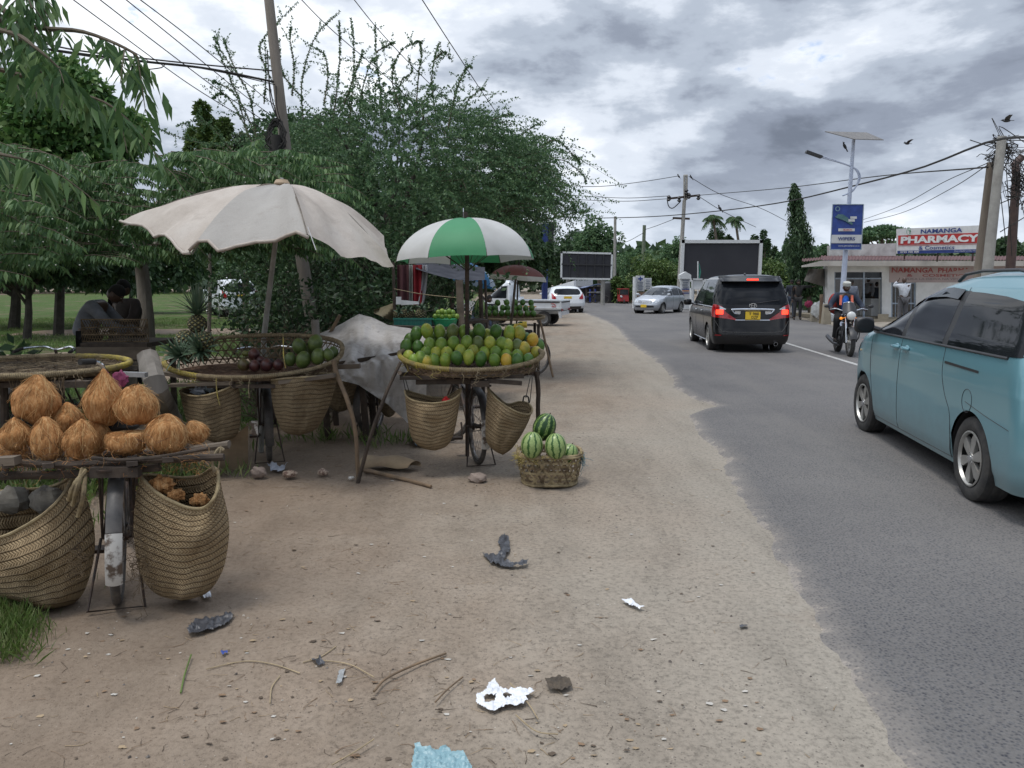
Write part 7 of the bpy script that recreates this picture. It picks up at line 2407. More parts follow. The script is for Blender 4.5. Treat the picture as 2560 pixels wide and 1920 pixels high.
umbrella('green and white panelled umbrella over the papayas',P(1164,545,6.75),0.605,0.355,Vector((P(1166,900,7.3).x,7.33,0.0)),[M_UG,M_UW],rot=R(-90-27),tilt=(-0.03,-0.03),pr=.019)
p=MB();p.tube([P(1159,548,6.75),P(1158,520,6.75)],.004,5);p.build('ferrule',M_CHROME,None,label='thin metal tip on top of the green and white umbrella',cat='ferrule')
# the covered cart between the two trays
def covered_cart():
 t=thing('plastic_sheet','dirty translucent plastic sheet draped over a stall between the two trays','sheet',G(930,1130))
 xs=[785,835,868,898,930,970,1020,1066]
 rows=[(9.4,[860,850,840,835,845,850,850,855]),(8.95,[838,818,800,783,793,812,819,828]),(8.6,[852,838,826,812,815,828,835,838]),(8.2,[880,868,862,860,858,858,855,850]),(7.95,[912,906,902,898,892,884,874,862]),(7.90,[925,920,915,912,905,898,890,880]),(7.85,[936,936,938,942,945,948,945,920]),(7.83,[945,950,955,958,972,985,1000,985]),(7.80,[946,951,956,962,985,1010,1060,1005])]
 def fn(u,v):
  x=lerp(xs[0],xs[-1],u)
  rv=v*(len(rows)-1);k=min(int(rv),len(rows)-2);f=rv-k
  f=f*f*(3-2*f)*.5+f*.5
  y0,y1=np.interp(x,xs,rows[k][1]),np.interp(x,xs,rows[k+1][1])
  Yd=lerp(rows[k][0],rows[k+1][0],f)
  fold=(float(vnoise(x/26,v*5,1,4))-.5)
  Yd+=fold*(.10 if v>.55 else.22)+(float(vnoise(x/9,v*14,1,6))-.5)*.05
  return P(x,lerp(y0,y1,f)+fold*5*min(1,v*3),Yd)
 m=MB();m.grid(fn,70,60)
 tt=NT('dirty_plastic');v=tt.coord('World')
 c=tt.ramp(tt.noise(v,3.5,6,.7),[(.3,(.27,.245,.22)),(.5,(.46,.43,.40)),(.72,(.60,.57,.54))])
 c=tt.mix(tt.ramp(tt.noise(v,16,4,.7),[(.58,0.),(.7,.45)]),c,(.15,.12,.095))
 tt.color(c);tt.set(Roughness=.35,Specular_IOR_Level=.5)
 tr=tt.n('ShaderNodeBsdfTranslucent');tt.l(c,tr.inputs[0]);mx=tt.n('ShaderNodeMixShader');mx.inputs[0].default_value=.25
 tt.l(tt.b.outputs[0],mx.inputs[1]);tt.l(tr.outputs[0],mx.inputs[2]);tt.l(mx.outputs[0],tt.out.inputs[0])
 tt.bump(tt.noise(v,14,5,.65),.6,.03)
 m.build('sheet',tt.m,t,sharp=180)
 r=thing('stall_table','rough timber stall hidden under the plastic sheet','table',P(930,905,8.4))
 for a,b in(((795,918),(1050,878)),((795,885),(1050,862))):
  q=MB();q.beam(P(*a,8.0 if a[1]>900 else 8.9),P(*b,8.0 if a[1]>900 else 8.9),.06,.05);q.build('beam',M_WOODD,r)
 for x,Yd in((808,8.1),(905,8.0),(925,8.3),(1040,8.1),(830,8.9),(1040,8.9)):
  g=P(x,900,Yd);q=MB();q.tube([(g.x+.03,Yd,0),(g.x,Yd,.5),(g.x-.02,Yd,.82)],.035,8,rough=.12);q.build('leg',M_WOODD,r)
 bicycle('dark bicycle half hidden under the plastic-covered stall',Vector((P(925,900,8.35).x,8.35,0)),R(75),tail='dark')
 woven_bag('dark plaited pannier under the left of the plastic sheet',[(812,950),(850,958),(895,948)],[(812,945),(850,942),(895,945)],[(812,948),(815,1000),(835,1025),(852,1028)],[(895,946),(888,1000),(870,1022),(853,1029)],8.1,.3,m=M_WOVEN2)
 woven_bag('dark plaited pannier under the right of the plastic sheet',[(945,985),(965,992),(1000,985)],[(945,983),(965,980),(1000,983)],[(945,984),(948,1015),(960,1038),(972,1042)],[(1000,984),(996,1012),(985,1036),(973,1043)],8.2,.25,m=M_WOVEN2)
covered_cart()
stick('stake','short pale wooden stake slanting up behind the plastic sheet',[P(824,835,8.9),P(850,788,8.9)],.02,M_STICK,'stake')
stick('stake','split grey stump between the wooden pole and the plastic sheet',[P(790,840,8.8),P(787,800,8.8)],.045,M_GREYW,'stump')
# litter that can be told apart
def flat_rag(name,label,pts,m,h=.02,seed=0,cat='litter',hole=None,n=26,lift=0.004):
 """crumpled film lying on the dirt inside a pixel outline"""
 rs=np.random.RandomState(seed)
 xs_=[p[0]for p in pts];ys_=[p[1]for p in pts]
 def inside(x,y,pg):
  c=False;j=len(pg)-1
  for i in range(len(pg)):
   if(pg[i][1]>y)!=(pg[j][1]>y)and x<(pg[j][0]-pg[i][0])*(y-pg[i][1])/(pg[j][1]-pg[i][1])+pg[i][0]:c=not c
   j=i
  return c
 nx=n*2;ny=max(8,int(n*2*(max(ys_)-min(ys_))/(max(xs_)-min(xs_))*1.3))
 mb=MB();idx={}
 for j in range(ny+1):
  for i in range(nx+1):
   x=lerp(min(xs_),max(xs_),i/nx);y=lerp(min(ys_),max(ys_),j/ny)
   g=G(x+(float(vnoise(x/6,y/5,1,seed+3))-.5)*3,y+(float(vnoise(x/6,y/5,1,seed+5))-.5)*3)
   z=lift+h*(abs(float(vnoise(x/12,y/7,1,seed))-.5)*2+.25*float(vnoise(x/4,y/3,1,seed)))
   mb.v.append((g.x,g.y,z));mb.uv.append((0,0,0))
 for j in range(ny):
  for i in range(nx):
   x=lerp(min(xs_),max(xs_),(i+.5)/nx);y=lerp(min(ys_),max(ys_),(j+.5)/ny)
   if inside(x,y,pts)and not(hole and any(inside(x,y,hh)for hh in hole)):
    k=j*(nx+1)+i;mb.f.append((k,k+1,k+nx+2,k+nx+1));mb.m.append(0)
 used_=sorted({i for f in mb.f for i in f});mp={a:b for b,a in enumerate(used_)}
 mb.v=[mb.v[i]for i in used_];mb.uv=[mb.uv[i]for i in used_];mb.f=[tuple(mp[i]for i in f)for f in mb.f]
 return mb.build(name,m,None,label=label,cat=cat,sharp=60)
M_BPL=mat('black_film',(0.035,0.036,0.042),(0.07,0.072,0.08),scale=30,rough=0.42)
M_WPA=mat('white_film',(0.72,0.73,0.75),(0.58,0.60,0.63),scale=30,rough=0.5)
flat_rag('plastic_rag','torn dark grey plastic rag curled like a hook on the open dirt',[(1248,1345),(1262,1338),(1272,1350),(1276,1378),(1262,1398),(1258,1404),(1290,1412),(1322,1402),(1316,1414),(1280,1420),(1250,1418),(1228,1410),(1215,1398),(1205,1384),(1225,1390),(1244,1392),(1252,1375),(1246,1358)],M_BPL,.018,1,n=34)
flat_rag('torn_paper','torn white plastic film with holes in the foreground',[(1222,1712),(1235,1700),(1248,1722),(1272,1728),(1300,1722),(1335,1730),(1322,1742),(1305,1745),(1322,1752),(1300,1768),(1260,1770),(1232,1782),(1205,1770),(1190,1762),(1192,1740),(1215,1728)],M_WPA,.012,2,hole=[[(1208,1742),(1240,1740),(1236,1758),(1212,1760)],[(1255,1738),(1280,1742),(1262,1752)]],n=40)
flat_rag('plastic_rag','shredded black plastic lying left of centre near the coconut pannier',[(466,1580),(490,1552),(540,1548),(575,1535),(586,1542),(572,1560),(535,1575),(500,1585),(475,1588)],M_BPL,.018,3,n=32)
flat_rag('plastic_rag','small shred of black plastic beneath the long straw',[(778,1655),(800,1650),(815,1662),(795,1668)],M_BPL,.02,4,n=14)
flat_rag('blue_plastic','crumpled pale blue plastic bag at the bottom edge',[(1038,1860),(1060,1872),(1095,1878),(1115,1868),(1130,1885),(1155,1882),(1180,1920),(1178,1960),(1025,1960),(1030,1915)],mat('blue_film',(0.16,0.29,0.33),(0.24,0.37,0.40),scale=14,rough=.4),.012,5,n=34)
flat_rag('torn_paper','scrap of white wrapper against the foot of the right coconut pannier',[(500,1482),(525,1478),(530,1500),(512,1502)],M_WPA,.03,6,n=10)
flat_rag('torn_paper','crumpled white paper under the pineapple tray near the stone',[(668,1165),(700,1168),(720,1170),(705,1182),(676,1180)],mat('grey_paper',(0.45,0.47,0.52)),.05,7,n=14)
flat_rag('torn_paper','small torn white scraps on the pale shoulder',[(1555,1502),(1575,1500),(1590,1512),(1612,1520),(1600,1524),(1575,1515)],M_WPA,.01,8,n=16)
flat_rag('bottle_cap','flat blue wrapper on the brown dirt in the lower left',[(552,1632),(566,1628),(570,1634),(556,1641)],mat('blue_scrap',(0.03,0.06,0.25)),.01,9,n=8,cat='wrapper')
flat_rag('clear_strip','clear plastic strip lying in the foreground dirt',[(848,1678),(862,1675),(854,1708),(840,1712)],mat('clear_strip',(0.32,0.33,0.33),rough=.2),.004,10,n=8,cat='plastic')
flat_rag('charcoal_scrap','flat dark cow-dung patch right of the white film',[(1362,1702),(1395,1692),(1425,1700),(1430,1718),(1405,1728),(1372,1722)],mat('dung',(0.05,0.04,0.03),(0.09,0.07,0.05),scale=30,rough=.95),.008,11,n=20,cat='dung patch')
flat_rag('black_scrap','small black rubber scrap on the shoulder near the asphalt',[(1848,1565),(1868,1563),(1868,1572),(1850,1573)],M_BPL,.012,12,n=8,cat='scrap')
flat_rag('blue_plastic','faded blue plastic bag on the dirt behind the papaya bicycle',[(1028,1095),(1040,1075),(1062,1085),(1092,1115),(1060,1120),(1030,1118)],mat('blue_film2',(0.12,0.22,0.28),rough=.5),.10,13,n=14)
M_CARD=mat('cardboard',(0.30,0.225,0.14),(0.22,0.16,0.10),scale=6,rough=.9,bump=.2)
def sack_roll():
 mb=MB()
 a,b=G(905,1172),G(1045,1180)
 d=(b-a).normalized();n_=Vector((-d.y,d.x,0));L_=(b-a).length
 def fn(u,v):
  th=v*4.4-1.0;r=.055+.012*math.sin(u*5)+.02*v
  return a+d*(u*L_*(1-.15*v))+n_*(r*1.5*math.cos(th)+.03*math.sin(u*3)+.05)+Vector((0,0,max(.004,r*.75*math.sin(th)+.05+.012*math.sin(u*9+v*4))))
 mb.grid(fn,24,18,thick=.003)
 mb.build('folded_cardboard',M_CARD,None,label='brown folded cardboard lying on the dirt right of the crossing sticks',cat='cardboard')
sack_roll()
mb=MB();mb.grid(lambda u,v:P(lerp(535,620,u),lerp(1105,1205,v)-40*u*(1-v),6.7+.25*v*u)+Vector((0,0,.015*math.sin(u*7))),10,10,thick=.004);mb.build('cardboard_sheet',M_CARD,None,label='bent cardboard sheets standing against the pineapple bicycle',cat='cardboard')
stick('stick_on_ground','thick brown stick lying on the dirt in front of the folded cardboard',[G(912,1180)+Vector((0,0,.018)),G(1000,1200)+Vector((0,0,.015)),G(1078,1222)+Vector((0,0,.018))],[.021,.013],M_STICK,'stick')
stick('stick_on_ground','long thin brown twig lying in the foreground left of the white film',[G(935,1732)+Vector((0,0,.006)),G(965,1700)+Vector((0,0,.006)),G(1030,1668)+Vector((0,0,.006)),G(1115,1636)+Vector((0,0,.006))],[.004,.006,.008,.003]and.0052,M_STICK,'twig')
stick('stick_on_ground','thin curved twig left of the dung patch',[G(1088,1758)+Vector((0,0,.005)),G(1120,1725)+Vector((0,0,.005)),G(1157,1695)+Vector((0,0,.005))],.0035,M_STICK,'twig')
for pts,lb in(([(515,1675),(610,1655),(680,1662),(750,1685)],'long pale straw bent in the lower left dirt'),([(758,1658),(800,1645),(840,1618)],'pale straw crossing above the small black shred'),([(775,1650),(870,1662),(935,1695)],'long pale straw running right from the small black shred'),([(675,1760),(680,1720),(700,1692)],'pale straw standing out at the lower left'),([(830,1915),(890,1880),(935,1850)],'pale straw near the bottom edge'),([(1290,1790),(1340,1830),(1395,1838)],'pale straw below the dung patch'),([(1275,1710),(1320,1760),(1345,1800)],'yellow stalk right of the white film')):
 stick('straw_stalk',lb,[G(*q)+Vector((0,0,.004))for q in pts],.0026,mat('straw_tan2',(0.36,0.28,0.17)),'straw')
stick('green_twig','green twig with a brown seed in the lower left dirt',[G(452,1735)+Vector((0,0,.005)),G(462,1690)+Vector((0,0,.006)),G(478,1640)+Vector((0,0,.006))],.0035,mat('green_stem',(0.10,0.16,0.03)),'twig')
# people
M_SKIN=mat('dark_skin',(0.055,0.030,0.020),(0.075,0.042,0.028),scale=12,rough=0.5)
M_HAIR=mat('black_hair',(0.010,0.009,0.009),rough=0.95)
def skin_mesh(vs,es,rs_,mats,name,parent,sub=2,extra=None):
 me=bpy.data.meshes.new('tmp');me.from_pydata([tuple(v)for v in vs],es,[])
 o=bpy.data.objects.new('tmp',me);col.objects.link(o)
 md=o.modifiers.new('s','SKIN');md.use_smooth_shade=True
 sv=me.skin_vertices[0].data
 for i,r in enumerate(rs_):
  sv[i].radius=(r,r)if isinstance(r,(int,float))else r
 sv[0].use_root=True
 sb=o.modifiers.new('u','SUBSURF');sb.levels=sub;sb.render_levels=sub
 dg=bpy.context.evaluated_depsgraph_get()
 m2=bpy.data.meshes.new_from_object(o.evaluated_get(dg))
 mb=MB();mb.add([v.co for v in m2.vertices],[tuple(p.vertices)for p in m2.polygons])
 bpy.data.objects.remove(o);bpy.data.meshes.remove(me);bpy.data.meshes.remove(m2)
 if extra:extra(mb)
 return mb.build(name,mats,parent,sharp=180)
J0=dict(pel=(0,0,.95),wai=(0,0,1.12),che=(0,0,1.32),nek=(.0,0,1.46),hd=(.03,0,1.60),shL=(0,.18,1.41),elL=(-.02,.24,1.13),wrL=(.06,.24,.88),shR=(0,-.18,1.41),elR=(-.02,-.24,1.13),wrR=(.06,-.24,.88),hpL=(0,.095,.90),knL=(.03,.11,.50),anL=(0,.12,.09),toL=(.17,.14,.04),hpR=(0,-.095,.90),knR=(.03,-.11,.50),anR=(0,-.12,.09),toR=(.17,-.14,.04))
def person(label,loc,rz,pose,top,bottom,shoe=None,cap=None,scale=1.0,sleeve='long',skirt=False,bald=False):
 J={k:Vector(v)for k,v in{**J0,**pose}.items()}
 t=thing('person',label,'person',loc,rz,local=True,scale=scale)
 ks=['pel','wai','che','nek','shL','elL','wrL','shR','elR','wrR','hpL','knL','anL','toL','hpR','knR','anR','toR']
 rad=dict(pel=.125,wai=.115,che=.135,nek=.055,shL=.062,elL=.042,wrL=.027,shR=.062,elR=.042,wrR=.027,hpL=.088,knL=.058,anL=.038,toL=.035,hpR=.088,knR=.058,anR=.038,toR=.035)
 E=[('pel','wai'),('wai','che'),('che','nek'),('che','shL'),('shL','elL'),('elL','wrL'),('che','shR'),('shR','elR'),('elR','wrR'),('pel','hpL'),('hpL','knL'),('knL','anL'),('anL','toL'),('pel','hpR'),('hpR','knR'),('knR','anR'),('anR','toR')]
 vs=[J[k]for k in ks];rr=[rad[k]for k in ks];es=[(ks.index(a),ks.index(b))for a,b in E]
 for s in 'LR':
  w=J['wr'+s];d=(w-J['el'+s]).normalized();side=d.cross(Vector((0,0,1)))
  side=side.normalized()if side.length>.1 else Vector((0,1,0))
  cu=d.cross(side).normalized()
  p=len(vs);vs.append(w+d*.06);rr.append((.036,.018));es.append((ks.index('wr'+s),p))
  for i,ln in enumerate((.030,.040,.044,.038)):
   a=w+d*.09+side*(i-1.5)*.019;b=a+d*ln-cu*.008;c=b+d*ln*.5-cu*.025
   q=len(vs);vs+=[a,b,c];rr+=[.009,.0085,.007];es+=[(p,q),(q,q+1),(q+1,q+2)]
  q=len(vs);vs+=[w+d*.05-side*.035,w+d*.085-side*.045];rr+=[.011,.009];es+=[(p,q),(q,q+1)]
 hd=J['hd'];up=(hd-J['nek']).normalized()
 Mh=up.to_track_quat('Z','Y').to_matrix().to_4x4()if False else Matrix.Rotation(math.atan2(up.x,up.z),4,'Y')
 def head(mb):
  mb.ell(hd,(.092,.074,.118),22,16,M=Mh,fn=lambda d:1-.12*max(0,-d.z)*max(0,1-abs(d.x))-.10*max(0,-d.z)**2+.04*max(0,-d.x))
  mb.tube([hd+Mh@Vector((.085,0,.015)),hd+Mh@Vector((.108,0,-.02)),hd+Mh@Vector((.088,0,-.03))],[.009,.016,.010],7)
  for s in(1,-1):
   mb.ell(hd+Mh@Vector((-.0,s*.076,-.005)),(.018,.008,.028),8,6)
  mb.tube([hd+Mh@Vector((.080,y,-.062-abs(y)*.15))for y in(-.024,0,.024)],.006,5)
 skin_mesh(vs,es,rr,M_SKIN,'body',t,extra=head)
 e=MB()
 for s in(1,-1):e.ell(hd+Mh@Vector((.082,s*.03,.012)),(.008,.012,.007),8,5)
 e.build('eyes',mat('eye_white',(0.4,0.38,0.35),rough=.3),t)
 if not cap and not bald:
  h=MB();h.ell(hd+Mh@Vector((-.008,0,.022)),(.094,.080,.108),18,12,M=Mh,fn=lambda d:1.0 if d.z>-.15 or d.x<-.2 else.8);h.build('hair',M_HAIR,t)
 if cap:
  h=MB();h.lathe([(.086,.045),(.090,.075),(.082,.12),(.05,.137),(0,.14)],n=18,M=Mh,c=hd);h.build('cap',cap,t)
 def cloth_(names,add,name,m):
  a=[J[k]for k in names];ix={k:i for i,k in enumerate(names)}
  skin_mesh(a,[(ix[p],ix[q])for p,q in E if p in ix and q in ix],[rad[k]+add.get(k,.022)for k in names],m,name,t)
 n_=['pel','wai','che','shL','elL','shR','elR']+(['wrL','wrR']if sleeve=='long' else[])
 cloth_(n_,dict(pel=.022,elL=.018,elR=.018),'shirt',top)
 cloth_(['pel','hpL','knL','anL','hpR','knR','anR'],dict(pel=.016,knL=.02,knR=.02,anL=.025,anR=.025),'trousers',bottom)
 s=MB()
 for k in 'LR':
  s.ell((J['an'+k]+J['to'+k])/2-Vector((0.02,0,.012)),(.135,.048,.04),12,8)
 s.build('shoes',shoe or M_CORD,t)
 return t,J
C_=lambda n,c:mat('cloth_'+n,c,rough=.9,scale=14,bump=.3,bscale=22,bd=.02)
# motorcycle
def moto():
 f,r=G(2124,893),G(2093,880);hd=(f-r);hd.z=0;hd.normalize()
 mid=f-hd*.64;rz=math.atan2(hd.y,hd.x)
 t=thing('motorcycle','black motorcycle with round headlight and smoked windscreen riding towards the camera','motorcycle',mid,rz,local=True)
 T=Matrix.Translation
 def P_(name,fn,m,par=t):
  q=MB();fn(q);return q.build(name,m,par)
 for x,n_,wd in((.64,'front_wheel',.10),(-.64,'rear_wheel',.12)):
  tr=MB();tr.tube([(x+.262*math.cos(a),0,.315+.262*math.sin(a))for a in np.linspace(0,2*PI,41)[:-1]],wd/2,10,closed=True);w_=tr.build(n_,M_TYRE,t)
  rm=MB();rm.tube([(x+.215*math.cos(a),0,.315+.215*math.sin(a))for a in np.linspace(0,2*PI,31)[:-1]],.022,6,closed=True);rm.cyl((x,-.07,.315),(x,.07,.315),.06,n=14)
  for k in range(5):
   a=2*PI*k/5;rm.beam((x+.05*math.cos(a),0,.315+.05*math.sin(a)),(x+.21*math.cos(a),0,.315+.21*math.sin(a)),.03,.035,up=(0,1,0))
  rm.build('rim',M_ALLOY,w_)
 P_('fork',lambda q:[q.tube([(.64,s*.085,.315),(.47,s*.085,.80),(.43,s*.085,.94)],[.026,.02],10)for s in(1,-1)]+[q.box((.45,0,.90),(.07,.24,.035))],M_CHROME)
 P_('front_mudguard',lambda q:q.grid(lambda u,v:(.64+.345*math.cos(lerp(.3,2.6,u)),lerp(-.07,.07,v),.315+(.345-.02*(2*v-1)**2)*math.sin(lerp(.3,2.6,u))),18,6,thick=.004),M_TRIM)
 hl=P_('headlight_bowl',lambda q:q.ell((.53,0,.90),(.10,.105,.105),20,12),M_TRIM)
 P_('headlight',lambda q:q.ell((.585,0,.90),(.055,.094,.094),22,12),emit('headlamp',(1,.95,.85),.06,(0.5,0.52,0.52)),hl)
 P_('windscreen',lambda q:q.grid(lambda u,v:(.55-.20*v-.10*(2*u-1)**2,(2*u-1)*lerp(.15,.11,v**3),.95+.24*v-.03*(2*u-1)**2*v),14,10,thick=.005),M_TRIM)
 P_('screen_edge',lambda q:q.tube([(.35-.10*s*s,s*.115,1.195-.03*s*s-.0)for s in np.linspace(-1,1,9)],.006,5),M_CHROME)
 P_('handlebar',lambda q:q.tube(spline([(.22,.36,1.02),(.30,.28,1.05),(.38,.10,1.0),(.38,-.10,1.0),(.30,-.28,1.05),(.22,-.36,1.02)],20),.012,8),M_CHROME)
 for s in(1,-1):
  P_('grip',lambda q:q.tube([(.27,s*.30,1.045),(.20,s*.39,1.01)],.018,8),M_CORD)
  P_('brake_lever',lambda q:q.tube([(.33,s*.22,1.05),(.30,s*.40,1.03)],.007,5),M_CHROME)
  m_=P_('mirror',lambda q:[q.tube([(.30,s*.26,1.05),(.28,s*.36,1.12),(.30,s*.44,1.11)],.006,6),q.ell((.30,s*.46,1.10),(.015,.06,.035),12,8)],M_TRIM)
  P_('indicator',lambda q:[q.ell((.50,s*.19,.84),(.04,.035,.032),12,8),q.tube([(.47,s*.08,.86),(.49,s*.18,.84)],.008,5)],M_AMBER)
  P_('footrest',lambda q:q.tube([(.05,s*.10,.31),(.05,s*.24,.30)],.014,6),M_CORD)
 P_('fuel_tank',lambda q:q.ell((.14,0,.86),(.28,.14,.13),20,12),mat('tank_black',(.02,.02,.022),rough=.2,coat=.8))
 P_('seat',lambda q:q.ell((-.42,0,.83),(.42,.13,.06),20,10),M_CORD)
 P_('engine',lambda q:[q.box((.08,0,.42),(.34,.22,.22)),q.ell((.04,-.13,.36),(.13,.05,.12),16,10),q.ell((.04,.13,.36),(.13,.05,.12),16,10),q.box((.18,0,.62),(.15,.16,.2))]+[q.box((.18,0,.54+k*.028),(.19,.2,.008))for k in range(7)],mat('engine_metal',(.16,.16,.165),(.07,.07,.07),rough=.4,metal=.6))
 P_('exhaust',lambda q:q.tube(spline([(.26,-.09,.56),(.34,-.12,.38),(.22,-.14,.24),(-.1,-.16,.24),(-.55,-.19,.30),(-.85,-.2,.36)],18),[.02]*9+[.045]*9,10),mat('dark_exhaust',(.05,.05,.055),rough=.35,metal=.7))
 P_('crash_bar',lambda q:q.tube(spline([(.33,0,.72),(.36,.2,.62),(.34,.24,.48),(.28,.20,.34),(.2,0,.30),(.28,-.20,.34),(.34,-.24,.48),(.36,-.2,.62),(.33,0,.72)],30),.012,7),M_TRIM)
 P_('frame',lambda q:[q.tube([(.40,0,.88),(.30,0,.50),(.2,0,.28),(-.2,0,.28)],.02,7),q.tube([(.40,0,.84),(-.1,0,.74),(-.8,0,.78)],.02,7)]+[q.tube([(-.64,s*.1,.315),(-.15,s*.1,.30)],.018,6)for s in(1,-1)]+[q.tube([(-.6,s*.12,.36),(-.45,s*.12,.74)],.028,8)for s in(1,-1)],M_TRIM)
 P_('tail_rack',lambda q:[q.tube([(-.6,s*.12,.86),(-.98,s*.12,.88)],.01,6)for s in(1,-1)]+[q.tube([(-.98,-.12,.88),(-.98,.12,.88)],.01,6)],M_CHROME)
 p,J=person('person in a blue shirt, dark jacket and white cap riding the black motorcycle',mid,rz,dict(pel=(-.22,0,.90),wai=(-.19,0,1.05),che=(-.13,0,1.25),nek=(-.08,0,1.38),hd=(-.04,0,1.51),shL=(-.13,.185,1.33),elL=(-.02,.34,1.10),wrL=(.17,.345,1.04),shR=(-.13,-.185,1.33),elR=(-.02,-.34,1.10),wrR=(.17,-.345,1.04),hpL=(-.2,.10,.88),knL=(.22,.22,.80),anL=(.04,.20,.37),toL=(.20,.21,.31),hpR=(-.2,-.10,.88),knR=(.22,-.22,.80),anR=(.04,-.20,.37),toR=(.20,-.21,.31)),C_('navy_jacket',(0.022,0.032,0.055)),C_('black',(0.012,0.012,0.013)),cap=C_('cap_white',(0.5,0.5,0.46)))
 q=MB();q.ell((-.095,0,1.14),(.118,.088,.21),18,12);q.build('shirt_front',C_('bright_blue',(0.02,0.13,0.55)),p)
 for s in(1,-1):
  q=MB();q.beam((.0,s*.115,1.335),(.035,s*.125,1.12),.05,.02,up=(1,0,0));q.build('vest_strap',C_('coral',(0.75,0.19,0.12)),p)
 bp=MB();bp.ell((-.36,-.16,1.14),(.10,.16,.24),16,12);bp.build('backpack',C_('red_bag',(0.32,0.035,0.03)),t)
moto()
# other people
def at(px,py):return G(px,py)
person('person in a white shirt seen from behind with raised arms, in front of the pharmacy',Vector((P(2262,700,29).x,29,.08)),R(90),dict(elL=(.15,.33,1.40),wrL=(.10,.22,1.56),elR=(.2,-.22,1.3),wrR=(.24,-.1,1.5)),C_('white',(0.52,0.55,0.60)),C_('grey',(0.10,0.10,0.11)),bald=True)
person('person in dark clothes standing by the tree beyond the black people carrier',at(1992,800),R(-100),dict(elL=(.02,.38,1.42),wrL=(.1,.55,1.42)),C_('black2',(0.02,0.02,0.022)),C_('dark_grey',(0.035,0.035,0.038)),scale=1.0)
person('person in grey trousers standing behind the person in dark clothes',at(1976,797),R(80),{},C_('navy',(0.02,0.025,0.04)),C_('denim',(0.06,0.08,0.12)))
bent=dict(pel=(-.10,0,.92),wai=(-.04,0,1.08),che=(.10,0,1.26),nek=(.22,0,1.36),hd=(.32,0,1.46),shL=(.10,.18,1.33),elL=(.28,.22,1.12),wrL=(.48,.16,1.02),shR=(.10,-.18,1.33),elR=(.28,-.22,1.12),wrR=(.48,-.16,1.02))
person('person in a loose grey shirt bending over the weave basket table under the tree',Vector((P(222,800,9.6).x,9.6,0)),R(10),bent,C_('grey_shirt',(0.15,0.16,0.18)),C_('black3',(0.012,0.012,0.013)),scale=1.02)
person('person in a dark top standing behind the basket table under the tree',Vector((P(318,800,10.1).x,10.1,0)),R(-110),dict(elL=(.15,.24,1.2),wrL=(.3,.1,1.1)),C_('brown_top',(0.035,0.025,0.022)),C_('black4',(0.012,0.012,0.013)),scale=.97)
person('person inside the shop behind the counter, pale shirt',Vector((P(2170,740,35.2).x,35.2,.1)),R(-150),{},C_('pale',(0.25,0.26,0.28)),C_('dark5',(0.03,0.03,0.03)))
person('person inside the shop in a dark shirt beside the white freezer',Vector((P(2190,740,36).x,36,-.1)),R(-100),{},C_('dark6',(0.05,0.06,0.08)),C_('dark7',(0.03,0.03,0.03)))
person('person with a dark helmet standing in front of the shop window behind the rider',Vector((P(2128,740,29).x,29,.0)),R(100),{},C_('slate',(0.14,0.16,0.20)),C_('dark8',(0.03,0.03,0.03)))
for i,(px,Y,c,lb)in enumerate([(1203,21,(.05,.07,.12),'person in dark blue seated left of the pickup truck cab'),(1222,22,(.02,.02,.022),'person in black beside the nose of the pickup truck')]):
 person(lb,Vector((P(px,750,Y).x,Y,-.45)),R(-60),dict(knL=(.4,.11,.8),anL=(.42,.12,.46),toL=(.55,.14,.46),knR=(.4,-.11,.8),anR=(.42,-.12,.46),toR=(.55,-.14,.46)),C_('s%d'%i,c),C_('t%d'%i,(.02,.02,.02)))
 # basket table under the tree
tb=thing('stall_table','rough dark table with an open-weave reed side under the tree on the left','table',(P(315,900,9.2).x,9.2,0))
xa,xb=P(238,800,9.2).x,P(398,800,9.2).x
def mk(par,name,m,*fns):
 q=MB()
 for f in fns:f(q)
 return q.build(name,m,par)
mk(tb,'tabletop',M_WOODD,lambda q:q.box(((xa+xb)/2,9.3,.93),(xb-xa,.9,.05)))
for x in(xa+.08,xb-.08):
 for y in(8.95,9.65):mk(tb,'leg',M_WOODD,lambda q:q.tube([(x,y,0),(x+.02,y,.92)],.04,8,rough=.1))
mk(tb,'board',M_WOOD,lambda q:q.box(((xa+xb)/2,8.86,.84),(xb-xa+.1,.04,.14)))
q=MB()
for k in range(26):
 for sg in(1,-1):
  x0=xa+(xb-xa)*k/25;x1=min(xb,max(xa,x0+sg*.12))
  q.beam((x0,8.9+.004*sg,.96),(x1,8.9+.004*sg,1.22),.012,.004)
for z in(.97,1.05,1.13,1.22):q.beam((xa,8.9,z),(xb,8.9,z),.012,.014)
q.build('reed_side',M_REED2,tb)
mk(None,'sacking',mat('sacking',(.10,.085,.065),(.05,.042,.035),scale=8,rough=.95),lambda q:q.grid(lambda u,v:(lerp(xa+.2,xb-.1,u),8.82+.04*math.sin(u*9+v*4),lerp(.80,.28,v)+.04*math.sin(u*5)),20,8));col.objects['sacking']['label']='dark sacking hanging in front of the table under the tree';col.objects['sacking']['category']='sacking'
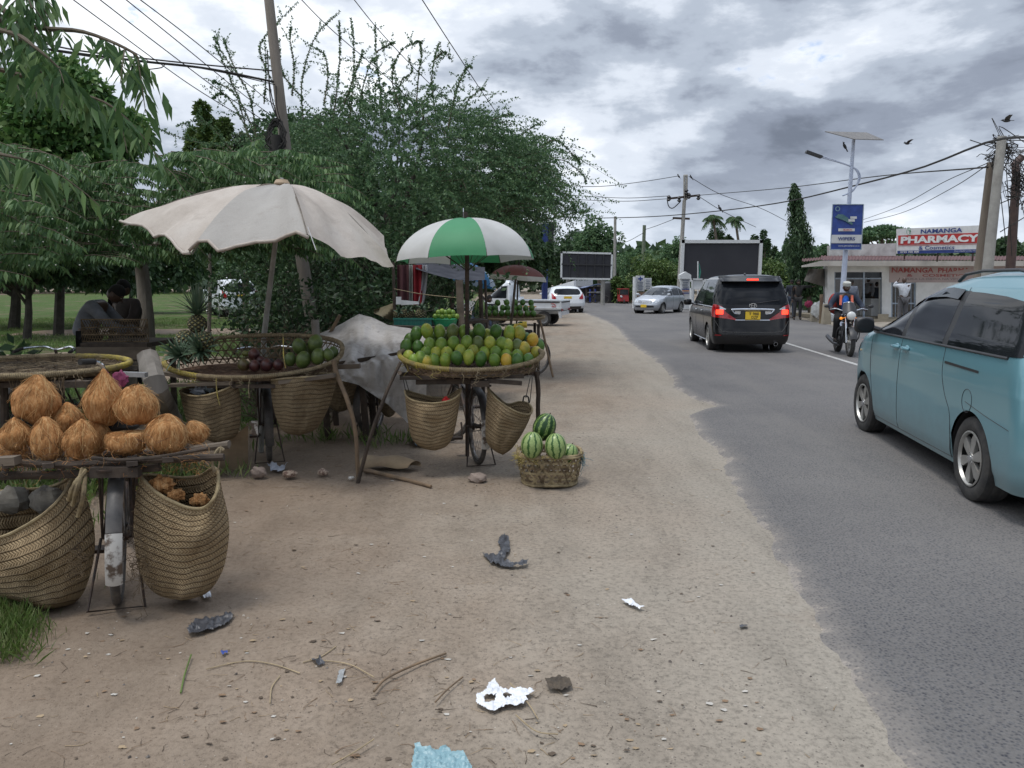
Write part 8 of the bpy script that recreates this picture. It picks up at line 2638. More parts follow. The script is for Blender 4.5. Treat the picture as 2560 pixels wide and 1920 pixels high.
# shop on the right
M_PLASTER=mat('plaster',(0.72,0.72,0.70),(0.56,0.56,0.54),scale=1.6,rough=.9,kind='World',bump=.1)
M_FASCIA=mat('fascia',(0.52,0.49,0.44),(0.38,0.35,0.31),scale=1.2,rough=.9,kind='World')
M_PINK=mat('pink_wall',(0.45,0.36,0.34),(0.38,0.31,0.30),scale=1.5,rough=.9,kind='World')
M_DARKIN=mat('dark_interior',(0.05,0.052,0.058),rough=.95)
M_FRAME=mat('frame_blue_grey',(0.33,0.40,0.48),rough=.5)
M_WSIGN=mat('sign_white',(0.60,0.61,0.61),(0.52,0.53,0.53),rough=.5)
M_NAVY=mat('sign_navy',(0.020,0.045,0.20),rough=.5)
M_SRED=mat('sign_red',(0.46,0.035,0.035),rough=.5)
M_STEP=mat('cement_step',(0.32,0.28,0.21),(0.24,0.21,0.16),scale=3,rough=.9,kind='World')
def Yf(px):return 33+(px-2070)/490*2.5
def W(px,py,off=0):return P(px,py,Yf(px)-off)
def wbox(x0,y0,x1,y1,off=0,th=.15):
 return lambda q:q.poly([W(x0,y0,off),W(x0,y1,off),W(x1,y1,off),W(x1,y0,off)],(0,th,0))
shop=thing('pharmacy_shop','low white pharmacy building with a rusty red corrugated roof on the right','shop',W(2070,800))
mk(shop,'wall',M_PLASTER,wbox(2069,664,2086,803,0,.3),wbox(2205,664,2223,803,0,.3),wbox(2086,662,2205,680,0,.25),wbox(2223,706,2228,803,.0,.25),wbox(2290,706,2560,803,0,.25),lambda q:q.poly([W(2070,663,-.3),W(2070,803,-.3),W(2070,803,-4.5),W(2070,663,-4.5)],(.12,0,0)))
mk(shop,'sign_wall',M_PINK,wbox(2223,664,2560,706,0.01,.25))
mk(shop,'interior',mat('inner_wall',(.30,.30,.31),rough=.9),lambda q:q.poly([P(2060,640,38),P(2060,800,38),P(2330,800,38),P(2330,640,38)],(0,.1,0)))
mk(shop,'floor_slab',M_STEP,lambda q:q.poly([W(2086,793,.05),W(2600,793,.05),W(2600,793,.05)+Vector((0,6,0)),W(2086,793,.05)+Vector((0,6,0))],(0,0,-.15)))
mk(shop,'step',M_STEP,lambda q:q.poly([W(2090,797,1.3),W(2300,797,1.3),W(2300,797,.1),W(2090,797,.1)],(0,0,-.12)),lambda q:q.poly([W(2195,785,.9),W(2222,785,.9),W(2222,785,.1),W(2195,785,.1)],(0,0,-.35)))
fr=mk(shop,'window_frame',M_FRAME,wbox(2086,695,2205,698,-.05,.06),wbox(2158,680,2162,793,-.04,.06),wbox(2086,680,2088,793,-.05,.06),wbox(2203,680,2205,793,-.05,.06))
mk(fr,'pane',M_GLASS2,wbox(2089,681,2157,694,-.08,.01),wbox(2163,681,2203,694,-.08,.01))
dr=mk(shop,'barred_door',M_FRAME,wbox(2228,706,2231,803,-.05,.06),wbox(2286,706,2290,803,-.05,.06),wbox(2228,706,2290,709,-.05,.06),wbox(2228,757,2290,760,-.05,.06),*[wbox(x,709,x+1.2,803,-.06,.04)for x in(2238,2248,2258,2268,2277)])
mk(shop,'counter',M_PLASTER,lambda q:q.poly([P(2150,752,35.2),P(2150,790,35.2),P(2178,790,35.2),P(2178,752,35.2)],(0,.4,0)))
mk(shop,'corrugated_roof',None or mat('rusty_roof',(0.12,0.048,0.045),(0.085,0.04,0.038),scale=3,rough=.7,kind='World'),lambda q:q.grid(lambda u,v:W(lerp(2052,2600,u),653,1.0-4.5*v)+Vector((0,0,.02*math.sin(u*420)+0.05+.20*v)),540,2,thick=.01),lambda q:q.grid(lambda u,v:W(lerp(2005,2052,u),657-4*u,lerp(.9,1.0,u)-4.5*v)+Vector((0,0,.02*math.sin(u*42)+0.06+.12*v)),50,2,thick=.01))
mk(shop,'fascia',M_FASCIA,wbox(2052,652,2600,665,1.0,.08),lambda q:q.poly([W(2052,652,1.0),W(2052,665,1.0),W(2006,668,.9),W(2006,664,.9)],(0,.1,0)))
mk(shop,'eave_soffit',M_PLASTER,lambda q:q.poly([W(2008,666,.9),W(2600,665,.95),W(2600,665,-.1),W(2050,665,-1.5)],(0,0,.03)))
mk(shop,'parapet',mat('parapet',(.62,.61,.59),(.38,.36,.35),scale=2,rough=.9,kind='World'),lambda q:q.poly([P(2074,614,37),P(2240,608,37),P(2240,640,37),P(2074,640,37)],(0,.3,0)))
def wtext(par,name,m,txt,x0,x1,y0,y1,off,slope=0.0,**k):
 a,b=W((x0+x1)/2,(y0+y1)/2,off),W(x1,(y0+y1)/2,off)
 wd=(W(x1,y0,off)-W(x0,y0,off));h=W(x0,y0,off).z-W(x0,y1,off).z
 M=Matrix.Translation(a)@Matrix.Rotation(math.atan2(wd.y,wd.x),4,'Z')@Matrix.Rotation(slope,4,'Y')
 q=MB();add_text(q,txt,M,width=wd.length,height=h,**k);return q.build(name,m,par)
M_FADE=mat('faded_red',(0.30,0.045,0.05),(0.34,0.12,0.11),scale=6,rough=.8,kind='World')
wtext(shop,'lettering',M_FADE,'NAMANGA  PHARMACY',2231,2452,669,682,.03,bold=.03)
wtext(shop,'lettering',M_FADE,'&    COSMETICS',2268,2420,685,692,.03,bold=.02)
wtext(shop,'lettering',mat('faded_ink',(.2,.16,.18)),'DUKA LA DAWA NA VIPODOZI',2262,2430,695,700,.03)
sb=thing('pharmacy_sign','large red, white and blue pharmacy sign board standing on the roof','sign',P(2350,634,33.6))
SA,SB_=P(2243,600,33.9),P(2457,600,31.4)
def sp_(u,py0):
 a=P(2243,572,33.9).lerp(P(2243,634.5,33.9),py0);b=P(2457,563,31.4).lerp(P(2457,631,31.4),py0);return a.lerp(b,u)
def sq(u0,u1,v0,v1,o=0.0):return lambda q:q.poly([sp_(u0,v0)+Vector((0,-o,0)),sp_(u0,v1)+Vector((0,-o,0)),sp_(u1,v1)+Vector((0,-o,0)),sp_(u1,v0)+Vector((0,-o,0))],(0,.08 if o==0 else.01,0))
mk(sb,'board',M_WSIGN,sq(0,1,0,1));mk(sb,'red_band',M_SRED,sq(.01,.99,.27,.65,.02));mk(sb,'red_line',M_SRED,sq(.01,.99,.675,.69,.02));mk(sb,'blue_band',M_NAVY,sq(.0,1,.88,1,.02))
def stext(m,txt,u0,u1,v0,v1,**k):
 c=sp_((u0+u1)/2,(v0+v1)/2)+Vector((0,-.035,0));d=sp_(u1,(v0+v1)/2)-sp_(u0,(v0+v1)/2)
 M=Matrix.Translation(c)@Matrix.Rotation(math.atan2(d.y,d.x),4,'Z')@Matrix.Rotation(-math.atan2(d.z,math.hypot(d.x,d.y)),4,'Y')
 q=MB();add_text(q,txt,M,width=d.length,height=(sp_(u0,v0).z-sp_(u0,v1).z),**k);q.build('lettering',m,sb)
stext(M_NAVY,'NAMANGA',.285,.77,.06,.23,bold=.03);stext(M_WSIGN,'PHARMACY',.04,.96,.32,.60,bold=.045);stext(M_NAVY,'& Cosmetics',.26,.68,.71,.86,bold=.015)
stext(M_WSIGN,'0735 700 800',.035,.265,.90,.97,bold=.02);stext(M_WSIGN,'Your Health is Our Priority',.68,.97,.91,.97,shear=.3)
c0=sp_(.155,.14)+Vector((0,-.03,0))
mk(sb,'green_emblem',mat('sign_green',(.03,.25,.12)),lambda q:q.tube([c0+Vector((.14*math.cos(a),0,.14*math.sin(a)))for a in np.linspace(0,2*PI,21)[:-1]],.008,5,closed=True),lambda q:q.tube([c0+Vector((0,0,-.1)),c0+Vector((0,0,.07))],.012,5),lambda q:q.tube([c0+Vector((-.07,0,.07)),c0+Vector((0,0,.02)),c0+Vector((.07,0,.07))],.014,5))
mk(sb,'support',M_IRON,*[(lambda q,u=u:q.beam(sp_(u,1)+Vector((0,.05,.02)),sp_(u,1)+Vector((0,.05,-.35)),.05,.05))for u in(.1,.5,.9)])
def lab(o,l,c):o['label']=l;o['category']=c;return o
lab(mk(None,'canvas_flap',mat('flap',(.17,.155,.135),(.10,.09,.08),scale=3,rough=.95),lambda q:q.grid(lambda u,v:P(lerp(2022,2062,u)-12*v*(1-u),lerp(672,702,v)+15*u*v,33.2+.15*math.sin(u*7+v*3)),12,8)),'grubby canvas flap hanging under the eave at the left end of the shop','canvas')
lab(mk(None,'drying_cloth',mat('teal_cloth',(.02,.11,.16),rough=.9),lambda q:q.grid(lambda u,v:P(lerp(2061,2068,u),lerp(672,722,v),33.3+.05*math.sin(u*6)),5,8)),'dark teal cloth hanging beside the left shop corner','cloth')
lab(mk(None,'chest_freezer',M_WSIGN,lambda q:q.poly([P(2178,750,34.4),P(2178,790,34.4),P(2199,790,34.4),P(2199,750,34.4)],(0,.7,0)),lambda q:q.poly([P(2177,747,34.35),P(2177,750,34.35),P(2200,750,34.35),P(2200,747,34.35)],(0,.8,0))),'white chest freezer in the shop doorway','freezer')
for i,(x0,x1,y0,y1,Y,m,lb)in enumerate([(2027,2040,765,797,32.5,M_STEP,'squat concrete block post at the road edge left of the round post'),(2055,2075,760,803,30.5,M_STEP,'leaning concrete slab beside the round post by the rider')]):
 a=P(x0,y1,Y);lab(mk(None,'concrete_block',m,lambda q:q.box(((P(x0,y1,Y).x+P(x1,y1,Y).x)/2,Y,(P(x0,y0,Y).z)/2),(P(x1,y1,Y).x-a.x,.25,P(x0,y0,Y).z),taper=.8)),lb,'concrete block')
o=stick('round_post','round wooden post painted yellow at the top near the rider',[Vector((P(2052,800,31).x,31,0)),P(2054,736,31)],.07,mat('ochre_post',(.20,.16,.08),(.11,.07,.05),scale=2),'post')
crumple('white_sack','bulging white sack behind the round post',P(2047,775,32.4),(.30,.22,.34),mat('sack_white',(.55,.55,.53),rough=.9),61,'sack',.12)
crumple('pink_bundle','pink bundle on the ground beside the dark tree trunk near the shop',P(2022,760,34),(.16,.14,.14),mat('pink_bundle',(.42,.05,.13),rough=.8),62,'bundle',.2)
# poles, lamp, signs, wires
M_CONC=mat('pole_concrete',(.34,.33,.30),(.24,.23,.21),scale=3,rough=.9,bump=.2)
M_STEEL=mat('lamp_pole_paint',(.50,.55,.66),(.42,.47,.58),scale=4,rough=.45)
def lamp():
 Y=24
 t=thing('solar_street_lamp','tall solar street lamp with a flat panel on top and a curved arm','street lamp',Vector((P(2100,800,Y).x,Y,0)))
 b,tp=Vector((P(2101,800,Y).x,Y,0)),P(2134,349,Y)
 mk(t,'pole',M_STEEL,lambda q:q.tube([b,b.lerp(tp,.5),tp],[.095,.07,.05],12))
 mk(t,'solar_panel',mat('panel_under',(.20,.19,.18),(.15,.145,.14),rough=.6),lambda q:q.add([P(2062,330,Y-.5),P(2167,333,Y+.5),P(2209,351,Y+.4),P(2135,349,Y-.5),P(2062,328,Y-.5),P(2167,331,Y+.5),P(2209,349,Y+.4),P(2135,347,Y-.5)],[(3,2,1,0),(4,5,6,7),(0,1,5,4),(1,2,6,5),(2,3,7,6),(3,0,4,7)]))
 for o_ in(0,.06):mk(t,'arm',M_STEEL,lambda q:q.tube(spline([P(2106+o_*40,489,Y),P(2132,478-o_*40,Y),P(2146+o_*60,450,Y),P(2142+o_*60,428,Y),P(2122,414,Y),P(2054,393-o_*60,Y)],26),.022,7))
 mk(t,'lamp_head',M_TRIM,lambda q:q.beam(P(2054,393,Y),P(2015,379,Y),.16,.07))
 bn=thing('banner_sign','blue and white wiper advert banner fixed to the solar lamp pole','banner',P(2117,620,Y-.2))
 def bq(x0,y0,x1,y1,o):return lambda q:q.poly([P(x0,y0,Y-.15-o),P(x0-6*(y1-y0)/113,y1,Y-.15-o),P(x1-6*(y1-y0)/113,y1,Y-.15-o),P(x1,y0,Y-.15-o)],(0,.03 if o==0 else.008,0))
 mk(bn,'board',mat('banner_blue',(.03,.07,.30),rough=.5),bq(2082,511,2159,624,0))
 mk(bn,'white_band',M_WSIGN,bq(2077.5,587,2154.5,608,.02));mk(bn,'logo_plate',M_WSIGN,bq(2096,571,2137,578,.02))
 mk(bn,'frame',M_FRAME,*[(lambda q,a=a,b_=b_:q.tube([P(*a,Y-.16),P(*b_,Y-.16)],.015,5))for a,b_ in(((2082,511),(2159,511)),((2159,511),(2153,624)),((2153,624),(2076,624)),((2076,624),(2082,511)))])
 def bt(m,s,x,y,wpx,hpx,**k):
  q=MB();add_text(q,s,Matrix.Translation(P(x,y,Y-.2)),width=wpx/F*Y,height=hpx/F*Y,**k);q.build('lettering',m,bn)
 bt(M_NAVY,'WIPERS',2116,597,42,8,bold=.03);bt(M_SRED,'BOSCH',2119,574.5,20,4,bold=.03);bt(M_WSIGN,'www.pitheshwal.co.tz',2122,615,52,5)
 bt(mat('sage',(.2,.32,.38)),'o',2094,522,12,12)
 mk(bn,'wiper_picture',mat('wiper_teal',(.05,.13,.15),(.11,.2,.2),scale=9),lambda q:q.poly([P(x,y,Y-.185)for x,y in((2087,543),(2096,535),(2108,536),(2120,544),(2133,560),(2129,562),(2112,552),(2098,547))],(0,.01,0)))
 mk(bn,'caption_box',M_WSIGN,lambda q:q.poly([P(x,y,Y-.19)for x,y in((2126,541),(2126,547),(2142,547),(2142,541))],(0,.008,0)),lambda q:q.poly([P(x,y,Y-.19)for x,y in((2121,548),(2121,554),(2137,554),(2137,548))],(0,.008,0)))
lamp()
def pole(name,label,pts,Y,r,m,cat='utility pole',**k):
 q=MB();b=P(*pts[0],Y)
 a=[P(x,y,Y)for x,y in pts]
 d=(a[0]-a[1]);ext=a[0]+d*(a[0].z/max(.01,-d.z))if d.z<0 else a[0]
 t=thing(name,label,cat,Vector((ext.x,ext.y,0)))
 q.tube([ext]+a,r,12);q.build('shaft',m,t);return t
M_OLDP=mat('grey_wood_pole',(.27,.235,.20),(.16,.14,.12),scale=5,rough=.9,bump=.3,stretch=(1,1,.15))
up=pole('utility_pole','tall grey wooden utility pole rising through the trees, black cable coil at half height',[(757,660),(722,440),(700,250),(669,-30)],11.4,[.098,.092,.085,.076,.066],M_OLDP)
def coil():
 q=MB();rs=np.random.RandomState(3);c=P(694,345,11.25)
 for k in range(16):
  r1,r2=rs.uniform(.07,.13),rs.uniform(.15,.26);a0=rs.normal()*.3
  q.tube([c+Vector((r1*math.cos(a)+.02*rs.normal(),-.05+.04*math.sin(a+a0)-rs.uniform(0,.05),r2*math.sin(a)))for a in np.linspace(0,2*PI,18)[:-1]],.011,5,closed=True)
 q.cyl(c+Vector((0,-.08,-.28)),c+Vector((.01,-.08,.02)),.075,n=12)
 for a,b in(((700,310),(672,205)),((700,320),(668,130)),((712,330),(690,215))):q.tube(spline([P(*a,11.2),P((a[0]+b[0])/2-8,(a[1]+b[1])/2,11.2),P(*b,11.3)],10),.009,5)
 q.build('cable_coil',M_CORD,up)
coil()
pole('utility_pole','pale concrete utility pole, tallest of the three at the right edge',[(2466,700),(2505,341)],19.5,[.145,.125,.10],M_CONC)
pole('utility_pole','slim brown wooden pole left of the concrete one',[(2442,700),(2476,406)],20.5,[.12,.10,.08],mat('brown_pole',(.20,.165,.13),(.13,.105,.08),scale=4,stretch=(1,1,.2)))
pole('utility_pole','dark wooden pole with a cut bent top at the far right',[(2524,700),(2541,440),(2538,410),(2556,392)],21,[.14,.12,.1,.1,.09],mat('dark_pole',(.05,.03,.028),(.08,.05,.04)))
pole('concrete_pole','straight concrete pole right of the small black billboard',[(1536,765),(1538,541)],60,[.13,.12,.10],M_CONC)
gp=pole('wooden_pole','short greenish pole behind the bushes with many wires',[(1606,700),(1611,563)],66,[.17,.16,.14],mat('green_pole',(.16,.19,.13),rough=.9))
hp=pole('steel_pole','tall double steel pole with cross arms behind the large billboard',[(1697,730),(1711,500)],58,[.20,.17,.13],M_CONC)
mk(hp,'mast',M_CONC,lambda q:q.tube([P(1711,500,58),P(1711,439,58)],.08,6),lambda q:q.tube([P(1716,500,58),P(1717,439,58)],.08,6),lambda q:q.tube([P(1709,439,58),P(1719,439,58)],.08,6))
for a,b in(((1668,497),(1750,488)),((1682,545),(1724,547))):mk(hp,'cross_arm',M_IRON,lambda q:q.beam(P(*a,58),P(*b,58),.14,.14))
for x,y in((1672,496),(1698,498),(1716,480),(1722,490),(1746,493)):mk(hp,'insulator',M_TRIM,lambda q:q.lathe([(.06,-.2),(.16,-.1),(.08,0),(.16,.1),(.06,.22)],c=P(x,y,57.8),n=8))
mk(hp,'jumper_loop',M_CORD,lambda q:q.tube(spline([P(1668,500,57.9),P(1672,516,57.9),P(1683,520,57.9),P(1702,503,57.9)],12),.035,4))
def wire(label,pts,r=.012,group=None):
 q=MB();q.tube(spline([P(*p)for p in pts],30),r,5,cap=False)
 q.build('cable',M_CORD,None,label=label,cat='cable',group=group)
wire('thick black cable sagging from the right concrete pole across to the central trees',[(2640,345,14),(2480,352,19),(2300,420,24),(2120,468,30),(1960,505,38),(1800,527,46),(1640,541,55),(1500,545,60),(1400,543,62)],.03)
wire('first long power line slanting down at the upper left, leftmost',[(150,-25,8),(300,85,9.4),(480,215,10.6),(655,322,11.3)],.006)
wire('second long power line slanting down at the upper left',[(225,-20,8),(400,115,9.4),(560,235,11),(680,315,12.5)],.006)
wire('third long power line slanting down at the upper left',[(285,-25,8),(440,100,9.4),(600,230,11.6),(720,320,14)],.006)
wire('fourth long power line slanting down at the upper left, rightmost',[(325,-20,8),(470,90,9.4),(600,195,11.6),(720,290,14)],.006)
wire('upper strand of the cable bundle running level into the grey utility pole',[(-40,60,9),(150,118,9.6),(350,145,10.3),(520,163,10.9),(680,177,11.3)],.010)
wire('thick middle strand of the cable bundle running level into the grey utility pole',[(-40,95,9),(150,128,9.6),(350,153,10.3),(520,172,10.9),(685,205,11.3)],.016)
wire('looping lower strand of the cable bundle beside the hanging leaves',[(-40,100,9),(150,130,9.6),(300,155,10),(345,173,10.2),(400,170,10.4),(430,160,10.6),(560,182,11),(688,212,11.3)],.007)
wire('thin wire crossing the sky right of the utility pole',[(735,-20,10),(830,75,11),(980,205,13.5),(1060,290,15.5)],.006)
wire('thin wire crossing the sky above the middle of the feathery tree',[(870,-20,10),(960,90,11.5),(1080,215,14),(1200,330,18)],.006)
wire('thin wire crossing the sky at the right shoulder of the feathery tree',[(1040,-25,10),(1140,130,12),(1240,280,16),(1330,400,22),(1420,500,35)],.007)
for i,(lb,pts)in enumerate([('lower line sweeping down from the right poles to behind the lamp banner',[(2470,412,20),(2380,470,26),(2260,530,34),(2160,556,44)]),('upper line sweeping down from the right poles to behind the lamp banner',[(2468,408,20),(2360,455,26),(2250,515,34),(2150,552,44)]),('faint top wire between the steel pole and the right poles',[(2470,418,20),(2200,440,34),(1960,470,48),(1750,488,58)]),('wire from the steel pole left to the feathery tree',[(1696,440,58),(1600,455,58),(1500,466,58),(1410,464,58)]),('upper of the level wires left of the steel pole',[(1670,490,58),(1560,495,60),(1420,488,62)]),('lower of the level wires left of the steel pole',[(1668,497,58),(1560,503,60),(1420,498,62)]),('wire slanting down right from the top of the steel pole',[(1722,441,58),(1800,485,60),(1900,520,64),(1965,552,68)]),('steeper wire slanting down right from the steel pole arm',[(1750,493,58),(1810,530,62),(1890,568,68)]),('wire from the green pole up to the steel pole',[(1609,575,66),(1640,565,62),(1684,548,58)]),('wire from the green pole left to the concrete pole',[(1609,582,66),(1570,603,63),(1540,608,60)])]):
 wire(lb,pts,.012 if i<2 else.022)
def tangle():
 rs=np.random.RandomState(5);q=MB()
 for cx_,cy_,n,s in((2510,370,26,26),(2545,450,22,20),(2488,395,10,18),(2545,480,14,22)):
  for _ in range(n):
   p=[P(cx_+rs.normal()*s*.4,cy_+rs.normal()*s*.5,19.8)]
   pts=[(cx_+rs.normal()*s,cy_+rs.normal()*s)for _k in range(4)]
   q.tube(spline([P(*z,19.6+rs.uniform(0,.6))for z in pts],12),rs.uniform(.006,.012),4,cap=False)
 for a,b in(((2508,372),(2560,380)),((2510,390),(2600,430)),((2508,350),(2600,352)),((2545,480),(2590,640)),((2515,410),(2530,640)),((2500,470),(2515,610)),((2500,580),(2600,520)),((2480,516),(2600,470))):q.tube([P(*a,19.6),P(*b,19.6)],.012,4,cap=False)
 q.build('cable_tangle',M_CORD,None,label='tangled wires round the tops of the right-hand poles',cat='cables',kind='stuff')
tangle()
def crow(label,px,py,Y,fly=False,s=1.0):
 t=thing('crow',label,'bird',P(px,py,Y),rnd.uniform(-.6,.6),local=True,scale=s*.62)
 el=Matrix.Rotation(R(0 if fly else 50),4,'Y')
 mk(t,'body',M_TRIM,lambda q:q.ell((0,0,0),(.16,.065,.07),12,8,M=el),lambda q:q.ell(el@Vector((-.17,0,.04)),(.055,.04,.045),8,6),lambda q:q.tube([el@Vector((-.21,0,.04)),el@Vector((-.27,0,.03))],[.016,.003],5),lambda q:q.beam(el@Vector((.12,0,0)),el@Vector((.30,0,-.01)),.07,.015))
 if fly:
  for sg in(1,-1):mk(t,'wing',M_TRIM,lambda q:q.add([(-.10,0,0),(.10,0,0),(.12,sg*.25,.12),(.16,sg*.45,.18),(0.02,sg*.42,.20),(-.10,sg*.22,.13)],[(0,1,2,5),(5,2,3,4)]))
crow('crow perched on the thick sagging cable',1800,521,46,s=1.6);crow('crow hanging below the solar panel',2112,366,24,s=1.0);crow('crow flying right of the solar lamp',2268,359,32,True);crow('crow flying near the top right corner',2517,302,26,True,1.1)
crow('crow on the wire left of the steel pole top',1697,441,58,s=1.4);crow('crow on the wire right of the steel pole top',1728,443,58,s=1.4);crow('crow on the ground behind the rider',2160,815,27,s=1.0)
# billboards and signs
M_BB=mat('billboard_black',(.022,.022,.028),(.032,.032,.038),scale=.6,rough=.7,kind='World')
def board(name,label,q4,Y,m,th=.3,fw=.22,fm=None,legs=(),cat='billboard',bars=0):
 t=thing(name,label,cat,P((q4[0][0]+q4[1][0])/2,q4[3][1],Y))
 pts=[P(*p,Y)for p in q4]
 mk(t,'panel',m,lambda q:q.poly([pts[0],pts[3],pts[2],pts[1]],(0,th,0)))
 if fw:mk(t,'frame',fm or M_WSIGN,*[(lambda q,a=a,b=b:q.beam(pts[a]+Vector((0,-.03,0)),pts[b]+Vector((0,-.03,0)),fw,fw,ext=fw/2))for a,b in((0,1),(1,2),(2,3),(3,0))])
 for x,y0 in legs:
  g=P(x,y0,Y);mk(t,'leg',fm or M_CONC,lambda q:q.tube([Vector((g.x,Y+th/2,0)),g+Vector((0,th/2,0))],.006*Y**.8,8))
 for k in range(bars):
  u=(k+1)/(bars+1);mk(t,'batten',M_TRIM,lambda q:q.beam(pts[0].lerp(pts[1],u)+Vector((0,-.05,0)),pts[3].lerp(pts[2],u)+Vector((0,-.05,0)),.06,.06))
 if bars:mk(t,'batten',M_TRIM,lambda q:q.beam(pts[0].lerp(pts[3],.45)+Vector((0,-.06,0)),pts[1].lerp(pts[2],.45)+Vector((0,-.06,0)),.08,.08))
 return t
board('billboard','small black billboard seen from its battened back, white frame',[(1404,631),(1530,634),(1528,698),(1403,696)],54,M_BB,legs=((1421,697),(1508,698)),fm=None,bars=5,fw=.12)
board('billboard','largest plain black billboard with a pale steel frame in the centre right',[(1707,604),(1902,604),(1897,705),(1703,700)],50,M_BB,legs=((1706,690),(1898,690)),fw=.20)
bb=board('billboard','black billboard on a blue pole behind the umbrellas',[(1318,560),(1388,556),(1384,657),(1318,662)],38,M_BB,fw=.10,fm=M_WSIGN)
mk(bb,'blue_pole',M_NAVY,lambda q:q.tube([Vector((P(1361,800,37.8).x,37.8,0)),P(1363,560,37.8)],.15,10))
def lines(par,x0,x1,y0,y1,n,Y,m):
 for k in range(n):
  y=lerp(y0,y1,k/max(1,n-1));mk(par,'text_line',m,lambda q:q.beam(P(x0+(k%2)*1.5,y,Y),P(x1-(k%3),y,Y),.03,.06))
M_GTXT=mat('grey_print',(.20,.22,.26))
s1=board('clinic_sign','white clinic sign with a blue cross on a tall post',[(1590,689),(1611,689),(1611,728),(1590,728)],48,M_WSIGN,.08,0,legs=((1588,692),),fm=M_WSIGN,cat='sign')
mk(s1,'blue_cross',M_NAVY,lambda q:q.beam(P(1601,691,47.9),P(1601,703,47.9),.08,.05),lambda q:q.beam(P(1595,697,47.88),P(1607,697,47.88),.05,.10));lines(s1,1594,1608,706,724,6,47.9,M_GTXT)
s2=board('clinic_sign','plain white notice sign just right of the clinic sign',[(1612,695),(1629,695),(1628,724),(1612,724)],48.6,M_WSIGN,.08,0,legs=((1627,715),),fm=M_WSIGN,cat='sign');lines(s2,1614,1627,700,721,6,48.4,M_GTXT)
s3=thing('pylon_sign','white pylon sign with a small gable top beside the silver hatchback','sign',Vector((P(1714,765,46).x,46,0)))
mk(s3,'board',M_WSIGN,lambda q:q.poly([P(x,y,46)for x,y in((1703,690),(1703,773),(1725,773),(1725,690))],(0,.3,0)));mk(s3,'gable',M_WSIGN,lambda q:q.poly([P(x,y,45.9)for x,y in((1700,697),(1728,697),(1728,687),(1715,679),(1700,687))],(0,.5,0)))
lines(s3,1706,1722,701,718,4,45.95,M_GTXT);lines(s3,1705,1723,727,727,1,45.9,mat('orange_print',(.5,.2,.08)));lines(s3,1705,1723,733,733,1,45.9,M_NAVY);lines(s3,1705,1723,723,723,1,45.9,M_NAVY)
board('notice_board','white notice board between the pylon sign and the people carrier',[(1730,698),(1758,698),(1758,722),(1730,722)],44,M_WSIGN,.08,.08,legs=((1731,720),),fm=M_WSIGN,cat='sign')
fl=thing('flag','green flag drooping from a thin pole in front of the large billboard','flag',P(1747,702,47));mk(fl,'flag_pole',M_WSIGN,lambda q:q.tube([Vector((P(1747,700,47).x,47,0)),P(1745,653,47)],.04,5));mk(fl,'cloth',mat('flag_green',(.03,.20,.15)),lambda q:q.grid(lambda u,v:P(1745+u*8*(1-abs(v-.55)),655+38*v+4*u,47+.1*math.sin(u*6)),6,8))
# far buildings and stalls
fb=thing('apartment_building','grey flat-roofed building far behind the trees left of centre','building',P(1452,700,95))
mk(fb,'wall',mat('far_wall',(.36,.39,.43),rough=.9),lambda q:q.poly([P(1426,588,95),P(1426,720,95),P(1482,720,95),P(1482,588,95)],(0,8,0)));mk(fb,'roof',mat('far_roof',(.42,.44,.46)),lambda q:q.poly([P(1424,578,94.5),P(1424,585,94.5),P(1484,585,94.5),P(1484,578,94.5)],(0,9,0)))
for x in(1437,1451,1464):mk(fb,'window',M_GLASS,lambda q:q.poly([P(x,586,94.9),P(x,597,94.9),P(x+11,597,94.9),P(x+11,586,94.9)],(0,.05,0)))
st=thing('market_stall','far shack with a blue-grey awning across the junction','stall',P(1478,775,62))
mk(st,'awning',mat('blue_tarp',(.14,.19,.34),(.25,.28,.36),scale=.8),lambda q:q.grid(lambda u,v:P(lerp(1443,1503,u),lerp(719,710,u)-0*v+2*math.sin(u*6)*(1-v),61+3*v),12,3,thick=.05))
mk(st,'wall',mat('shack_boards',(.09,.07,.06),(.05,.045,.05),scale=.6),lambda q:q.poly([P(1447,716,64),P(1447,772,64),P(1528,772,64),P(1528,716,64)],(0,1,0)))
for x in(1450,1466,1485,1502):mk(st,'post',M_WOOD,lambda q:q.tube([Vector((P(x,770,61.3).x,61.3,0)),P(x,718,61.3)],.07,6))
lab(mk(None,'white_tarp',M_WPA,lambda q:q.grid(lambda u,v:P(lerp(1366,1440,u),lerp(lerp(722,700,u),730-6*u,v),52+2*math.sin(u*5)),14,5)),'sagging white tarpaulin with dark writing behind the white sport utility car','tarpaulin')
for i,(px,c)in enumerate(((1468,'pair of blue plastic chairs nearest the white car'),(1481,'stack of blue plastic chairs beside the parked motorbikes'))):
 Y=60.5;g=P(px,770,Y);t=thing('plastic_chair',c,'chair',Vector((g.x,Y,0)));m=mat('chair_blue',(.02,.05,.28),rough=.4)
 mk(t,'seat',m,lambda q:q.box((g.x,Y,.45),(.5,.5,.05)));mk(t,'backrest',m,lambda q:q.box((g.x+.2,Y,.75),(.06,.5,.6)))
 for a,b in((-1,-1),(1,-1),(1,1),(-1,1)):mk(t,'leg',m,lambda q:q.box((g.x+a*.22,Y+b*.22,.22),(.05,.05,.44)))
tk=P(1521,770,60);lab(mk(None,'water_tank',M_TRIM,lambda q:q.lathe([(0,0),(.55,0),(.58,.3),(.55,.6),(.58,.9),(.55,1.2),(.5,1.5),(.2,1.65),(0,1.65)],c=(tk.x,60,0),n=18)),'black ribbed water tank beside the far concrete pole','tank')
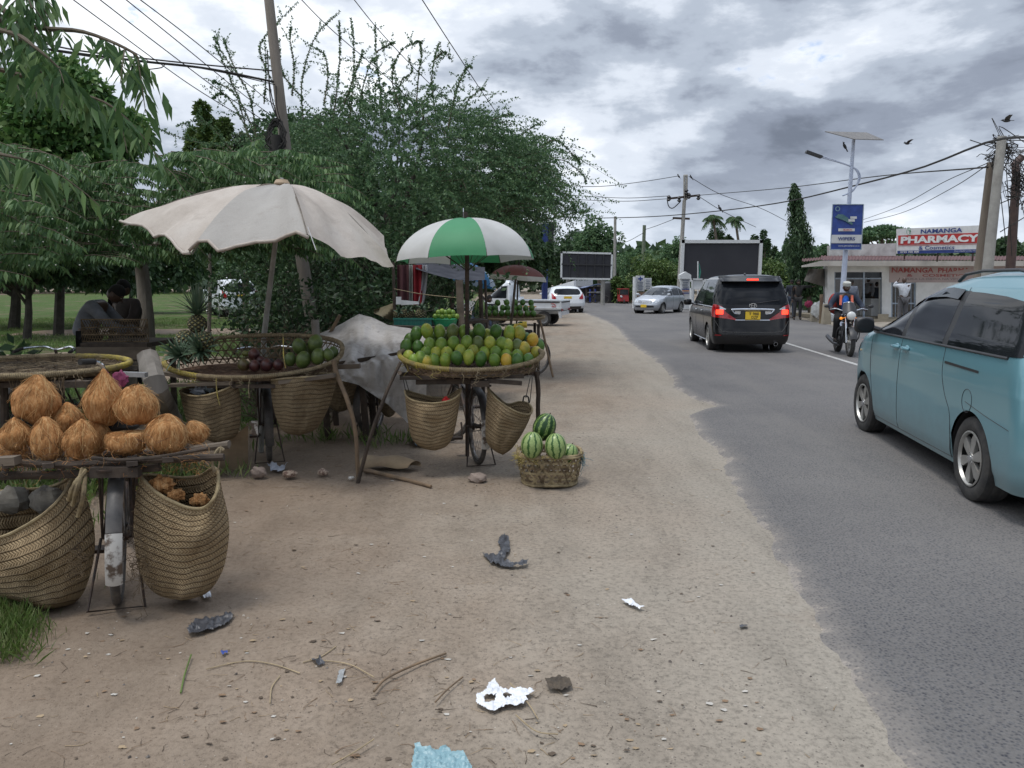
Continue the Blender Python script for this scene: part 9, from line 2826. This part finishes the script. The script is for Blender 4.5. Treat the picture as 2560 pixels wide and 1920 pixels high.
def small_trike(px,Y,label):
 g=P(px,770,Y).x;t=thing('three_wheeler',label,'rickshaw',Vector((g,Y,0)),scale=.66);m=mat('trike_red',(.35,.03,.03),rough=.4)
 mk(t,'cab',m,lambda q:q.box((g,Y,.65),(1.1,1.8,.7),taper=.9),lambda q:q.box((g,Y+.1,1.65),(1.15,1.7,.1)),*[(lambda q,a=a,b=b:q.beam((g+a,Y+b,1),(g+a*.95,Y+b*.9,1.6),.05,.05))for a in(-.5,.5)for b in(-.8,.8)])
 mk(t,'windscreen',M_GLASS2,lambda q:q.box((g,Y-.84,1.3),(.95,.03,.55)));mk(t,'headlight',M_LAMP,lambda q:q.ell((g-.3,Y-.92,.8),(.13,.08,.13),10,6))
 for a,b in((0,-.85),(-.55,.5),(.55,.5)):mk(t,'wheel',M_TYRE,lambda q:q.lathe([(0,-.06),(.24,-.06),(.25,0),(.24,.06),(0,.06)],c=(g+a,Y+b,.25),n=14,M=Matrix.Rotation(PI/2,4,'Y')))
small_trike(1557,58,'red three-wheeler parked beside the far concrete pole')
for i,(px,lb)in enumerate(((1494,'dark motorbike parked by the far shack, left one'),(1508,'dark motorbike parked by the far shack, right one'))):
 Y=59+i;g=P(px,770,Y).x;t=thing('parked_motorbike',lb,'motorbike',Vector((g,Y,0)))
 for a in(-.6,.6):mk(t,'wheel',M_TYRE,lambda q:q.tube([(g+a+.25*math.cos(k),Y,.3+.25*math.sin(k))for k in np.linspace(0,6.28,15)[:-1]],.05,6,closed=True))
 mk(t,'body',M_TRIM,lambda q:q.ell((g+.1,Y,.75),(.35,.12,.14),12,8),lambda q:q.ell((g-.4,Y,.8),(.4,.13,.07),12,8),lambda q:q.box((g,Y,.45),(.4,.2,.3)),lambda q:q.tube([(g+.6,Y,.3),(g+.38,Y,1.0)],.04,6),lambda q:q.tube([(g+.36,Y-.35,1.05),(g+.36,Y+.35,1.05)],.02,5))
lab(mk(None,'low_wall',mat('mud_wall',(.30,.19,.13),(.22,.14,.1),scale=.8),lambda q:q.box((P(1577,760,61).x,61,.35),(2.2,.3,.9))),'low brown wall right of the red three-wheeler','wall')
# middle-distance fruit stalls
def fruits(name,label_fn,pts,r,mats,Ys,cat,group,el=1.2):
 src={}
 for i,(x,y,c)in enumerate(pts):
  if c not in src:
   q=MB();q.ell((0,0,0),(r,r,r*el),14,10);o=q.build(name,mats[c],None);src[c]=o
  else:o=src[c].copy();col.objects.link(o)
  o.location=P(x,y,Ys(i));o.rotation_euler=(rnd.uniform(-.3,.3),rnd.uniform(-.3,.3),rnd.uniform(0,6))
  tag(o,label_fn(i),cat,group)
Y=14.0
C2=(P(1275,795,Y).x,Y)
tray('far wicker tray of green mangoes with ragged hanging reeds, under the red umbrella',C2,85/F*Y,.42,lambda a:P(1275,792,Y).z+.03*math.sin(a),lambda k:P(1275,797,Y).z,weave=False,strips=20,rimr=.02)
mg=[]
for row,(yy,n,x0,x1)in enumerate(((783,9,1205,1335),(770,9,1210,1330),(757,5,1246,1328))):
 for k in range(n):mg.append((lerp(x0,x1,k/(n-1))+rnd.uniform(-2,2),yy+rnd.uniform(-1,1),0))
fruits('mango',lambda i:'dark green mango, number %s of the %s row on the far tray from the left'%(ORD[i%9 if i<18 else i-18],('bottom','middle','top')[min(2,i//9)]),mg,.052,[PAP['dark green']],lambda i:13.85+.12*min(2,i//9),'mango','green mangoes heaped on the far tray',1.15)
melon('pale green watermelon standing at the left end of the far tray',1200,768,13.8,.10,.155,ML)
col.objects[[o.name for o in col.objects if o.name.startswith('watermelon')][-1]]['group']='watermelons on the far stall'
ut=thing('stall_stand','dark cart body with a wheel carrying the far mango tray','stand',(C2[0],Y,0))
for x,yy in((-.5,-.2),(.5,-.2),(-.5,.3),(.45,.3)):mk(ut,'leg',M_WOODD,lambda q:q.tube([(C2[0]+x,Y+yy,0),(C2[0]+x,Y+yy,.9)],.03,6))
mk(ut,'box',M_CORD,lambda q:q.box((C2[0]-.05,Y,.62),(.9,.4,.32)));bike_wheel(ut,Matrix.Translation((C2[0]+.42,Y-.3,.34))@Matrix.Rotation(.5,4,'Z'),.33)
stick('prop_stick','crooked branch propping the right end of the far mango tray',[P(1350,800,13.7),P(1362,850,13.7),Vector((P(1382,900,13.6).x,13.5,0))],.02,M_STICK)
stick('prop_stick','crooked pole rising in front of the far mangoes to the red umbrella',[Vector((P(1262,850,13.5).x,13.5,.2)),P(1280,790,13.5),P(1283,760,13.5),P(1290,690,13.6)],.022,M_WOODD)
for i,(x,y)in enumerate(((1288,818),(1306,812))):
 q=MB()
 for k in range(6):q.tube(spline([P(x+k*3-6,y-7,13.3),P(x+k*3.6-9,y,13.22),P(x+k*3-5,y+6,13.25)],7),[.008,.016,.008][1],6)
 q.build('banana_bunch',fruit_mat('banana',(.50,.36,.04),(.40,.32,.05)),None,label=('left','right')[i]+' bunch of yellow bananas hanging under the far tray',cat='bananas')
umbrella('faded red-brown umbrella with a cream hem in front of the pickup truck',P(1297,662,15),0.57,.30,Vector((P(1288,900,15).x,15,0)),[cloth('umbrella_brown',(.16,.045,.035),(.20,.06,.045)),cloth('umbrella_cream',(.44,.42,.36),(.52,.50,.44))],tilt=(0,.06),bands=[(0,.80,0),(.80,1,1)],scal=.05,rot=.3)
umbrella('bright blue umbrella half hidden behind the dark shade cloth',P(1168,655,17),0.75,.42,Vector((P(1185,900,17).x,17,0)),[cloth('umbrella_blue',(.03,.16,.36),(.05,.22,.45)),cloth('umbrella_sky',(.35,.42,.5),(.4,.5,.6))],rot=.2,tilt=(-.1,.25))
Y=10.5
s=thing('market_stall','post and pole frame of the stall with the red hanging cloth','stall',(P(1080,850,Y).x,Y,0))
for x,y0,Yd,r in((983,655,10.3,.02),(1148,700,10.2,.045),(1128,730,10.8,.03),(1200,690,11.5,.03),(1213,700,11.4,.02)):
 g=P(x+8,900,Yd).x;mk(s,'post',M_WOODD if r<.04 else M_WOOD,lambda q:q.tube([Vector((g,Yd,0)),P(x+4,800,Yd),P(x,y0,Yd)],r,8,rough=.1))
for a,b in(((985,815,10.2),(1150,820,10.2)),((985,822,10.9),(1210,800,11.3))):mk(s,'shelf_board',M_WOODD,lambda q:q.beam(P(*a),P(*b),.5,.04))
mk(s,'string',M_ROPE,lambda q:q.tube(spline([P(985,722,10.2),P(1060,736,10.2),P(1150,745,10.2)],8),.005,4))
lab(mk(None,'shade_cloth',mat('shade_net',(.04,.043,.052),(.07,.073,.085),scale=6,rough=1.0,spec=.05),lambda q:q.grid(lambda u,v:P(lerp(1040,1212,u),lerp(lerp(655,668,u),lerp(672,690,u)+16*math.sin(u*PI*.8),v),10.4+1.0*(1-v)+.05*math.sin(u*14)),30,8)),'sagging dark grey shade cloth between the umbrellas','cloth')
for i,(x0,x1,y1,c,lb)in enumerate(((993,1022,760,(.10,.035,.04),'dark maroon cloth hanging at the left of the stall'),(1020,1032,762,(.42,.44,.40),'narrow pale cloth hanging beside the red one'),(1031,1056,762,(.30,.02,.03),'bright red cloth hanging in the stall'),(1055,1070,765,(.42,.42,.44),'white curved cloth right of the red one'))):
 lab(mk(None,'hanging_cloth',mat('hang%d'%i,c,rough=.9),lambda q:q.grid(lambda u,v:P(lerp(x0,x1,u)-(4 if i==3 else 0)*v*v*3,lerp(662,y1,v),10.6+.04*math.sin(u*11+i)),8,8)),lb,'cloth')
lab(mk(None,'price_card',M_WSIGN,lambda q:q.poly([P(990,742,10.15),P(990,761,10.15),P(1003,761,10.15),P(1003,742,10.15)],(0,.01,0)),lambda q:q.poly([P(1003,750,10.2),P(1003,763,10.2),P(1048,760,10.2),P(1045,754,10.2)],(0,.01,0))),'white card hanging over the green crate','card')
ct=thing('plastic_crate','dark green slatted plastic crate holding pineapples behind the papayas','crate',P(1032,815,10.1));m=mat('crate_green',(.01,.16,.12),rough=.4)
a,b=P(986,797,10.1),P(1078,814,10.1)
for yy in(10.1,10.5):mk(ct,'side',m,lambda q:q.box(((a.x+b.x)/2,yy,(a.z+b.z)/2-.01),(b.x-a.x,.015,a.z-b.z)))
for x in(a.x,b.x):mk(ct,'side',m,lambda q:q.box((x,10.3,(a.z+b.z)/2-.01),(.015,.4,a.z-b.z)))
mk(ct,'rim',m,lambda q:q.box(((a.x+b.x)/2,10.09,a.z),(b.x-a.x+.03,.03,.02)),*[(lambda q,k=k:q.box((lerp(a.x,b.x,k/9),10.088,(a.z+b.z)/2),(.012,.012,a.z-b.z)))for k in range(10)])
q=MB();g=P(1113,815,10.15);q.lathe([(0,0),(.13,0),(.165,.085),(.175,.09),(.16,.085),(.125,.01),(0,.01)],c=g,n=26);q.build('plastic_basin',mat('basin_green',(.03,.30,.13),rough=.35),None,label='bright green plastic basin full of limes behind the papayas',cat='basin')
for i,(x,l)in enumerate(((998,'dark pineapple at the left of the green crate'),(1020,'yellowish pineapple in the middle of the green crate'),(1052,'leafy pineapple at the right of the green crate'))):pineapple(l,x,786,10.3,.07,.085,(R(60-20*i),.2),(.08,14),group='pineapples in the green crate')
lm=[(1088+9*k,791-3*(k%2),0)for k in range(7)]+[(1096+9*k,781-3*(k%2),0)for k in range(5)]
fruits('lime',lambda i:'%s from the left in the %s layer of the basin, small green lime'%(ORD[i if i<7 else i-7],'lower' if i<7 else 'upper'),lm,.034,[PAP['green']],lambda i:10.1,'lime','limes heaped in the green basin',1.05)
lab(mk(None,'banana_leaf',mat('dry_leaf',(.20,.17,.10),(.13,.11,.06),scale=6),lambda q:q.grid(lambda u,v:P(lerp(935,982,u),lerp(775,758,u)+v*lerp(8,45,u),10.4+.1*math.sin(u*4+v*3)),12,6)),'large drab cloth corner left of the green crate','cloth')
for i,(x,y,Y_,r,lb)in enumerate(((1150,835,10.6,.09,'watermelon lying low behind the green basin'),(1160,800,12,.09,'round pale gourd between the posts behind the green basin'))):
 melon(lb,x,y,Y_,r,r,ML,1.2)
